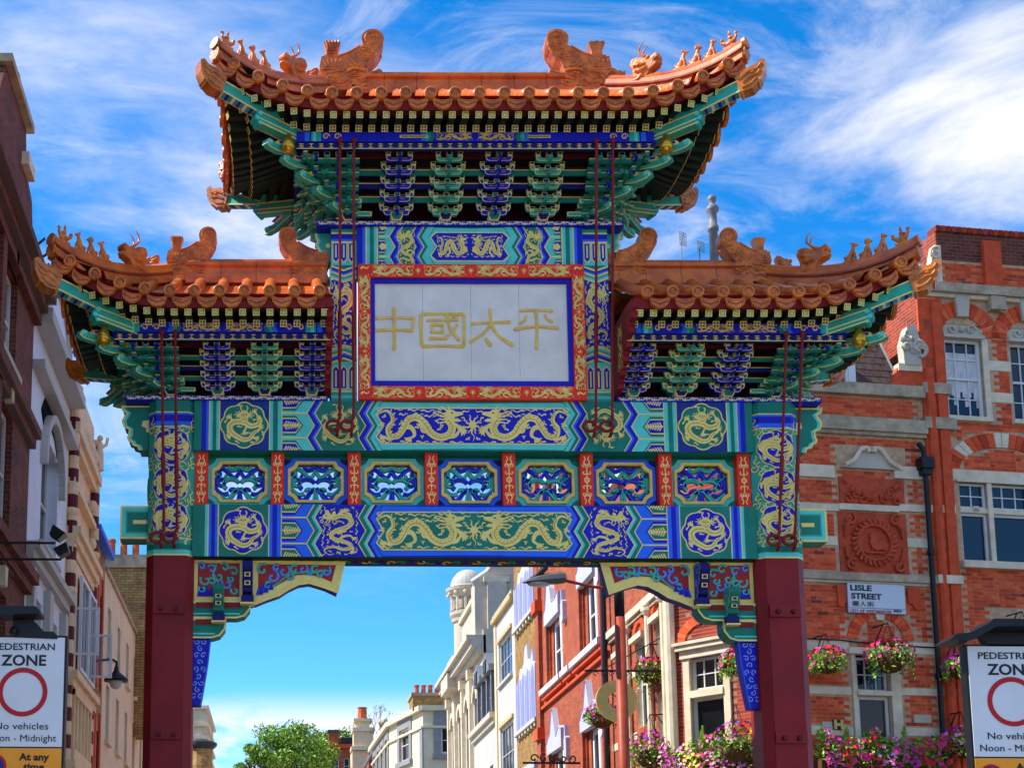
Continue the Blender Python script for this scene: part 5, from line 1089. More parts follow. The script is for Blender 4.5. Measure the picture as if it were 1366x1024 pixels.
# pilaster of smooth brick, urn, scroll, carved corbels
pil = part('pilaster', house, lambda b: LF.box(b, UP0, UP1, 0, 14.4, 0, .05, 'brick_smooth')); part('pilaster_shaft', house, lambda b: [b.tube([LF.p(UP0+.13, 0, .05), LF.p(UP0+.13, 12.9, .05)], .10, 'brick_smooth', 10), LF.box(b, UP0+.28, UP1-.05, 0, 14.3, .05, .10, 'brick_smooth')])
part('gable_pier', house, lambda b: LF.box(b, 5.62, 6.0, 14.7, 15.72, 0, .10, 'brick_smooth'))
part('urn', house, lambda b: b.lathe([(.16, 0), (.16, .08), (.10, .12), (.17, .22), (.18, .30), (.10, .40), (.13, .48), (.06, .56), (.08, .64), (.02, .74), (.01, .80)], LF.p(UP0+.02, 14.72, .0), 'stone_pale', 14))
part('stone_scroll', house, lambda b: [LF.prism(b, [(UP0+.2, 14.75), (UP1+.05, 14.75), (UP1+.06, 15.55), (UP1-.08, 15.55), (UP1-.14, 15.3), (UP0+.34, 15.12), (UP0+.22, 14.95)], -.1, .07, 'stone'), b.tube([LF.p(u, v, .08) for u, v in spiral(UP1-.06, 15.36, .15, .03, 1.2, 8, 18)], .03, 'stone', 6)])
def carved(b, cu, cv, r, m, k=5, seed=1):
    rg = random.Random(seed)
    for i in range(k):
        a = rg.uniform(0, 6.3); b.tube([LF.p(u, v, .10+.02*(i % 2)) for u, v in spiral(cu+rg.uniform(-.5, .5)*r, cv+rg.uniform(-.5, .5)*r, r*rg.uniform(.25, .5), .02, a, a+rg.choice((-6, 6)), 14)], r*.09, m, 5)
part('carved_finial', house, lambda b: [LF.prism(b, [(UP0-.38, 12.95), (UP0-.02, 12.95), (UP0, 13.4), (UP0-.1, 13.8), (UP0-.28, 13.75), (UP0-.4, 13.4)], -.1, .09, 'stone_pale'), carved(b, UP0-.2, 13.35, .4, 'stone_pale', 8, 3)])
part('battered_pier', house, lambda b: LF.prism(b, [(UP0-.75, ZT1), (UP0, ZT1), (UP0, 12.95), (UP0-.48, 12.95)], -.1, .04, 'brick_smooth')); part('stone_band', house, lambda b: LF.box(b, UP0-.5, UP0, 12.83, 12.98, -.1, .07, 'stone'))
part('carved_corbel', house, lambda b: [LF.box(b, 5.66, 5.98, 14.22, 14.5, 0, .16, 'stone_dark'), carved(b, 5.82, 14.36, .22, 'stone_dark', 8, 5)])
# tall arched windows
for k, o in enumerate(ww):
    zt = zA1; wn = LF.window(house, o[0], o[1], zA0, zt, 3 if k == 0 else 3, 4, .10, .065, curtain=(k == 0), sill='stone'); cu = (o[0]+o[1])/2
    part('stone_jamb', house, lambda b: LF.box(b, o[1], o[1]+.12, zA0, zt, -.08, .03, 'stone')); stone.append((o[0], o[1]+.12, zA0-.1, zt+.06))
    part('tympanum', house, lambda b: [LF.prism(b, [(cu+.46*math.cos(t*PI/10), zt+.06+.34*math.sin(t*PI/10)) for t in range(11)], -.12, -.02, 'stone_pale'), LF.box(b, o[0]-.04, o[1]+.06, zt-.01, zt+.06, -.1, .06, 'stone_pale')]+[b.tube([LF.p(u, v, .0) for u, v in spiral(cu+q*.2, zt+.19, .11, .02, 0, q*7, 16)], .022, 'stone_pale', 5) for q in (-1, 1)]+[b.ball(LF.p(cu, zt+.2, .0), .07, 'stone_pale')])
    for i in range(15):
        t0, t1 = PI*i/15+.01, PI*(i+1)/15-.012
        if i == 7: continue
        part('arch_brick', house, lambda b: LF.prism(b, [(cu+.47*math.cos(t0), zt+.04+.42*math.sin(t0)), (cu+.47*math.cos(t1), zt+.04+.42*math.sin(t1)), (cu+.80*math.cos(t1), zt+.04+.74*math.sin(t1)), (cu+.80*math.cos(t0), zt+.04+.74*math.sin(t0))], -.02, .022, ('brick_0', 'brick_2', 'brick_1')[i % 3]))
    part('keystone', house, lambda b: LF.prism(b, [(cu-.11, zt+.43), (cu+.11, zt+.43), (cu+.17, zt+.95), (cu-.17, zt+.95)], -.02, .09, 'stone_pale'))
    stone.append((cu-.80, cu+.80, zt+.02, zt+.80))
# relieving arch over mullioned window
cu, cv, r = 5.75, U(1320, 630)[1], .95
for i in range(22):
    t0, t1 = PI*i/22+.006, PI*(i+1)/22-.008
    part('arch_brick', house, lambda b: LF.prism(b, [(cu+r*math.cos(t0), cv+r*.55*math.sin(t0)), (cu+r*math.cos(t1), cv+r*.55*math.sin(t1)), (cu+(r+.30)*math.cos(t1), cv+(r*.55+.30)*math.sin(t1)), (cu+(r+.30)*math.cos(t0), cv+(r*.55+.30)*math.sin(t0))], -.02, .03, 'stone' if i in (16, 17, 10, 11, 4, 5) else ('brick_0', 'brick_3', 'brick_1')[i % 3]))
arcs = [(cu, cv, r, .30, .55)]
for o in mul:
    LF.window(house, o[0], o[1], o[2], o[2]+(o[3]-o[2])*.62, 1, 1, .08, .05, sash=False); LF.window(house, o[0], o[1], o[2]+(o[3]-o[2])*.68, o[3], 2 if o[1]-o[0] < .6 else 3, 2, .08, .045, sash=False, glass='glass')
    part('transom', house, lambda b: LF.box(b, o[0], o[1], o[2]+(o[3]-o[2])*.62, o[2]+(o[3]-o[2])*.68, -.12, .0, 'stone')); part('mullion', house, lambda b: LF.box(b, o[1], o[1]+.10, o[2]-.0, o[3], -.12, .03, 'stone'))
part('sill', house, lambda b: LF.box(b, 4.7, UR, zB0-.14, zB0, -.05, .12, 'stone')); stone.append((4.68, UR, zB0-.14, zB1+.1)); part('lintel', house, lambda b: LF.box(b, 4.7, UR, zB1, zB1+.1, -.05, .06, 'stone'))
part('air_vent', house, lambda b: LF.box(b, 5.06, 5.18, zB0+1.02, zB0+1.14, -.06, .0, 'cream'))
# window under the arch: stone surround, sash and toplight
o = win_l; zt = U(1170, 928)[1]
LF.window(house, o[0]+.04, o[1]-.14, o[2], zt, 1, 1, .10, .06, sash=False, glass='glass_dark'); LF.window(house, o[0]+.04, o[1]-.14, zt+.09, o[3]-.06, 3, 2, .10, .05, sash=False)
part('stone_surround', house, lambda b: [LF.box(b, o[0]-.08, o[0], o[2], o[3], -.1, .04, 'stone'), LF.box(b, o[1]-.12, o[1]+.08, o[2], o[3], -.1, .04, 'stone'), LF.box(b, o[0]-.14, o[1]+.12, o[3]-.02, o[3]+.10, -.1, .09, 'stone'), LF.box(b, o[0], o[1]-.1, zt, zt+.09, -.1, .08, 'stone')]); stone.append((o[0]-.14, o[1]+.12, o[2], o[3]+.1))
cu, cv, r = (U(1128, 850)[0]+U(1220, 850)[0])/2, U(1173, 853)[1], .46
for i in range(17):
    t0, t1 = PI*i/17+.006, PI*(i+1)/17-.01
    part('arch_brick', house, lambda b: LF.prism(b, [(cu+r*math.cos(t0), cv+r*.95*math.sin(t0)), (cu+r*math.cos(t1), cv+r*.95*math.sin(t1)), (cu+(r+.22)*math.cos(t1), cv+(r*.95+.22)*math.sin(t1)), (cu+(r+.22)*math.cos(t0), cv+(r*.95+.22)*math.sin(t0))], -.02, .03, ('brick_0', 'brick_2', 'brick_1')[i % 3]))
arcs.append((cu, cv, r, .22, .95)); part('keystone', house, lambda b: LF.prism(b, [(cu-.07, cv+.38), (cu+.07, cv+.38), (cu+.10, cv+.54), (cu-.10, cv+.54)], -.02, .055, 'stone'))
for q in (-1, 1): part('brick_apron', house, lambda b: LF.prism(b, [(cu+q*.60, 8.40), (cu+q*.86, 8.40), (cu+q*.84, 7.98), (cu+q*.76, 7.96), (cu+q*.70, 8.06), (cu+q*.60, 8.10)], -.02, .05, 'brick_smooth'))
# swan-neck pediment, swag panel, bird roundel
c0, c1 = U(1118, 640)[0], U(1204, 640)[0]; cm = (c0+c1)/2; zp = U(1160, 626)[1]
part('pediment', house, lambda b: [LF.prism(b, [(c0+.03, zp), (c1-.03, zp), (c1-.25, zp+.12), (cm+.12, zp+.36), (cm, zp+.30), (cm-.12, zp+.36), (c0+.25, zp+.12)], -.02, .07, 'stone_pale')]+[b.tube([LF.p(u, v, .10) for u, v in spline([(cm+q*.56, zp+.04), (cm+q*.38, zp+.14), (cm+q*.22, zp+.36), (cm+q*.08, zp+.40), (cm+q*.05, zp+.32)], 5)], .045, 'stone', 6) for q in (-1, 1)])
stone.append((c0, c1, zp-.02, zp+.42))
za, zb_ = U(1160, 674)[1], U(1160, 638)[1]
def swag(b):
    LF.box(b, c0, c1, za, zb_, -.02, .03, 'terracotta')
    for k in range(46):
        t = random.random(); x = c0+.1+t*(c1-c0-.2); z = zb_-.10-.30*math.sin(t*PI)+random.uniform(-.04, .04); b.ball(LF.p(x, z, .05), random.uniform(.03, .06), 'terracotta', 6, 4)
    for q in (-1, 1):
        for k in range(3): b.tube([LF.p(u, v, .05) for u, v in spiral(cm+q*(.22+.15*k), za+.10+.1*(k % 2), .09, .02, k, k+q*6, 12)], .025, 'terracotta', 5)
part('swag_panel', house, swag); stone.append((c0-.02, c1+.02, za, zb_))
d0, d1 = U(1119, 725)[0], U(1210, 725)[0]; za, zb_ = U(1163, 765)[1], U(1163, 684)[1]; dm, zm = (d0+d1)/2, (za+zb_)/2
def birdpanel(b):
    LF.box(b, d0, d1, za, zb_, -.02, .02, 'terracotta')
    for k in range(26):
        a = 2*PI*k/26; b.tube([LF.p(dm+.36*math.cos(a), zm+.36*math.sin(a), .05), LF.p(dm+.47*math.cos(a+.14), zm+.47*math.sin(a+.14), .05)], .04, 'terracotta', 5)
    b.tube([LF.p(dm+.35*math.cos(2*PI*k/24), zm+.35*math.sin(2*PI*k/24), .06) for k in range(25)], .03, 'terracotta', 6)
    for qx in (-1, 1):
        for qz in (-1, 1):
            b.tube([LF.p(u, v, .05) for u, v in spiral(dm+qx*.48, zm+qz*.46, .13, .02, 1, 1+qx*qz*7, 16)], .035, 'terracotta', 5); b.tube([LF.p(dm+qx*.60, zm+qz*.1, .05), LF.p(dm+qx*.57, zm+qz*.3, .06), LF.p(dm+qx*.44, zm+qz*.52, .05)], [.02, .045, .02], 'terracotta', 5)
po = part('roundel_panel', house, birdpanel); stone.append((d0-.02, d1+.02, za, zb_))
def birdrel(b):
    b.prism([(dm+u, zm+v) for u, v in ((-.10, .14), (-.06, .19), (-.01, .18), (.02, .10), (.10, .0), (.22, -.16), (.12, -.13), (.02, -.16), (-.06, -.10), (-.10, .0), (-.08, .08))], lambda u, v, w: LF.p(u, v, w), .07, .02, 'terracotta'); b.tube([LF.p(dm-.2, zm-.20, .04), LF.p(dm+.2, zm-.20, .04)], .03, 'terracotta', 5)
    for q in (-.04, .02): b.tube([LF.p(dm+q, zm-.12, .05), LF.p(dm+q, zm-.2, .05)], .012, 'terracotta', 5)
part('bird_relief', po, birdrel)
part('vent_grille', house, lambda b: LF.box(b, *sorted((U(1218, 955)[0], U(1241, 955)[0])), U(1230, 964)[1], U(1230, 953)[1], 0, .03, 'stone_pale')); part('vent_grille', house, lambda b: LF.box(b, *sorted((U(1096, 966)[0], U(1109, 966)[0])), U(1100, 970)[1], U(1100, 962)[1], 0, .03, 'stone_pale'))
# right pediment half hidden by the sign
part('pediment', house, lambda b: [LF.prism(b, [(5.35, 7.55), (6.6, 7.55), (6.6, 8.0), (6.1, 8.0), (5.4, 7.65)], -.02, .12, 'stone'), LF.box(b, 5.45, 5.62, 6.6, 7.55, 0, .1, 'stone'), LF.box(b, 5.62, 6.6, 6.6, 7.5, 0, .05, 'lead_dark')]); stone.append((5.3, 6.6, 6.6, 8.05))
for o in low: LF.window(house, o[0], o[1], o[2], o[3], 2, 2, .12, .06, sill='stone')
LF.window(house, 1.6, 2.4, 1.2, 3.4, 2, 2, .12, .06)
# slate mansard and dormer behind the low parapet
mo = part('mansard', house, lambda b: [b.poly([LF.p(UL, ZT1, -.35), LF.p(UP0, ZT1, -.35), LF.p(UP0, ZT1+2.2, -1.5), LF.p(UL, ZT1+2.2, -1.5)], 'slate'), b.poly([LF.p(UL, ZT1+2.2, -1.5), LF.p(UP0, ZT1+2.2, -1.5), LF.p(UP0, ZT1+2.2, -6), LF.p(UL, ZT1+2.2, -6)], 'lead'), b.poly([LF.p(UP0-.05, ZT1, -.3), LF.p(UP0-.05, ZT1+2.25, -1.45), LF.p(UP0-.05, ZT1+2.25, -6), LF.p(UP0-.05, ZT1, -6)], 'lead')])
rows_ = 12
for j in range(rows_):
    for i in range(int((UP0-2.8)/.19)):
        u = 2.82+i*.19+(j % 2)*.09; t = j/rows_; t2 = (j+1.15)/rows_
        if u > UP0-.2: continue
        part('slate', mo, lambda b: b.poly([LF.p(u, ZT1+2.2*t, -.335-1.15*t), LF.p(u+.18, ZT1+2.2*t, -.335-1.15*t), LF.p(u+.18, ZT1+2.2*t2, -.345-1.15*t2), LF.p(u, ZT1+2.2*t2, -.345-1.15*t2)], 'slate'))
do_ = part('dormer', house, lambda b: [LF.box(b, 1.35, 1.42, ZT1+.05, ZT1+1.15, -1.3, -.1, 'frame_white'), LF.box(b, 2.65, 2.8, ZT1+.05, ZT1+1.15, -1.3, -.1, 'frame_white'), LF.box(b, 1.3, 2.85, ZT1+1.15, ZT1+1.28, -1.6, .02, 'lead')]); DF = Fac(*(LF.p(0, 0, -.12).xy), A8); DF.window(do_, 1.42, 2.05, ZT1+.06, ZT1+1.15, 1, 2, .02, .06); DF.window(do_, 2.05, 2.65, ZT1+.06, ZT1+1.15, 1, 2, .02, .06)
# drainpipe
def dpipe(b):
    u0, u1 = U(1228, 612)[0], U(1253, 1000)[0]
    b.tube([LF.p(u0, 10.9, .13), LF.p(u0, 0, .13)], .05, 'iron', 10); LF.box(b, u0-.13, u0+.13, 10.78, 11.0, .03, .24, 'iron'); LF.box(b, u0-.09, u0+.09, 10.66, 10.78, .05, .2, 'iron')
    b.tube([LF.p(u0, 10.95, .13), LF.p(u0-.02, 11.2, .13), LF.p(u0-.08, 11.32, .08)], .05, 'iron', 8)
    for z in (4.5, 6.6, 9.05): b.tube([LF.p(u0, z, .13), LF.p(u0, z+.1, .13)], .07, 'iron', 10)
part('drainpipe', house, dpipe)
# bricks: individually laid; the 300 that show best are parts, the rest one part of kind stuff
def blocked(u0, u1, z0, z1):
    for a, c, e, f in stone+[o_[:4] for o_ in ops]:
        if u1 > a+.004 and u0 < c-.004 and z1 > e+.004 and z0 < f-.004: return True
    for cu, cv, r, w, k in arcs:
        for u in (u0, (u0+u1)/2, u1):
            for z in (z0, z1):
                q = math.hypot((u-cu)/(r+w), (z-cv)/(r*k+w)); q2 = math.hypot((u-cu)/r, (z-cv)/(r*k))
                if z > cv-.02 and q < 1.0 and q2 > 1.0: return True
    return u1 > UP0-.002 and u0 < UP1+.002
bricks = []; rg = random.Random(11)
for j in range(int(1.0/.075)*0+int(2.5/.075), int(15.3/.075)):
    z = j*.075; top = z > ZT1-.1
    u = UL+(-.1125 if j % 2 else 0)-.2
    k = 0
    while u < 7.4:
        w = .215 if (k+j//2*0) % 3 else .1025
        k += 1; u0, u1 = u, u+w; u += w+.010
        if u0 < UL or (top and u0 < UP1): continue
        if 2.5 < z < 4.0 and u0 > 4: pass
        if blocked(u0, u1, z, z+.065): continue
        bricks.append((u0, u1, z, rg.choices((0, 1, 2, 3, 4), (6, 6, 4, 1.2, .35))[0], rg.uniform(-.002, .003)))
vis = sorted(bricks, key=lambda q: abs((q[0]+q[1])/2-2.9)*1.2+abs(q[2]-8.7) if q[1]-q[0] > .2 else 99)
big = set(id(q) for q in vis[:300]); shared = {}
for q in bricks:
    if id(q) not in big: continue
    if q[3] not in shared:
        b = MB(); b.box(0, .215, -.006, .02, 0, .065, 'brick_%d' % q[3]); shared[q[3]] = b.data('brick')
    link('brick', shared[q[3]], house, mat=Matrix.Translation(LF.p(q[0], q[2], q[4])) @ rz(A8))
b = MB()
for q in bricks:
    if id(q) in big: continue
    u0, u1, z0, z1, d = q[0], q[1], q[2], q[2]+.065, .006+q[4]
    b.mesh([LF.p(u0, z0, d), LF.p(u1, z0, d), LF.p(u1, z1, d), LF.p(u0, z1, d), LF.p(u0, z0, 0), LF.p(u1, z0, 0), LF.p(u1, z1, 0), LF.p(u0, z1, 0)], [(0, 1, 2, 3), (0, 4, 5, 1), (1, 5, 6, 2), (2, 6, 7, 3), (3, 7, 4, 0)], 'brick_%d' % q[3])
tag(b.build('brickwork', house), kind='stuff')
# ------------------------------------------------------------------ canted corner and street front of the same house
CF = Fac(5.55, 9.62, -math.radians(38)*0+math.radians(-30)); 
XR = 5.55
def zat(px, py, X=XR): q = W(px, py, X=X); return q.y, q.z
SF = Fac(XR, 0, -PI/2)        # street wall facing -x: u = -Y
def Fu(Y): return -Y
b = MB(); y0, y1 = 10.7, 15.6; zt = 12.3
wops = [(-11.75, -11.1, 7.05, 8.2), (-13.3, -12.5, 6.2, 8.1), (-14.9, -14.1, 6.2, 8.1), (-11.75, -11.1, 4.3, 6.7), (-13.3, -12.5, 3.4, 5.6), (-13.2, -12.5, 9.3, 11.2), (-14.9, -14.2, 9.3, 11.2), (-11.75, -11.1, 9.3, 11.2)]
SF.wall(b, -y1, -y0, 0, zt, wops, 'brick_orange', .15, 'stone'); SF.body(b, -y1, -y0, zt, 5, 'brick_orange'); b.build('wall', house)
for o in wops: SF.window(house, *o[:4], 1, 2, .12, .06)
part('stone_band', house, lambda b: SF.box(b, -y1, -y0, 8.68, 8.84, -.02, .14, 'stone')); part('stone_band', house, lambda b: SF.box(b, -y1, -y0, 8.58, 8.68, -.02, .08, 'stone_dark')); part('cornice', house, lambda b: SF.box(b, -y1, -y0, 12.1, 12.35, -.1, .2, 'stone'))
for z in (5.0, 6.0, 7.4, 10.2): 
    for (a, c) in ((-y1, -15.0), (-14.0, -13.4), (-12.4, -11.9)): part('stone_band', house, lambda b: SF.box(b, a, c, z, z+.16, -.02, .012, 'stone'))
for yy in (10.85, 12.0, 13.75): part('stone_shaft', house, lambda b: [b.tube([SF.p(-yy, 3.4, .09), SF.p(-yy, 8.58, .09)], .07, 'stone', 8), b.lathe([(.09, 0), (.14, .08), (.14, .16)], SF.p(-yy, 8.45, .09), 'stone', 8)])
for o in wops[:3]: part('hood', house, lambda b: [SF.box(b, o[0]-.1, o[1]+.1, o[3], o[3]+.12, -.02, .14, 'stone'), SF.arch(b, (o[0]+o[1])/2, o[3]+.05, .34, .16, 0, PI, .0, .05, 'brick_smooth', 10)])
# canted bay between street wall and the Lisle Street wall
pA, pB = SF.p(-y0, 0), LF.p(UL, 0); L = (pB-pA).to_2d().length; CF = Fac(pA.x, pA.y, math.atan2(pB.y-pA.y, pB.x-pA.x))
xa = CF.at(921, 900)[0]; xb = CF.at(966, 900)[0]; zW0, zW1, zW2 = CF.at(945, 1010)[1], CF.at(945, 928)[1], CF.at(945, 874)[1]
xa, xb = max(.12, xa), min(L-.1, xb)
b = MB(); CF.wall(b, 0, L, 0, 12.3, [(xa, xb, zW0, zW2)], 'brick_wall', .16, 'stone'); b.build('wall', house)
CF.window(house, xa, xb, zW0, zW1, 1, 1, .10, .06, sash=False, glass='glass_dark'); CF.window(house, xa, xb, zW1+.14, zW2, 3, 2, .10, .06, sash=False)
part('stone_surround', house, lambda b: [CF.box(b, xa-.14, xa, 2.6, zW2+.1, -.1, .05, 'stone'), CF.box(b, xb, xb+.14, 2.6, zW2+.1, -.1, .05, 'stone'), CF.box(b, xa, xb, zW1, zW1+.14, -.1, .08, 'stone'), CF.box(b, xa-.18, xb+.18, zW2, zW2+.16, -.1, .09, 'stone'), CF.box(b, xa-.24, xb+.24, zW2+.16, zW2+.26, -.1, .16, 'stone'), CF.box(b, xa-.28, xb+.28, zW2+.26, zW2+.32, -.1, .20, 'stone')])
part('stone_shaft', house, lambda b: [b.tube([CF.p(.02, 2.6, .06), CF.p(.02, 8.6, .06)], .11, 'stone', 10), b.tube([CF.p(L-.02, 2.6, .06), CF.p(L-.02, 8.6, .06)], .10, 'stone', 10)])
cmid = (xa+xb)/2
for i in range(13): 
    t0, t1 = PI*i/13+.008, PI*(i+1)/13-.01
    part('arch_brick', house, lambda b: CF.prism(b, [(cmid+.46*math.cos(t0), zW2+.34+.34*math.sin(t0)), (cmid+.46*math.cos(t1), zW2+.34+.34*math.sin(t1)), (cmid+.66*math.cos(t1), zW2+.34+.52*math.sin(t1)), (cmid+.66*math.cos(t0), zW2+.34+.52*math.sin(t0))], -.02, .03, ('brick_0', 'brick_2')[i % 2]))
for z in (8.5, 9.6, 11.0, 12.0): part('stone_band', house, lambda b: CF.box(b, 0, L, z, z+.16, -.02, .06, 'stone'))
# ------------------------------------------------------------------ the right-hand row beyond
def gable_shape(w, h, kind): 
    if kind: return [(0, 0), (w, 0), (w, h*.48), (w*.80, h*.40), (w*.58, h*.42), (w*.50, h*.75), (w*.36, h), (w*.24, h*.95), (w*.16, h*.62), (w*.10, h*.42), (0, h*.35)]
    return [(0, 0), (w, 0), (w, h*.42), (w*.86, h*.50), (w*.68, h*.32), (w*.46, h*1.0), (w*.40, h*.96), (w*.24, h*.45), (w*.10, h*.40), (0, h*.28)]
dut = empty('orange_house', (XR, 20, 0), 'orange brick house with pale lilac shaped gables over its windows', 'house')
y0, y1, zt = 15.6, 24.3, 16.5; b = MB()
wn = [(-18.35, -16.75, 8.9, 10.7), (-22.7, -20.9, 8.9, 10.7), (-18.35, -16.75, 4.6, 6.9), (-22.7, -20.9, 4.6, 6.9), (-18.35, -16.75, 13.2, 14.9), (-22.7, -20.9, 13.2, 14.9)]
SF.wall(b, -y1, -y0, 0, zt, wn, 'brick_orange', .28); SF.body(b, -y1, -y0, zt, 6, 'brick_orange', 'slate'); b.build('wall', dut)
for o in wn:
    SF.window(dut, o[0]+.3, o[1], o[2], o[3], 2, 2, .12, .15, sill=None, bars=.06); w = o[1]-o[0]+.5
    part('brick_pier', dut, lambda b: SF.box(b, o[0], o[0]+.28, o[2], o[3], -.26, -.06, 'brick_orange')); part('brick_pier', dut, lambda b: SF.box(b, o[0]-.34, o[0]-.06, o[2]-.3, o[3], 0, .09, 'brick_orange'))
    part('white_shaft', dut, lambda b: b.tube([SF.p(o[1]-.06, o[2], -.05), SF.p(o[1]-.06, o[3], -.03)], .09, 'frame_white', 8))
    part('shaped_gable', dut, lambda b: [SF.prism(b, [(o[0]-.1+u, o[3]-.02+v) for u, v in gable_shape(w-.3, 1.25, o[2] > 6)], -.02, .14, 'lilac'), b.tube([SF.p(o[0]-.05+u, o[3]+v-.06, .142) for u, v in gable_shape(w-.4, 1.25, o[2] > 6)[2:]], .014, 'lilac_dark', 4)])
    part('shaped_gable', dut, lambda b: SF.prism(b, [(o[1]+.34, o[3]-.35), (o[1]+.48, o[3]-.45), (o[1]+.62, o[3]-.35), (o[1]+.62, o[3]+.15), (o[1]+.52, o[3]+.2), (o[1]+.50, o[3]+.5), (o[1]+.44, o[3]+.5), (o[1]+.42, o[3]+.2), (o[1]+.34, o[3]+.1)], -.02, .12, 'lilac'))
for z in (8.72, 13.0): 
    for (a, c) in ((-y1+.9, -20.6), (-20.4, -19.4), (-19.2, -16.0)): part('window_ledge', dut, lambda b: [SF.box(b, a, c, z, z+.16, -.02, .22, 'frame_white'), SF.box(b, a, c, z-.14, z, -.02, .14, 'brick_smooth')])
    part('lower_moulding', dut, lambda b: SF.box(b, -y1, -y0, z-.34, z-.26, -.02, .09, 'brick_smooth'))
part('downpipe', dut, lambda b: b.tube([SF.p(-15.95, 0, .1), SF.p(-15.95, zt, .1)], .045, 'maroon', 8)); part('downpipe', dut, lambda b: b.tube([SF.p(-15.5, 0, .16), SF.p(-15.5, 12.0, .16)], .07, 'iron', 8))
part('edge_pier', dut, lambda b: [SF.box(b, -y1, -y1+.55, 0, zt, 0, .12, 'brick_orange')]+[SF.box(b, -y1-.03, -y1+.6, z, z+.35, 0, .22, 'brick_smooth') for z in (7.5, 11.4)])
# yellow brick house with lilac gothic windows
yb = empty('yellow_brick_house', (XR, 26.3, 0), 'narrow yellow brick house with pale lilac gothic arched windows', 'house')
y0, y1, zt = 24.3, 28.4, 15.4; b = MB(); SF.wall(b, -y1, -y0, 0, zt, [], 'brick_yellow'); SF.body(b, -y1, -y0, zt, 6, 'brick_yellow', 'slate'); b.build('wall', yb)
for z0_, h in ((8.3, 1.7), (11.75, 1.45), (4.6, 1.4)):
    po = part('window_surround', yb, lambda b: SF.prism(b, [(-27.9, z0_), (-24.6, z0_), (-24.6, z0_+h), (-24.85, z0_+h+.1), (-24.95, z0_+h+.5), (-25.3, z0_+h+.2), (-25.7, z0_+h+.35), (-25.85, z0_+h+.85), (-26.2, z0_+h+.8), (-26.4, z0_+h+.35), (-26.8, z0_+h+.2), (-27.1, z0_+h+.3), (-27.3, z0_+h-.05), (-27.9, z0_+h-.2)], -.02, .09, 'lilac'))
    for k in range(4):
        u = -27.65+k*.8; hh = h-(0, .0, .0, .0)[k]-.1
        part('pane', po, lambda b: SF.prism(b, [(u, z0_+.05), (u+.56, z0_+.05), (u+.56, z0_+hh-.25), (u+.46, z0_+hh), (u+.28, z0_+hh+.14), (u+.1, z0_+hh), (u, z0_+hh-.25)], .092, .096, 'lilac_dark')); part('jamb', po, lambda b: b.tube([SF.p(u-.12, z0_, .09), SF.p(u-.12, z0_+hh, .09)], .045, 'lilac', 6))
    part('sill', po, lambda b: SF.box(b, -28.1, -24.45, z0_-.12, z0_, -.02, .16, 'white_render'))
    for k in range(7): part('corbel', po, lambda b: SF.box(b, -27.9+k*.52, -27.76+k*.52, z0_-.24, z0_-.12, 0, .12, 'stone'))
part('string_course', yb, lambda b: [SF.box(b, -28.35, -24.35, 6.75, 6.95, 0, .22, 'lilac')]); part('cornice', yb, lambda b: SF.box(b, -28.4, -24.3, zt-.1, zt+.2, -.1, .35, 'white_render'))
# cream house
cr = empty('cream_house', (XR, 30.4, 0), 'plain cream rendered house with white casement windows beyond yellow brick house', 'house')
y0, y1, zt = 28.4, 32.5, 13.0; b = MB(); wn = [(-31.7, -29.0, 10.55, 12.1), (-31.7, -29.0, 7.0, 9.0), (-31.7, -29.0, 3.6, 5.6)]
SF.wall(b, -y1, -y0, 0, zt, wn, 'white_render', .12); SF.body(b, -y1, -y0, zt, 6, 'white_render'); b.build('wall', cr)
for o in wn: SF.window(cr, *o, 4, 2, .08, .08, sash=False, sill='white_render'); part('blind_box', cr, lambda b: SF.box(b, o[0]-.1, o[1]+.1, o[3]+.02, o[3]+.14, 0, .07, 'brass'))
part('coping', cr, lambda b: [SF.box(b, -y1, -y0, zt, zt+.16, -.2, .16, 'brass'), SF.box(b, -y1, -y0, zt+.16, zt+.3, -.2, .1, 'white_render')])
part('corner_strip', cr, lambda b: SF.box(b, -y1, -y1+.35, 0, zt, 0, .05, 'cream_warm'))
# white house with dormers
wh = empty('white_house', (XR, 35, 0), 'low white house with ornate lead dormers behind a curved parapet', 'house')
y0, y1, zt = 32.5, 38.2, 9.6; b = MB(); wn = [(-34.2, -33.4, 6.6, 8.0), (-36.6, -35.8, 6.6, 8.0)]
SF.wall(b, -y1, -y0, 0, zt, wn, 'white_render', .15); SF.body(b, -y1, -y0, zt, 6, 'white_render', 'lead_dark'); b.build('wall', wh)
for o in wn: SF.window(wh, *o, 1, 2, .12, .08)
part('parapet_cornice', wh, lambda b: [SF.box(b, -y1, -y0, zt, zt+.2, -.1, .25, 'stone_pale'), SF.box(b, -y1, -y0, zt-.2, zt, 0, .12, 'stone_pale')])
part('mansard', wh, lambda b: b.poly([SF.p(-y1, zt, -.3), SF.p(-y0, zt, -.3), SF.p(-y0, zt+2.8, -1.6), SF.p(-y1, zt+2.8, -1.6)], 'slate'))
for yy in (33.6, 35.9):
    dmo = part('dormer', wh, lambda b: [SF.box(b, -yy-.65, -yy-.45, zt+.1, zt+1.8, -1.5, .1, 'lead'), SF.box(b, -yy+.45, -yy+.65, zt+.1, zt+1.8, -1.5, .1, 'lead'), SF.prism(b, [(-yy-.85, zt+1.8), (-yy+.85, zt+1.8), (-yy+.8, zt+2.05), (-yy+.4, zt+2.2), (-yy, zt+2.6), (-yy-.4, zt+2.2), (-yy-.8, zt+2.05)], -1.4, .22, 'lead'), SF.box(b, -yy-.3, -yy+.3, zt+1.85, zt+2.3, .1, .26, 'lead_dark')])
    SF.window(dmo, -yy-.45, -yy+.45, zt+.1, zt+1.8, 2, 2, .02, .06, m='lead', glass='glass')
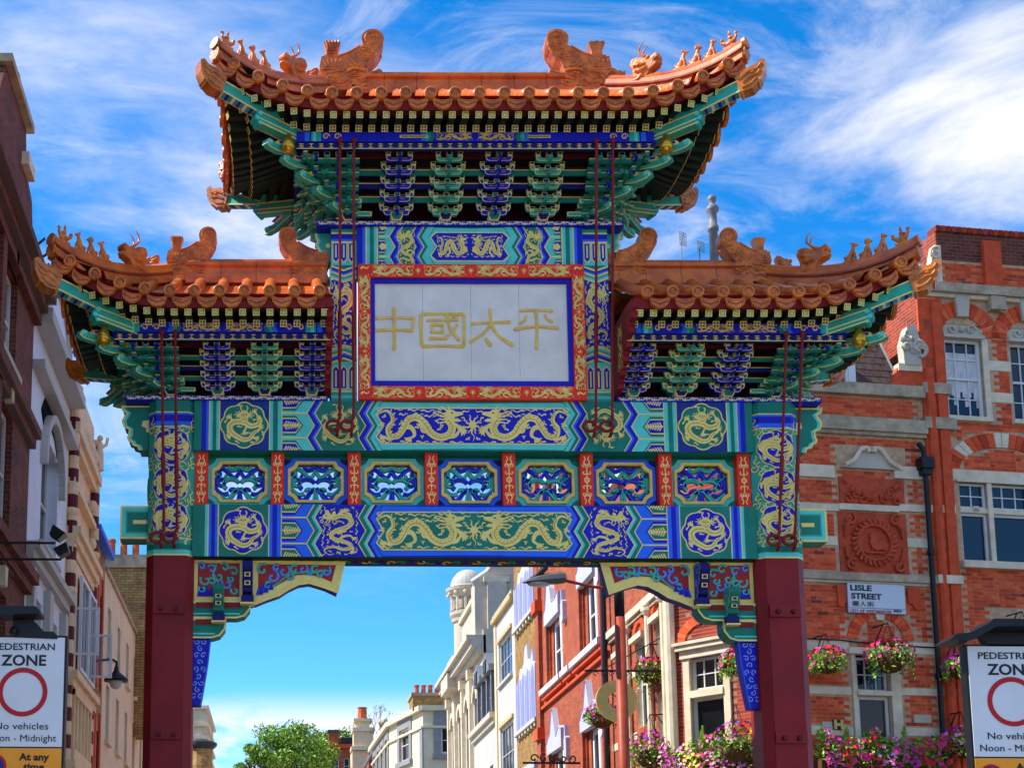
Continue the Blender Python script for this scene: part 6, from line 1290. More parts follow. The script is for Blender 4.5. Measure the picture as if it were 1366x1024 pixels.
# stone house with domed turret
st = empty('turret_house', (6.2, 44, 0), 'pale stone house with raking gable and domed round corner turret', 'house')
S6 = Fac(6.0, 0, -PI/2); y0, y1, zt = 38.2, 49.5, 14.2; b = MB(); wn = [(-41.0, -40.0, 9.0, 12.0), (-43.5, -42.5, 9.0, 12.0), (-46.0, -45.0, 9.0, 12.0), (-48.4, -47.6, 9.0, 12.0)]
S6.wall(b, -y1, -y0, 0, zt, wn, 'stone_pale', .25); S6.body(b, -y1, -y0, zt, 8, 'stone_pale'); b.build('wall', st)
for o in wn: S6.window(st, *o, 1, 2, .2, .08); part('arched_head', st, lambda b: S6.arch(b, (o[0]+o[1])/2, o[3]-.4, .5, .22, 0, PI, -.02, .1, 'stone', 10)); part('pilaster', st, lambda b: [S6.box(b, o[0]-.6, o[0]-.3, 8.2, 13.0, 0, .18, 'stone'), S6.box(b, o[0]-.68, o[0]-.22, 12.7, 13.1, 0, .26, 'stone')])
for z, d, h in ((13.2, .25, .25), (13.45, .5, .3), (13.75, .7, .2), (8.0, .4, .3)): part('cornice', st, lambda b: S6.box(b, -y1, -y0, z, z+h, -.1, d, 'stone_pale'))
part('attic', st, lambda b: [S6.box(b, -y1+2, -y0, 14.2, 16.2, -1.0, -.2, 'stone_pale'), S6.box(b, -y1+2, -y0, 16.2, 16.4, -1.1, -.05, 'stone')])
# party wall of its tall gable seen above the white and cream houses
part('gable', st, lambda b: [b.prism([(5.7, 13.9), (12.5, 13.9), (12.5, 24.5), (8.9, 24.5), (8.75, 22.6), (8.0, 20.2), (7.0, 17.6), (6.3, 16.6), (5.7, 16.2)], lambda u, v, w: (u, w, v), 38.4, 39.4, 'stone_pale')]); part('gable_coping', st, lambda b: b.tube([(5.6, 38.5, 16.2), (6.25, 38.5, 16.65), (6.95, 38.5, 17.65), (7.95, 38.5, 20.2), (8.7, 38.5, 22.6), (8.8, 38.5, 24.5)], .16, 'white_render', 6))
for k in range(9): part('ashlar_joint', st, lambda b: b.box(6.6+max(0, k-3)*.35, 12.4, 38.385, 38.395, 14.6+k*.95, 14.62+k*.95, 'stone_dark'))
part('roof_dormer', st, lambda b: [b.box(7.6, 8.3, 37.9, 38.4, 21.4, 22.8, 'lead'), b.lathe([(.35, 0), (.35, .1), (.25, .3), (.05, .4)], (7.95, 38.2, 22.8), 'lead', 10)])
TB = W(625, 880, Y=46.5); tx, ty = TB.x, 46.5
tz = lambda py: W(625, py, Y=46.5).z
sc_ = 1/28.6
def turret(b):
    r = 19*sc_*1.0
    b.lathe([(r*1.05, 13.0), (r*1.05, tz(880)), (r*1.0, tz(870)), (r*1.0, tz(832)), (r*1.12, tz(830)), (r*1.15, tz(826)), (r*1.28, tz(822)), (r*1.30, tz(818)), (r*1.08, tz(816)), (r*1.05, tz(800)), (r*1.2, tz(798)), (r*1.25, tz(795)), (r*1.5, tz(790)), (r*1.55, tz(786)), (r*1.3, tz(784))], (tx, ty, 0), 'stone_pale', 24)
to = part('turret', st, turret)
part('dome', to, lambda b: b.lathe([(19*sc_*1.22*math.cos(t*PI/20), tz(784)+(tz(760)-tz(784))*math.sin(t*PI/20)) for t in range(10)]+[(.01, tz(760))], (tx, ty, 0), 'white_render', 24))
for k in range(12):
    a = 2*PI*k/12; c = Vector((tx+math.cos(a)*19*sc_*1.06, ty+math.sin(a)*19*sc_*1.06, 0))
    part('turret_niche', to, lambda b: b.tube([c+Vector((0, 0, tz(815))), c+Vector((0, 0, tz(803)))], .13, 'stone_dark', 8)); a += PI/12; c = Vector((tx+math.cos(a)*19*sc_*1.1, ty+math.sin(a)*19*sc_*1.1, 0)); part('turret_pilaster', to, lambda b: b.tube([c+Vector((0, 0, tz(816))), c+Vector((0, 0, tz(799)))], .10, 'stone_pale', 6)); part('dentil', to, lambda b: b.ball(c*1+Vector((math.cos(a)*.18, math.sin(a)*.18, tz(793.5))), .10, 'stone', 6, 4))
part('downpipe', st, lambda b: b.tube([W(617, 880, Y=45), W(618, 895, Y=45), W(628, 900, Y=45), W(630, 985, Y=45), W(632, 1000, Y=45), W(633, 1040, Y=45)], .10, 'iron', 8))
part('stepped_scroll', st, lambda b: [b.box(tx-.9, tx+.9, ty-1.2, ty+1, tz(905), tz(880), 'stone_pale'), b.box(tx-1.2, tx+1.1, ty-1.5, ty+1, tz(925), tz(905), 'stone_pale')])
# cream corner house with grey quoins, facing down the street
GF = Fac(*(W(545, 980, Y=64).xy), 0.0); qo = empty('quoined_house', (7, 66, 0), 'cream corner house with grey window surrounds and five chimney pots', 'house')
g = lambda px, py: GF.at(px, py)
zt = g(575, 942)[1]; u1 = g(660, 960)[0]
wn = [(g(588, 960)[0], g(612, 960)[0], g(598, 1004)[1], g(598, 969)[1])]; wn = [(min(o[0], o[1]), max(o[0], o[1]), o[2], o[3]) for o in wn]
b = MB(); UC = g(564, 960)[0]; GF.wall(b, UC, u1, 0, zt, wn, 'cream', .15); GF.body(b, UC, u1, zt, 9, 'cream'); 
P0 = GF.p(UC, 0); P1 = W(520, 960, Y=70.5); P2 = W(497, 985, Y=82); 
GC = Fac(P1.x, P1.y, math.atan2(P0.y-P1.y, P0.x-P1.x)); LC = (P0-P1).to_2d().length; GL = Fac(P2.x, P2.y, math.atan2(P1.y-P2.y, P1.x-P2.x)); LL = (P1-P2).to_2d().length
cw = [(LC*.33, LC*.62, g(555, 1004)[1], g(555, 967)[1]+.3)]
GC.wall(b, 0, LC, 0, zt, cw, 'cream', .15); lw = [(LL*(.1+.23*k), LL*(.22+.23*k), cw[0][2], cw[0][3]) for k in range(4)]; GL.wall(b, 0, LL, 0, zt, lw, 'cream', .15)
b.poly([GF.p(UC, zt), GF.p(u1, zt), GF.p(u1, zt, -14), (P2.x, P2.y, zt), (P1.x, P1.y, zt)], 'lead'); b.build('wall', qo)
for F_, os in ((GF, wn), (GC, cw), (GL, lw)):
    for o in os: F_.window(qo, *o, 1, 2, .12, .1, glass='glass_dark'); part('window_surround', qo, lambda b: [F_.box(b, o[0]-.45, o[0], o[2]-.3, o[3]+.9, -.02, .08, 'grey_trim'), F_.box(b, o[1], o[1]+.45, o[2]-.3, o[3]+.9, -.02, .08, 'grey_trim'), F_.box(b, o[0], o[1], o[3], o[3]+.9, -.02, .08, 'grey_trim'), F_.box(b, o[0]-.55, o[1]+.55, o[2]-.35, o[2]-.05, -.02, .2, 'grey_trim')])
for F_, L_, u0 in ((GF, u1, UC), (GC, LC, 0), (GL, LL, 0)): part('cornice', qo, lambda b: [F_.box(b, u0-.1, L_+.1, zt-.25, zt+.05, -.2, .3, 'cream'), F_.box(b, u0-.02, L_+.02, zt-1.3, zt-1.15, -.1, .12, 'cream')])
for q in (GC, ): part('quoin_strip', qo, lambda b: q.box(b, LC-.5, LC+.02, 10, zt-1.35, -.02, .06, 'grey_trim'))
ca, cb_ = g(552, 930), g(607, 930); cs = part('chimney_stack', qo, lambda b: [GF.box(b, ca[0], cb_[0]+2, zt-.1, g(575, 925)[1], -3, -.6, 'brick_brown'), GF.box(b, ca[0]-.1, cb_[0]+2, g(575, 925)[1], g(575, 921)[1], -3.1, -.5, 'stone_dark')])
for k in range(5): part('chimney_pot', cs, lambda b: b.lathe([(.16, 0), (.15, .1), (.13, .55), (.17, .6), (.17, .68), (.14, .7)], GF.p(g(560+k*9.2, 921)[0], g(575, 921)[1], -1.8), 'pot', 12))
# far end of the street: ornate cream front, orange brick block with railings, steep-roofed house
fo = empty('ornate_front', (5, 92, 0), 'narrow cream stone front with tiered ornament and a ball finial', 'house')
OF = Fac(*W(470, 1000, Y=92).xy, 0); zz_ = lambda py: W(480, py, Y=92).z
part('wall', fo, lambda b: OF.box(b, 0, W(505, 1000, Y=92).x-W(470, 1000, Y=92).x, 0, zz_(1000), -3, 0, 'cream_warm')); part('tier', fo, lambda b: [OF.box(b, .1, 1.7, zz_(1000), zz_(975), -1.5, .1, 'cream_warm'), OF.box(b, -.1, 2.0, zz_(1000), zz_(1000)+.3, -1.6, .3, 'stone'), OF.box(b, 0, 1.8, zz_(975), zz_(975)+.3, -1.6, .3, 'stone'), OF.box(b, .3, 1.4, zz_(975)+.3, zz_(962), -1.3, .0, 'cream_warm'), OF.box(b, .1, 1.6, zz_(962), zz_(962)+.25, -1.4, .2, 'stone')]); part('chimney_pot', fo, lambda b: b.lathe([(.45, 0), (.4, .1), (.35, .9), (.42, 1.0)], OF.p(.85, zz_(962)+.25, -.6), 'pot', 10))
part('ball_finial', fo, lambda b: [b.lathe([(.25, 0), (.15, .3), (.15, .5)], OF.p(2.55, zz_(970), -.4), 'cream', 8), b.ball(OF.p(2.55, zz_(962), -.4), .42, 'cream', 12, 8)])
fb_ = empty('brick_block', (3, 108, 0), 'orange brick block with dark roof railing beside the trees', 'house')
BF = Fac(*W(437, 1000, Y=104).xy, 0); zt = W(455, 996, Y=104).z; wB = 3.4
b = MB(); wn = [(.5+.95*k, 1.0+.95*k, zt-2.4, zt-1.0) for k in range(3)]; BF.wall(b, 0, wB, 0, zt, wn, 'brick_orange', .15); BF.body(b, 0, wB, zt, 12, 'brick_orange'); b.build('wall', fb_)
for o in wn: BF.window(fb_, *o, 1, 2, .12, .06, glass='glass_dark')
part('cornice', fb_, lambda b: BF.box(b, -.1, wB, zt-.1, zt+.25, -.2, .3, 'brick_smooth')); part('roof_railing', fb_, lambda b: [BF.box(b, 1.3+.3*k, 1.36+.3*k, zt+.25, zt+1.4, -.1, -.04, 'lead_dark') for k in range(8)]+[BF.box(b, 1.2, wB+.2, zt+1.35, zt+1.45, -.12, -.02, 'lead_dark'), BF.box(b, 1.2, wB+.2, zt+.25, zt+.9, -.3, -.15, 'lead_dark')]); part('chimney', fb_, lambda b: [BF.box(b, .1, 1.0, zt+.2, zt+1.4, -1, -.2, 'brick_orange'), BF.box(b, .02, 1.08, zt+1.4, zt+1.6, -1.1, -.1, 'slate')])
sp = empty('steep_roof_house', (6, 88, 0), 'house with steep dark slate roof between ornate front and cream corner house', 'house')
KF = Fac(*W(492, 1000, Y=86).xy, 0); k0 = W(492, 1000, Y=86); zr = lambda py: W(505, py, Y=86).z
part('wall', sp, lambda b: KF.box(b, 0, 3.2, 0, zr(1003), -3, 0, 'brick_orange')); part('roof', sp, lambda b: [KF.prism(b, [(0, zr(1003)), (3.2, zr(1003)), (3.2, zr(957)), (2.2, zr(962)), (.7, zr(985))], -3, -.2, 'slate')]); part('verge', sp, lambda b: b.tube([KF.p(.0, zr(1003), 0), KF.p(.7, zr(985), 0), KF.p(2.2, zr(962), 0), KF.p(3.2, zr(957), 0)], .15, 'cream', 6))
part('gutter', sp, lambda b: b.tube([KF.p(-.4, zr(1024), .3), KF.p(.3, zr(1003), .3)], .12, 'lead', 6))
# ------------------------------------------------------------------ the left-hand row
XL = -6.3; WF = Fac(XL, 0, PI/2)     # u = Y, faces +x
rl = empty('dark_brick_house', (XL, 0, 0), 'dark red brick house with heavy cornices and a ball finial', 'house')
b = MB(); wn = [(1.7, 2.9, 7.6, 9.45), (1.7, 2.9, 10.0, 11.3), (-1.2, .2, 7.6, 9.45), (-1.2, .2, 10.0, 11.3), (1.7, 2.9, 4.4, 6.6), (-1.2, .2, 4.4, 6.6)]
wn = [(1.55, 2.75, 9.75, 11.2), (1.55, 2.75, 7.25, 9.1), (-1.4, .0, 9.75, 11.2), (-1.4, .0, 7.25, 9.1), (1.55, 2.75, 4.2, 6.4)]
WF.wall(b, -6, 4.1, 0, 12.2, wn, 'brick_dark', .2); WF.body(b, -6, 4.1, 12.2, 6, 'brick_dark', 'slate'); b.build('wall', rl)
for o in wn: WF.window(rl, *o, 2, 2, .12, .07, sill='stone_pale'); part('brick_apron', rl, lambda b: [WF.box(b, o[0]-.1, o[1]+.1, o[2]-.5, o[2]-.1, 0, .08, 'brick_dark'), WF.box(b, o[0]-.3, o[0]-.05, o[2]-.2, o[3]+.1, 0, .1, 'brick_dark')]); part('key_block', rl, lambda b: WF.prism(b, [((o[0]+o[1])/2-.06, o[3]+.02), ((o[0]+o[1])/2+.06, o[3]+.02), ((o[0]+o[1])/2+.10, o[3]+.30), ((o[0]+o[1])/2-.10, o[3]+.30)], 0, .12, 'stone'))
for z, d, h in ((11.55, .35, .14), (11.4, .22, .15), (11.2, .12, .2), (9.3, .18, .14), (9.15, .1, .15), (6.95, .22, .16), (6.8, .12, .15)): part('cornice', rl, lambda b: WF.box(b, -6, 4.12, z, z+h, -.02, d, 'brick_dark'))
part('gable', rl, lambda b: [WF.prism(b, [(.6, 12.2), (3.6, 12.2), (3.4, 12.9), (2.9, 13.1), (2.75, 13.7), (1.2, 13.7), (.8, 13.0)], -.4, .04, 'brick_dark'), WF.box(b, 2.5, 3.0, 13.0, 13.2, -.4, .15, 'stone'), WF.box(b, 1.1, 2.85, 13.7, 13.82, -.4, .15, 'stone_dark')])
part('ball_finial', rl, lambda b: [b.lathe([(.14, 0), (.16, .1), (.06, .2), (.06, .3)], WF.p(2.2, 13.8, -.1), 'stone_dark', 10), b.ball(WF.p(2.2, 14.2, -.1), .14, 'stone_dark', 12, 8)])
wp_ = empty('pale_house', (XL, 6, 0), 'pale blue white rendered house with arched window beyond the dark brick house', 'house')
b = MB(); wn = [(5.2, 6.8, 8.0, 9.9), (4.6, 5.6, 4.9, 7.0), (6.3, 7.2, 4.9, 7.0)]
WF.wall(b, 4.1, 7.8, 0, 11.4, wn, 'pale_blue', .25); WF.body(b, 4.1, 7.8, 11.4, 6, 'pale_blue'); b.build('wall', wp_)
for o in wn: WF.window(wp_, *o, 2, 2, .2, .07, sill='white_render')
part('arched_hood', wp_, lambda b: [WF.arch(b, 6.0, 9.4, .85, .14, -.15, PI+.15, 0, .12, 'white_render', 14), WF.arch(b, 6.0, 9.4, .75, .55, .6, PI-.6, -.04, .0, 'pale_blue', 10)])
for z, d, h in ((7.55, .22, .12), (7.4, .12, .15), (10.5, .2, .14), (11.3, .3, .2)): part('cornice', wp_, lambda b: WF.box(b, 4.1, 7.8, z, z+h, -.02, d, 'white_render'))
part('curved_gable', wp_, lambda b: [WF.prism(b, [(4.3, 11.4), (7.7, 11.4), (7.6, 11.7), (7.2, 11.8), (7.0, 12.3), (6.5, 12.6), (5.5, 12.6), (5.0, 12.3), (4.8, 11.8), (4.4, 11.7)], -.3, .05, 'pale_blue'), b.tube([WF.p(u, v, .06) for u, v in ((4.3, 11.55), (4.45, 11.75), (4.85, 11.85), (5.05, 12.35), (5.5, 12.65), (6.5, 12.65), (6.95, 12.35), (7.15, 11.85), (7.6, 11.75))], .09, 'white_render', 6)]); part('white_jamb', wp_, lambda b: [WF.box(b, 4.25, 4.45, 4.5, 7.3, 0, .12, 'white_render'), WF.box(b, 5.75, 6.1, 4.5, 7.3, 0, .12, 'white_render'), WF.box(b, 7.4, 7.7, 4.5, 7.3, 0, .12, 'white_render')])
bz = empty('banded_house', (XL, 9.4, 0), 'warm cream ornate house with red and cream striped edge columns and oriel', 'house')
b = MB(); WF.wall(b, 7.8, 11.1, 0, 12.2, [], 'cream_warm'); WF.body(b, 7.8, 11.1, 12.2, 6, 'cream_warm'); b.build('wall', bz)
for yy in (8.0, 10.9):
    for k in range(34):
        part('column_drum', bz, lambda b: b.lathe([(.11, 0), (.11, .245)], WF.p(yy, 3.2+.25*k, .07), ('cream_warm', 'maroon_dark')[k % 2], 10))
    [part('column_cap', bz, lambda b: b.lathe([(.12, 0), (.15, .05), (.15, .10), (.12, .14)], WF.p(yy, z, .07), 'cream_warm', 10)) for z in (11.7, 9.3, 7.8, 6.3)]
for z, d, h in ((8.95, .27, .14), (8.78, .2, .17), (8.6, .13, .18), (10.9, .2, .2), (10.72, .12, .18), (6.25, .28, .14), (6.1, .2, .15), (4.6, .28, .14), (4.45, .2, .15), (9.9, .14, .12)): part('cornice', bz, lambda b: WF.box(b, 7.9, 11.05, z, z+h, -.02, d, 'cream_warm'))
orl = part('oriel', bz, lambda b: [WF.box(b, 8.3, 10.6, 4.6, 5.0, 0, .2, 'cream_warm'), WF.box(b, 8.3, 10.6, 6.0, 6.1, 0, .2, 'cream_warm')]+[WF.box(b, 8.3+.45*k, 8.38+.45*k, 5.0, 6.1, .1, .18, 'cream_warm') for k in range(6)]+[WF.box(b, 8.3, 10.6, 5.0, 6.0, .02, .1, 'cream')])
OW = Fac(XL+.2, 0, PI/2); OW.window(bz, 8.5, 9.5, 6.5, 8.3, 2, 1, -.02, .07, sash=False); OW.window(bz, 9.6, 10.5, 6.5, 8.3, 2, 1, -.02, .07, sash=False)
part('window_bay', bz, lambda b: WF.box(b, 8.3, 10.6, 6.4, 8.5, 0, .14, 'cream_warm'))
for (yy, z0_, z1_) in ((8.2, 6.72, 7.62), (10.2, 6.68, 7.56)):
    b = MB(); c = WF.p(yy, 0, .12); d = Vector((.74, .06, 0)); 
    for (a0, a1, v0, v1) in ((0, .06, 0, 1), (.54, .6, 0, 1), (.06, .54, 0, .05), (.06, .54, .95, 1)): b.hexa([c+d*a0*1.1+Vector((0, -.02, z0_+(z1_-z0_)*v0)), c+d*a1*1.1+Vector((0, -.02, z0_+(z1_-z0_)*v0)), c+d*a1*1.1+Vector((0, .02, z0_+(z1_-z0_)*v0)), c+d*a0*1.1+Vector((0, .02, z0_+(z1_-z0_)*v0)), c+d*a0*1.1+Vector((0, -.02, z0_+(z1_-z0_)*v1)), c+d*a1*1.1+Vector((0, -.02, z0_+(z1_-z0_)*v1)), c+d*a1*1.1+Vector((0, .02, z0_+(z1_-z0_)*v1)), c+d*a0*1.1+Vector((0, .02, z0_+(z1_-z0_)*v1))], 'frame_white')
    oc = b.build('open_casement', bz); b = MB(); b.poly([c+d*.07+Vector((0, 0, z0_+.06)), c+d*.6+Vector((0, 0, z0_+.06)), c+d*.6+Vector((0, 0, z1_-.06)), c+d*.07+Vector((0, 0, z1_-.06))], 'pane_clear'); b.build('pane', oc)
part('statue', bz, lambda b: [b.tube([WF.p(10.6, 11.1, .2), WF.p(10.6, 11.45, .2), WF.p(10.6, 11.7, .2)], [.09, .08, .05], 'cream_warm', 8), b.ball(WF.p(10.6, 11.8, .2), .065, 'cream_warm'), b.tube([WF.p(10.6, 11.6, .24), WF.p(10.7, 11.7, .32), WF.p(10.72, 11.85, .34)], .035, 'cream_warm', 6)]); part('carved_console', bz, lambda b: [b.ball(WF.p(10.5, z, .1), (.1, .09, .13), 'cream_warm', 8, 6) for z in (11.0, 10.3, 9.5)]+[b.ball(WF.p(9.4+.5*k, 11.3, .08), (.14, .1, .2), 'cream_warm', 8, 6) for k in range(3)])
br = empty('brown_house', (XL, 12.2, 0), 'narrow dark brown brick house with red window strips and blue gutter', 'house')
b = MB(); wn = [(11.4, 11.9, 7.2, 9.0), (12.4, 12.9, 7.2, 9.0), (11.4, 11.9, 4.2, 6.0), (12.4, 12.9, 4.2, 6.0)]; WF.wall(b, 11.1, 13.4, 0, 10.1, wn, 'brick_brown', .12); WF.body(b, 11.1, 13.4, 10.1, 6, 'brick_brown'); b.build('wall', br)
for o in wn: WF.window(br, *o, 1, 2, .1, .05); part('red_surround', br, lambda b: [WF.box(b, o[0]-.2, o[0], o[2]-.3, o[3]+.4, -.02, .04, 'terracotta'), WF.box(b, o[1], o[1]+.2, o[2]-.3, o[3]+.4, -.02, .04, 'terracotta')])
part('gutter', br, lambda b: WF.box(b, 11.1, 13.5, 10.0, 10.12, 0, .2, 'blue_light'))
lc = empty('long_cream_house', (XL, 20, 0), 'long cream rendered house with rows of narrow windows and brick chimney', 'house')
b = MB(); wn = []
for z0_, z1_ in ((8.0, 9.1), (6.0, 7.3), (3.8, 5.3)): wn += [(14.1+1.9*k, 14.7+1.9*k, z0_, z1_) for k in range(8)]
WF.wall(b, 13.4, 30, 0, 9.75, wn, 'cream', .14); WF.body(b, 13.4, 30, 9.75, 6, 'cream'); b.build('wall', lc)
for o in wn: WF.window(lc, *o, 1, 2, .1, .05, m='cream_warm', sill='stone')
part('coping', lc, lambda b: WF.box(b, 13.4, 30, 9.75, 9.85, -.2, .06, 'stone_dark'))
F20 = Fac(*W(133, 760, Y=20).xy, 0); zc0, zc1 = W(160, 757, Y=20).z, W(160, 740, Y=20).z; cwid = W(205, 760, Y=20).x-W(133, 760, Y=20).x
cs = part('chimney_stack', lc, lambda b: [F20.box(b, 0, cwid, 7, zc0, -1.0, 0, 'brick_brown'), F20.box(b, -.06, cwid+.06, zc0, zc1, -1.06, .06, 'stone_dark')])
for k in range(4): part('chimney_pot', cs, lambda b: b.lathe([(.10, 0), (.10, .1), (.095, .42), (.115, .46), (.115, .52), (.09, .54)], (W(133+16*k, 742, Y=20.3).x, 20.3, zc1), 'pot', 12))
fl = empty('carved_stone_house', (XL, 56, 0), 'distant carved stone house front with dark round oriel roof', 'house')
b = MB(); q0 = W(257, 1000, Y=52); q1 = W(274, 1000, Y=52); b.box(q0.x-4, q1.x, 52, 60, 0, W(268, 945, Y=52).z, 'stone_pale'); b.build('wall', fl)
part('cornice', fl, lambda b: [b.box(q1.x-.6, q1.x+.15, 51.8, 60, W(268, p, Y=52).z, W(268, p-4, Y=52).z, 'stone') for p in (945, 968, 985, 1003)]); part('oriel_roof', fl, lambda b: [b.lathe([(.55, -.1), (.72, .05), (.74, .2), (.5, .3), (.1, .42)], (W(270, 990, Y=50).x, 50, W(270, 996, Y=50).z), 'lead_dark', 16), b.lathe([(.5, -9), (.5, 0)], (W(270, 990, Y=50).x, 50, W(270, 996, Y=50).z), 'brick_brown', 12)])
# ------------------------------------------------------------------ lettering
def text_mesh(body, h, mat, bold=.0, align='LEFT', name='lettering'):
    c = bpy.data.curves.new(name, 'FONT'); c.body = body; c.size = 1; c.align_x = align; c.offset = bold; c.extrude = .004; c.resolution_u = 3
    o = bpy.data.objects.new('tmp', c); COL.objects.link(o); dg = bpy.context.evaluated_depsgraph_get()
    me = bpy.data.meshes.new_from_object(o.evaluated_get(dg)); bpy.data.objects.remove(o); me.name = name
    me.materials.clear(); me.materials.append(MATS[mat]); k = h/.70
    me.transform(Matrix.Scale(k, 4, (1, 0, 0)) @ Matrix.Scale(k, 4, (0, 1, 0))); return me
def put_text(par, body, p, h, mat, width=None, bold=.02, ang=0., name='lettering'):
    me = text_mesh(body, h, mat, bold, 'LEFT', name); xs_ = [v.co.x for v in me.vertices]
    if not xs_: return None
    if width:
        k = width/(max(xs_)-min(xs_)); me.transform(Matrix.Scale(k, 4, (1, 0, 0)))
    x0 = min(v.co.x for v in me.vertices); me.transform(Matrix.Translation((-x0, 0, 0)))
    return link(name, me, par, mat=Matrix.Translation(p) @ rz(ang) @ Matrix.Rotation(PI/2, 4, 'X'))
# street name plate
def V_(px, py, d=.09): u, v = LF.at(px, py, d); return LF.p(u, v, d)
pl = empty('street_sign', V_(1169, 800), 'white LISLE STREET name plate on red brick under stone moulding', 'street sign')
a, c = LF.at(1130, 777, .07), LF.at(1208.5, 819, .07)
b = MB(); LF.box(b, a[0], c[0], c[1], a[1], .03, .075, 'sign_white'); b.build('plate', pl)
b = MB(); LF.box(b, a[0]-.012, c[0]+.012, c[1]-.012, a[1]+.012, .025, .06, 'lead'); b.build('edge_trim', pl)
def T(body, px0, px1, py, cap, mat, bold=.02):
    p0, p1 = LF.at(px0, py, .075), LF.at(px1, py, .075); h = cap/1807*26.2
    return put_text(pl, body, LF.p(p0[0], p0[1], .078), h, mat, p1[0]-p0[0], bold, A8)
T('LISLE', 1134.3, 1162.8, 786.6, 7.4, 'sign_black', .03); T('STREET', 1135.6, 1176, 797.6, 7.4, 'sign_black', .03)
T('儷人街', 1136.5, 1166, 807.0, 5.2, 'sign_black', .0); T('CITY OF WESTMINSTER', 1134.5, 1189.5, 815.7, 3.9, 'sign_red', .008); T('西敏市', 1192, 1203, 815.9, 2.6, 'sign_black', .01)
b = MB(); q = LF.at(1130, 809.7, .075)[1]; LF.box(b, a[0]+.02, c[0]-.01, q-.004, q+.006, .074, .077, 'sign_black'); b.build('rule_line', pl)
# brass H plaque
b = MB(); h0 = LF.at(1118, 966, .03)
for (x0, x1, z0_, z1_) in ((-.09, -.04, -.09, .09), (.04, .09, -.09, .09), (-.04, .04, -.025, .025)): LF.box(b, h0[0]+x0, h0[0]+x1, h0[1]+z0_, h0[1]+z1_, .025, .06, 'brass')
LF.box(b, h0[0]-.10, h0[0]+.10, h0[1]-.10, h0[1]+.10, .004, .024, 'lead_dark'); tag(b.build('letter_plaque'), 'small brass letter H plaque on brick wall beside the arched window', 'plaque')
# pedestrian zone signs
def zone_sign(cxp, top, s, label, lightspec, grp):
    Y = -4.5; X0 = W(cxp, top+60, Y=Y).x; zt = W(cxp, top, Y=Y).z; k = (W(100, 900, Y=Y)-W(0, 900, Y=Y)).length/100      # metres per photo pixel here
    hw = 54*k; zb_ = zt-147*k; o = empty('zone_sign', (X0, Y, 0), label, 'sign', grp)
    b = MB(); b.box(X0-hw-.02, X0+hw+.02, Y, Y+.10, zt-215*k, zt+.02, 'iron'); b.build('case', o)
    b = MB(); b.box(X0-hw, X0+hw, Y-.008, Y, zb_, zt, 'sign_white'); b.build('white_panel', o)
    b = MB(); b.box(X0-hw, X0+hw, Y-.007, Y, zt-212*k, zb_-2*k, 'sign_yellow'); b.build('yellow_panel', o)
    b = MB(); n = 40; rc = zt-74*k
    V = [(X0+r*k*math.cos(2*PI*i/n), Y-.012, rc+r*k*math.sin(2*PI*i/n)) for r in (33, 26.5) for i in range(n)]; b.mesh(V, [(i, (i+1) % n, (i+1) % n+n, i+n) for i in range(n)], 'sign_red'); b.build('red_ring', o)
    def t(body, w, base, cap, bold=.02, dx=0.): put_text(o, body, Vector((X0-w*k/2+dx*k, Y-.0085, zt-base*k)), cap*k, 'sign_black', w*k, bold)
    t('PEDESTRIAN', 82, 17, 9, .012); t('ZONE', 60, 38, 14.2, .022); t('No vehicles', 71, 124, 9, .0); t('Noon - Midnight', 93, 140, 9, .0)
    t('At any', 40, 165, 9, .03, 18); t('time', 28, 178, 9, .03, 18)
    b = MB(); c = (X0-34*k, zb_-26*k)
    for r, m, d in ((16, 'sign_red', .010), (12.5, 'sign_blue', .012)): b.poly([(c[0]+r*k*math.cos(2*PI*i/24), Y-d, c[1]+r*k*math.sin(2*PI*i/24)) for i in range(24)][::-1], m)
    b.poly([(c[0]-10*k, Y-.014, c[1]+8*k), (c[0]-8*k, Y-.014, c[1]+10*k), (c[0]+10*k, Y-.014, c[1]-8*k), (c[0]+8*k, Y-.014, c[1]-10*k)][::-1], 'sign_red'); b.build('no_waiting_roundel', o)
    b = MB(); b.tube([(X0, Y+.16, 0), (X0, Y+.16, zt)], .045, 'iron', 10); b.build('post', o)
    b = MB()
    if lightspec == 0:
        b.prism([(-38, 32), (-33, 36), (18, 36), (24, 31), (24, 26), (-30, 24), (-38, 27)], lambda u, v, w: (X0+u*k, Y+w, zt+v*k), -.20, .05, 'iron'); b.prism([(-16, 24), (10, 25), (26, 8), (38, 8), (44, 3), (44, -2), (-16, 0)], lambda u, v, w: (X0+u*k, Y+w, zt+v*k), -.02, .10, 'iron'); b.ball((X0-14*k, Y-.04, zt+8*k), 6*k, 'iron'); b.tube([(X0+5*k, Y+.04, zt), (X0+5*k, Y+.04, zt+25*k)], .03, 'iron', 8)
    else:
        b.prism([(-92, 2), (-82, 10), (-66, 11), (-40, 24), (-34, 30), (70, 30), (70, 22), (-30, 20), (-60, 3), (-64, 1)], lambda u, v, w: (X0+u*k, Y+w, zt+v*k), -.22, .08, 'iron'); b.prism([(-36, 20), (30, 20), (30, 0), (-26, 0)], lambda u, v, w: (X0+u*k, Y+w, zt+v*k), .0, .09, 'iron')
    b.build('sign_light', o); return o
zone_sign(31, 850, 1, 'pedestrian zone sign with small flat lamp on top beside the dark brick house', 0, 'pedestrian zone signs')
zone_sign(1349, 862, 1, 'pedestrian zone sign under wide winged black lamp in front of corner house', 1, 'pedestrian zone signs')
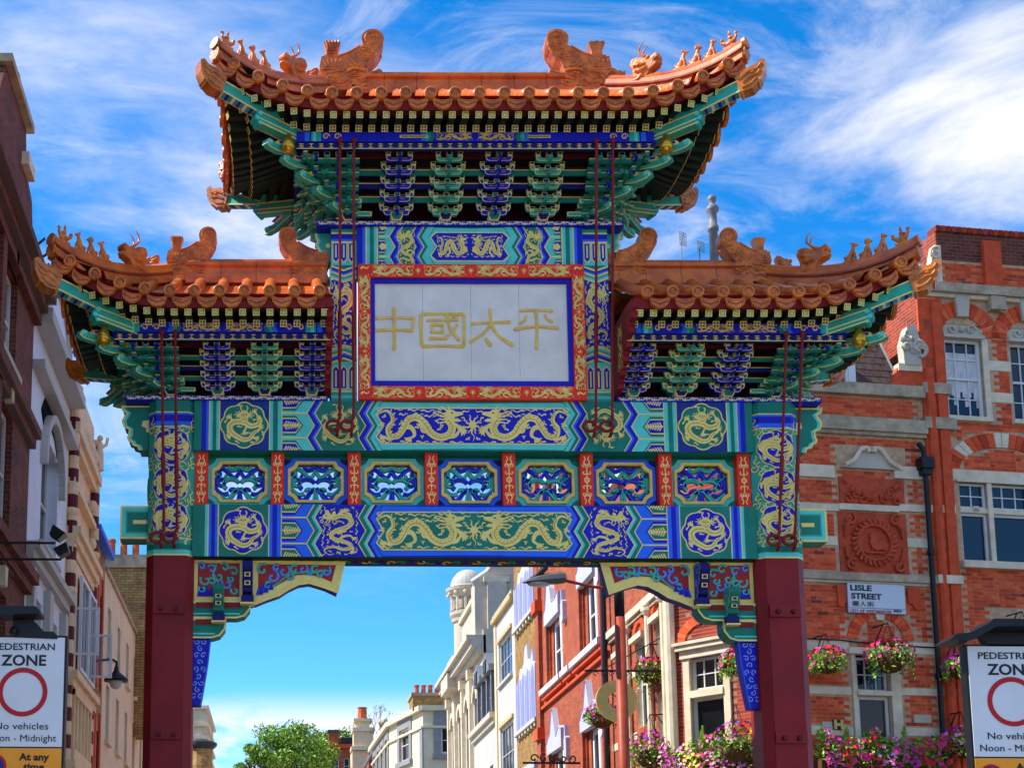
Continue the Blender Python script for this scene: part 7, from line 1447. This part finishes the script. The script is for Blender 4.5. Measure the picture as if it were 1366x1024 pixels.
# ------------------------------------------------------------------ street lamp with pigeon, ring sign, iron brackets
Y = 6.4; px_ = W(829, 900, Y=Y); zb_ = W(829, 823, Y=Y).z; za = W(829, 786, Y=Y).z
o = empty('street_lamp', (px_.x, Y, 0), 'street lamp with grey head on red orange post behind the gate', 'street lamp')
b = MB(); b.tube([(px_.x, Y, 0), (px_.x, Y, zb_)], [.11, .088], 'post_orange', 12); b.build('post', o, True); b = MB(); b.tube([(px_.x, Y, zb_), (px_.x, Y, za+.35)], .085, 'iron', 12); b.build('post_collar', o, True)
h0, h1 = W(754, 774, Y=Y), W(697, 778, Y=Y)
b = MB(); b.tube([(px_.x, Y, za), W(790, 782, Y=Y), h0], .028, 'post_orange', 8); b.build('arm', o)
def lamphead(b):
    L = (h0-h1).length; n = 12; V = []
    for i in range(n+1):
        t = i/n; c = h0.lerp(h1, t)+Vector((0, 0, .02)); hh = .015+.115*(1-t**2.2)*(1 if t > .12 else .75+2*t); w = .02+.10*math.sqrt(max(0, 1-t**2.5))
        for j in range(10): a = 2*PI*j/10; V.append(c+Vector((0, w*math.cos(a), hh*(1.15 if math.sin(a) > 0 else .55)*math.sin(a))))
    b.mesh(V, [(i*10+j, i*10+(j+1) % 10, (i+1)*10+(j+1) % 10, (i+1)*10+j) for i in range(n) for j in range(10)]+[tuple(range(10))[::-1], tuple(range(n*10, n*10+10))], 'lamp_grey')
hd = part('lamp_head', o, lamphead); part('lens', hd, lambda b: b.ball(h0.lerp(h1, .62)+Vector((0, 0, -.03)), (.20, .10, .05), 'lens', 10, 6))
pg = W(722, 766, Y=Y); b = MB(); m = 'feather'
b.ball(pg+Vector((0, 0, .05)), (.14, .065, .06), m, 10, 7, Matrix.Rotation(-.75, 3, 'Y')); b.tube([pg+Vector((.07, 0, .09)), pg+Vector((.10, 0, .15))], [.045, .03], m, 8); b.ball(pg+Vector((.11, 0, .175)), (.034, .028, .03), m, 8, 6); b.tube([pg+Vector((.135, 0, .17)), pg+Vector((.17, 0, .16))], [.01, .003], m, 5); b.tube([pg+Vector((-.08, 0, -.02)), pg+Vector((-.19, 0, -.08))], [.04, .03], m, 6)
for s in (-1, 1): b.tube([pg+Vector((.0, s*.02, .02)), pg+Vector((.0, s*.02, -.09))], .007, m, 5)
pgo = link('pigeon', remesh(b, .008, 'pigeon', 'feather')); tag(pgo, 'dark grey pigeon perched on the street lamp head', 'pigeon')
rc = W(822, 934, Y=11); kk = (W(850, 934, Y=11)-rc).length/28
o = empty('ring_sign', (rc.x, 11, rc.z), 'round brass ring sign hanging from iron arm behind lamp post', 'sign')
b = MB(); n = 40; V = [(rc.x+r*kk*math.cos(2*PI*i/n), yy, rc.z+r*kk*math.sin(2*PI*i/n)) for yy, r in ((10.95, 27.5), (10.95, 11.5), (11.03, 27.5), (11.03, 11.5)) for i in range(n)]
b.mesh(V, [(i, (i+1) % n, (i+1) % n+n, i+n) for i in range(n)]+[(i+2*n, i+3*n, (i+1) % n+3*n, (i+1) % n+2*n) for i in range(n)]+[(i, i+2*n, (i+1) % n+2*n, (i+1) % n) for i in range(n)]+[(i+n, (i+1) % n+n, (i+1) % n+3*n, i+3*n) for i in range(n)], 'brass'); b.build('ring', o)
za = W(800, 894, Y=11).z; x0 = W(781, 894, Y=11).x
b = MB(); b.tube([(x0, 11, za), (5.55, 11, za)], .022, 'iron', 6); b.tube([(x0-.05, 11, za), (x0+.12, 11, za)], [.005, .045], 'iron', 6); b.tube([(x0+.35, 11, za+.02), (5.55, 11, za+.75)], .012, 'iron', 6)
for q in (-.18, .22): b.tube([(rc.x+q, 11, za), (rc.x+q, 11, rc.z+.34)], .012, 'iron', 6)
for q in range(5): b.tube([(x0+.2+.16*q+u, 11, za-.07+v) for u, v in spiral(0, 0, .06, .015, 0, 6, 10)], .010, 'iron', 4)
b.build('bracket', o)
o2 = W(738, 1017, Y=19); b = MB(); b.tube([o2+Vector((-.8, 0, 0)), o2+Vector((2.2, 0, 0))], .03, 'iron', 6)
for q in range(5): b.tube([o2+Vector((-.5+.25*q+u, 0, .12+v)) for u, v in spiral(0, 0, .12, .03, q, q+6, 10)], .025, 'iron', 4)
tag(b.build('sign_bracket'), 'black wrought iron sign bracket projecting from the orange brick house', 'bracket')
# ------------------------------------------------------------------ flowers
def leaf(b, p, s, m, nrm=None, rg=random):
    a = Vector((rg.gauss(0, 1), rg.gauss(0, 1), rg.gauss(0, 1))).normalized(); c = a.cross(Vector((rg.gauss(0, 1), rg.gauss(0, 1), rg.gauss(0, 1)))).normalized()
    b.poly([p-a*s, p+c*s*.5, p+a*s, p-c*s*.5], m)
def bloom(b, p, s, m, out, rg=random):
    o = (out+Vector((rg.gauss(0, .35), rg.gauss(0, .35), rg.gauss(0, .35)))).normalized(); a = o.orthogonal().normalized(); c = o.cross(a); n = 10; V = [p+o*s*.05]
    for i in range(n): t = 2*PI*i/n; r = s*(1 if i % 2 == 0 else .78); V.append(p+(a*math.cos(t)+c*math.sin(t))*r+o*s*.28)
    b.mesh(V, [(0, i+1, (i+1) % n+1) for i in range(n)], m)
def basket(c, r, h, cols, label, wallp=None, light=False, seed=1, trail=.6, bowl=True, leafm=None):
    rg = random.Random(seed); c = Vector(c); o = empty('hanging_basket', c, label, 'flower basket', 'hanging flower baskets')
    if bowl:
        b = MB(); b.lathe([(.02, -r*.75), (r*.35, -r*.68), (r*.6, -r*.4), (r*.68, 0), (r*.62, .02)], c+Vector((0, 0, -h*.05)), 'basket', 14); b.build('bowl', o)
    top = c+Vector((0, 0, h*.5+r*.9))
    b = MB()
    for k in range(3): a = 2*PI*k/3+.4; b.tube([c+Vector((r*.6*math.cos(a), r*.6*math.sin(a), 0)), top], .006, 'iron', 4)
    if wallp is not None:
        w = Vector(wallp); b.tube([top, Vector((w.x, w.y, top.z+.02))], .014, 'iron', 5); b.tube([top.lerp(Vector((w.x, w.y, top.z)), .35), Vector((w.x, w.y, top.z-.35))], .012, 'iron', 5)
    b.build('hanger', o)
    f = MB(); fl_ = MB(); lm = ('leaf_light', 'leaf', 'leaf_light') if light else ('leaf', 'leaf_dark', 'leaf_light')
    for i in range(520):
        a = rg.uniform(0, 2*PI); t = rg.random(); rad = r*(rg.random()**.4); z = h*.5*math.sqrt(max(0, 1-(rad/r)**2))*rg.uniform(-.2, 1)
        if t < .45: rad = r*rg.uniform(.6, 1.05); z = -h*trail*rg.random()**1.5
        leaf(f, c+Vector((rad*math.cos(a), rad*math.sin(a), z)), rg.uniform(.025, .055), rg.choice(lm), rg=rg)
    for k in range(16):      # trailing stems with leaves
        a = rg.uniform(0, 2*PI); L = h*trail*rg.uniform(.6, 1.5); p = c+Vector((r*.85*math.cos(a), r*.85*math.sin(a), 0))
        for j in range(14): leaf(f, p+Vector((math.cos(a)*.12*r*j/14+rg.gauss(0, .015), math.sin(a)*.12*r*j/14+rg.gauss(0, .015), -L*j/14)), rg.uniform(.02, .04), rg.choice(lm), rg=rg)
    for i in range(110):
        a = rg.uniform(0, 2*PI); el = rg.uniform(-.25, 1.5); d = Vector((math.cos(a)*math.cos(el), math.sin(a)*math.cos(el), math.sin(el)))
        p = c+Vector((d.x*r*1.05, d.y*r*1.05, d.z*h*.58+ (.02 if el > 0 else -.1*rg.random())))
        w = [2.5 if (d.x*s_ > .1) else 1 for s_ in (-1, 1)]; m = cols[int((math.sin(3*a+seed)+1)*.5*len(cols)*.999)] if rg.random() < .6 else rg.choice(cols)
        bloom(fl_, p, rg.uniform(.028, .045), m, d, rg)
    tag(f.build('foliage', o), kind='stuff'); tag(fl_.build('blossom', o), kind='stuff'); return o
RED, PNK, MAG, PUR, PAL, YEL = 'petal_red', 'petal_pink', 'petal_magenta', 'petal_purple', 'petal_pale', 'petal_yellow'
def lfb(px, py, d): u, v = LF.at(px, py, d); return LF.p(u, v, d), LF.p(u, v, 0)
p, w = lfb(1104, 880, .45); basket(p, .32, .42, (RED, PNK, RED, MAG), 'hanging basket, red and pink over pale green trails, between gate column and arched window', w, True, 3, .55)
p, w = lfb(1187, 874, .50); basket(p, .42, .50, (PNK, MAG, PNK, RED), 'wide hanging basket of bright pink flowers in front of arched window', w, False, 4, .75)
p, w = lfb(1279, 888, .45); basket(p, .30, .38, (PNK, MAG, PUR), 'small leafy hanging basket on pilaster beside black drainpipe', w, True, 5, .5)
p, w = lfb(1285, 990, .45); basket(p, .36, .52, (MAG, PAL, MAG, PUR), 'low magenta hanging basket at the foot of brick pilaster', w, False, 6, .5)
p, w = lfb(1366, 846, .45); basket(p, .30, .36, (RED, PNK), 'hanging basket under the pediment behind the zone sign lamp', w, True, 16, .5)
p = W(868, 893, Y=11.6); basket(p, .36, .42, (RED, PUR, PNK, MAG, RED), 'hanging basket, red and purple, above ring sign on canted corner', (5.55, 11.6, p.z), False, 7, .75)
p = W(803, 953, Y=14.4); basket(p, .40, .42, (PNK, RED, MAG, PUR), 'hanging basket of pink and red flowers overlapping the ring sign', (5.55, 14.4, p.z), False, 8, .5)
p = W(868, 1000, Y=11.0); basket(p, .46, .62, (MAG, PNK, PUR, MAG), 'big magenta hanging basket low beside the lamp post', (5.55, 11.0, p.z), False, 9, .5)
p = W(984, 990, Y=9.1); basket(p, .46, .66, (RED, PNK, MAG, PUR), 'big red and magenta hanging basket between canted window and gate column', None, False, 10, .4)
p = W(978, 884, Y=9.2); basket(p, .26, .42, (RED, PNK, PAL), 'small hanging basket half hidden by the blue wave board', (6.6, 9.7, p.z), True, 11, .6)
def planter(p0, p1, label, cols, seed, shrubs):
    rg = random.Random(seed); o = empty('window_box', p0, label, 'window box', 'window boxes')
    p0, p1 = Vector(p0), Vector(p1); d = p1-p0; L = d.length; d.normalize(); nn = Vector((d.y, -d.x, 0))
    b = MB(); boxdir(b, p0+Vector((0, 0, -.30)), p1+Vector((0, 0, -.30)), .28, .26, 'basket'); b.build('trough', o)
    f, fl_ = MB(), MB()
    for i in range(int(900*L)):
        t = rg.uniform(0, L); h = .26+.10*math.sin(t*5+seed)+.06*math.sin(t*13); z = -.28+(h+.3)*rg.random(); off = rg.uniform(-.22, .28)*(1-.4*max(0, z)/.4)
        leaf(f, p0+d*t+nn*off+Vector((0, 0, z)), rg.uniform(.03, .06), rg.choice(('leaf', 'leaf_dark', 'leaf', 'leaf_light')), rg=rg)
    for i in range(int(105*L)):
        t = rg.uniform(0, L); h = .26+.10*math.sin(t*5+seed)+.06*math.sin(t*13); z = -.35+(h+.38)*rg.random()
        bloom(fl_, p0+d*t+nn*(.24*math.sqrt(max(.1, 1-max(0, z/.45)**2))+.05)+Vector((0, 0, z)), rg.uniform(.03, .048), cols[int((t/L*len(cols)*1.7+rg.random()*1.2) % len(cols))], nn+Vector((0, 0, .5)), rg)
    tag(f.build('foliage', o), kind='stuff'); tag(fl_.build('blossom', o), kind='stuff')
    for t, h in shrubs:
        s_ = MB(); c = p0+d*t
        for i in range(420):
            k = rg.random(); r = .15*(1-k)**.8*rg.random()**.4; a = rg.uniform(0, 6.3); q = c+Vector((r*math.cos(a), r*math.sin(a), -.05+h*k)); s_.poly([q, q+Vector((.012, 0, .05)), q+Vector((math.cos(a)*.02, math.sin(a)*.02, .075))], rg.choice(('leaf_light', 'leaf', 'leaf_light')))
        tag(s_.build('conifer', o), kind='stuff')
p0, p1 = lfb(1090, 1000, .25)[0], lfb(1262, 1008, .25)[0]; planter(p0, p1, 'window box, magenta, pink and purple with two conifers, under the arched window', (PNK, MAG, RED, PNK, RED, PAL), 21, ((.62, .48), (1.78, .55)))
p0, p1 = CF.p(.0, CF.at(930, 1010, .25)[1], .25), CF.p(L, CF.at(930, 1010, .25)[1], .25); planter(p0, p1, 'window box, pale pink flowers and a conifer, under the canted stone window', (PAL, MAG, PAL, YEL, PNK), 22, ((CF.at(938, 990, .25)[0], .6),))
# ------------------------------------------------------------------ trees at the end of the street
def tree(px, py, Y, rpx, label, seed, nclump=34, nleaf=240):
    rg = random.Random(seed); c = W(px, py, Y=Y); k = (W(px+100, py, Y=Y)-c).length/100; R = rpx*k
    o = empty('tree', (c.x, Y, 0), label, 'tree', 'trees at the end of the street')
    b = MB(); b.tube([(c.x, Y, 0), (c.x+.2, Y, c.z*.35), (c.x, Y, c.z-R*.6)], [.55, .42, .3], 'bark', 9)
    for i in range(9):
        a = 2*PI*i/9; e = c+Vector((math.cos(a)*R*.6, math.sin(a)*R*.6, rg.uniform(-.4, .5)*R)); b.tube([(c.x, Y, c.z-R*.8), ((c.x+e.x)/2, (Y+e.y)/2, (c.z-R*.5+e.z)/2-.2), e], [.22, .13, .05], 'bark', 6)
    b.build('trunk', o)
    f = MB()
    for i in range(nclump):
        a, z = rg.uniform(0, 2*PI), rg.uniform(-.75, 1); q = math.sqrt(max(0, 1-z*z)); rr = R*rg.uniform(.45, .95); cc = c+Vector((rr*q*math.cos(a), rr*q*math.sin(a), rr*z*.85)); cr_ = R*rg.uniform(.20, .36)
        for j in range(nleaf):
            d = Vector((rg.gauss(0, 1), rg.gauss(0, 1), rg.gauss(0, 1))).normalized()*cr_*rg.uniform(.55, 1.08); d.z *= .8
            leaf(f, cc+d, rg.uniform(.09, .19), rg.choice(('leaf', 'leaf', 'leaf_dark', 'leaf_light')), rg=rg)
    tag(f.build('crown', o), kind='stuff')
tree(388, 1008, 96, 56, 'broad bright green leafy tree in front of the clouds', 31, 46); tree(345, 1020, 92, 32, 'low rounded green tree beside the broad tree', 32, 24); tree(448, 1004, 112, 46, 'darker green tree behind the orange brick block', 33, 38)
rp = W(502, 962, Y=88); b = MB(); rg = random.Random(5)
for i in range(9):
    e = rp+Vector((rg.uniform(-1.1, 1.1), 0, rg.uniform(.5, 1.4))); b.tube([rp+Vector((rg.uniform(-.5, .5), 0, -1.)), e], .02, 'bark', 4)
    for j in range(16): leaf(b, e+Vector((rg.gauss(0, .14), rg.gauss(0, .14), rg.gauss(0, .12))), .07, 'leaf_light', rg=rg)
tag(b.build('roof_shrub'), 'thin sparse shrub growing on the roof beyond the cream corner house', 'shrub')
# ------------------------------------------------------------------ rooftop and wall fittings
fp = W(951, 300, Y=14); zt = W(951, 262, Y=14).z; b = MB(); b.lathe([(.10, 12.2), (.10, zt-.9), (.13, zt-.88), (.13, zt-.78), (.10, zt-.76), (.095, zt-.45), (.15, zt-.38), (.15, zt-.30), (.10, zt-.25), (.06, zt-.18), (.10, zt-.12), (.11, zt-.05), (.06, zt+.02), (.01, zt+.05)], (fp.x, 14, 0), 'lead', 14); tag(b.build('flue_pipe', None, True), 'tall grey flue pipe rising behind the gate roof beside two aerials', 'pipe')
for px, py, h, lab, cat_ in ((910, 322, 9, 'flat ladder shaped aerial standing near the grey flue pipe', 'aerial'), (934, 330, 7, 'small spiky aerial close beside the grey flue pipe', 'aerial')):
    a = W(px, py, Y=14); b = MB(); b.tube([(a.x-.1, 14, 12.2), (a.x-.02, 14, a.z-.05), (a.x+.03, 14, a.z+.2)], .014, 'lead', 5)
    for q in range(h): b.tube([(a.x-.1, 13.9, a.z-.12+.04*q), (a.x+.14, 14.1, a.z-.08+.04*q)], .007, 'lead', 4)
    tag(b.build('aerial'), lab, cat_)
for px, py, lab in ((74, 719, 'black floodlight on upper wall rod beside the pale house'), (82, 741, 'black floodlight on lower wall rod tilted towards the pale house')):
    e = W(px, py, X=-5.3); o = empty('floodlight', e, lab, 'floodlight', 'floodlights on wall rods'); b = MB(); b.tube([(XL, e.y, e.z-.05), (e.x, e.y, e.z-.05)], .016, 'iron', 6); b.build('rod', o)
    b = MB(); rt = Matrix.Rotation(.6 if py < 730 else -.5, 3, 'Y'); q = [rt @ Vector(v) for v in ((-.07, -.08, -.06), (.07, -.08, -.06), (.07, .08, -.06), (-.07, .08, -.06), (-.10, -.10, .07), (.10, -.10, .07), (.10, .10, .07), (-.10, .10, .07))]; b.hexa([e+v+Vector((.02, 0, .06)) for v in q], 'iron'); b.build('lamp_case', o)
    b = MB(); b.poly([e+rt @ Vector(v)+Vector((.02, 0, .06)) for v in ((-.09, -.09, .072), (.09, -.09, .072), (.09, .09, .072), (-.09, .09, .072))], 'lens'); b.build('lens', o)
e = W(155, 905, X=-5.75); o = empty('wall_lamp', e, 'black hat shaped wall lantern on bracket by the long cream house', 'wall lamp')
b = MB(); b.tube([(XL, e.y+.1, e.z+.38), (e.x-.1, e.y, e.z+.42), (e.x, e.y, e.z+.36), (e.x, e.y, e.z+.2)], .03, 'iron', 7); b.build('bracket', o); b = MB(); b.lathe([(.04, .26), (.06, .16), (.10, .12), (.25, .0), (.26, -.05), (.22, -.05)], e, 'iron', 16); b.build('shade', o, True); b = MB(); b.ball(e+Vector((0, 0, -.08)), (.14, .14, .14), 'lens', 12, 8); b.build('glass_bowl', o, True)
o = empty('scaffold', W(48, 350, X=-6.0), 'dark scaffold poles sticking out above the pale house', 'scaffold')
for (xa, ya, xb, yb_) in ((38, 292, 52, 352), (34, 340, 60, 318), (36, 356, 64, 338), (40, 372, 66, 352)):
    b = MB(); b.tube([W(xa, ya, Y=4.6), W(xb, yb_, Y=4.6)], .022, 'iron', 6); b.build('pole', o)
o = empty('scaffold', W(88, 440, X=-6.0), 'two thin poles jutting from the warm cream ornate house', 'scaffold')
for (xa, ya, xb, yb_) in ((80, 470, 96, 452), (80, 484, 104, 464)):
    b = MB(); b.tube([W(xa, ya, Y=8.2), W(xb, yb_, Y=8.2)], .02, 'iron', 6); b.build('pole', o)
b = MB(); b.tube([LF.p(*LF.at(px, py, .03), .03) for px, py in ((1066, 851), (1120, 853), (1145, 856), (1225, 862), (1290, 866))], .014, 'iron', 5); tag(b.build('wall_cable'), 'black cable pinned along the stone band above the arched window', 'cable')
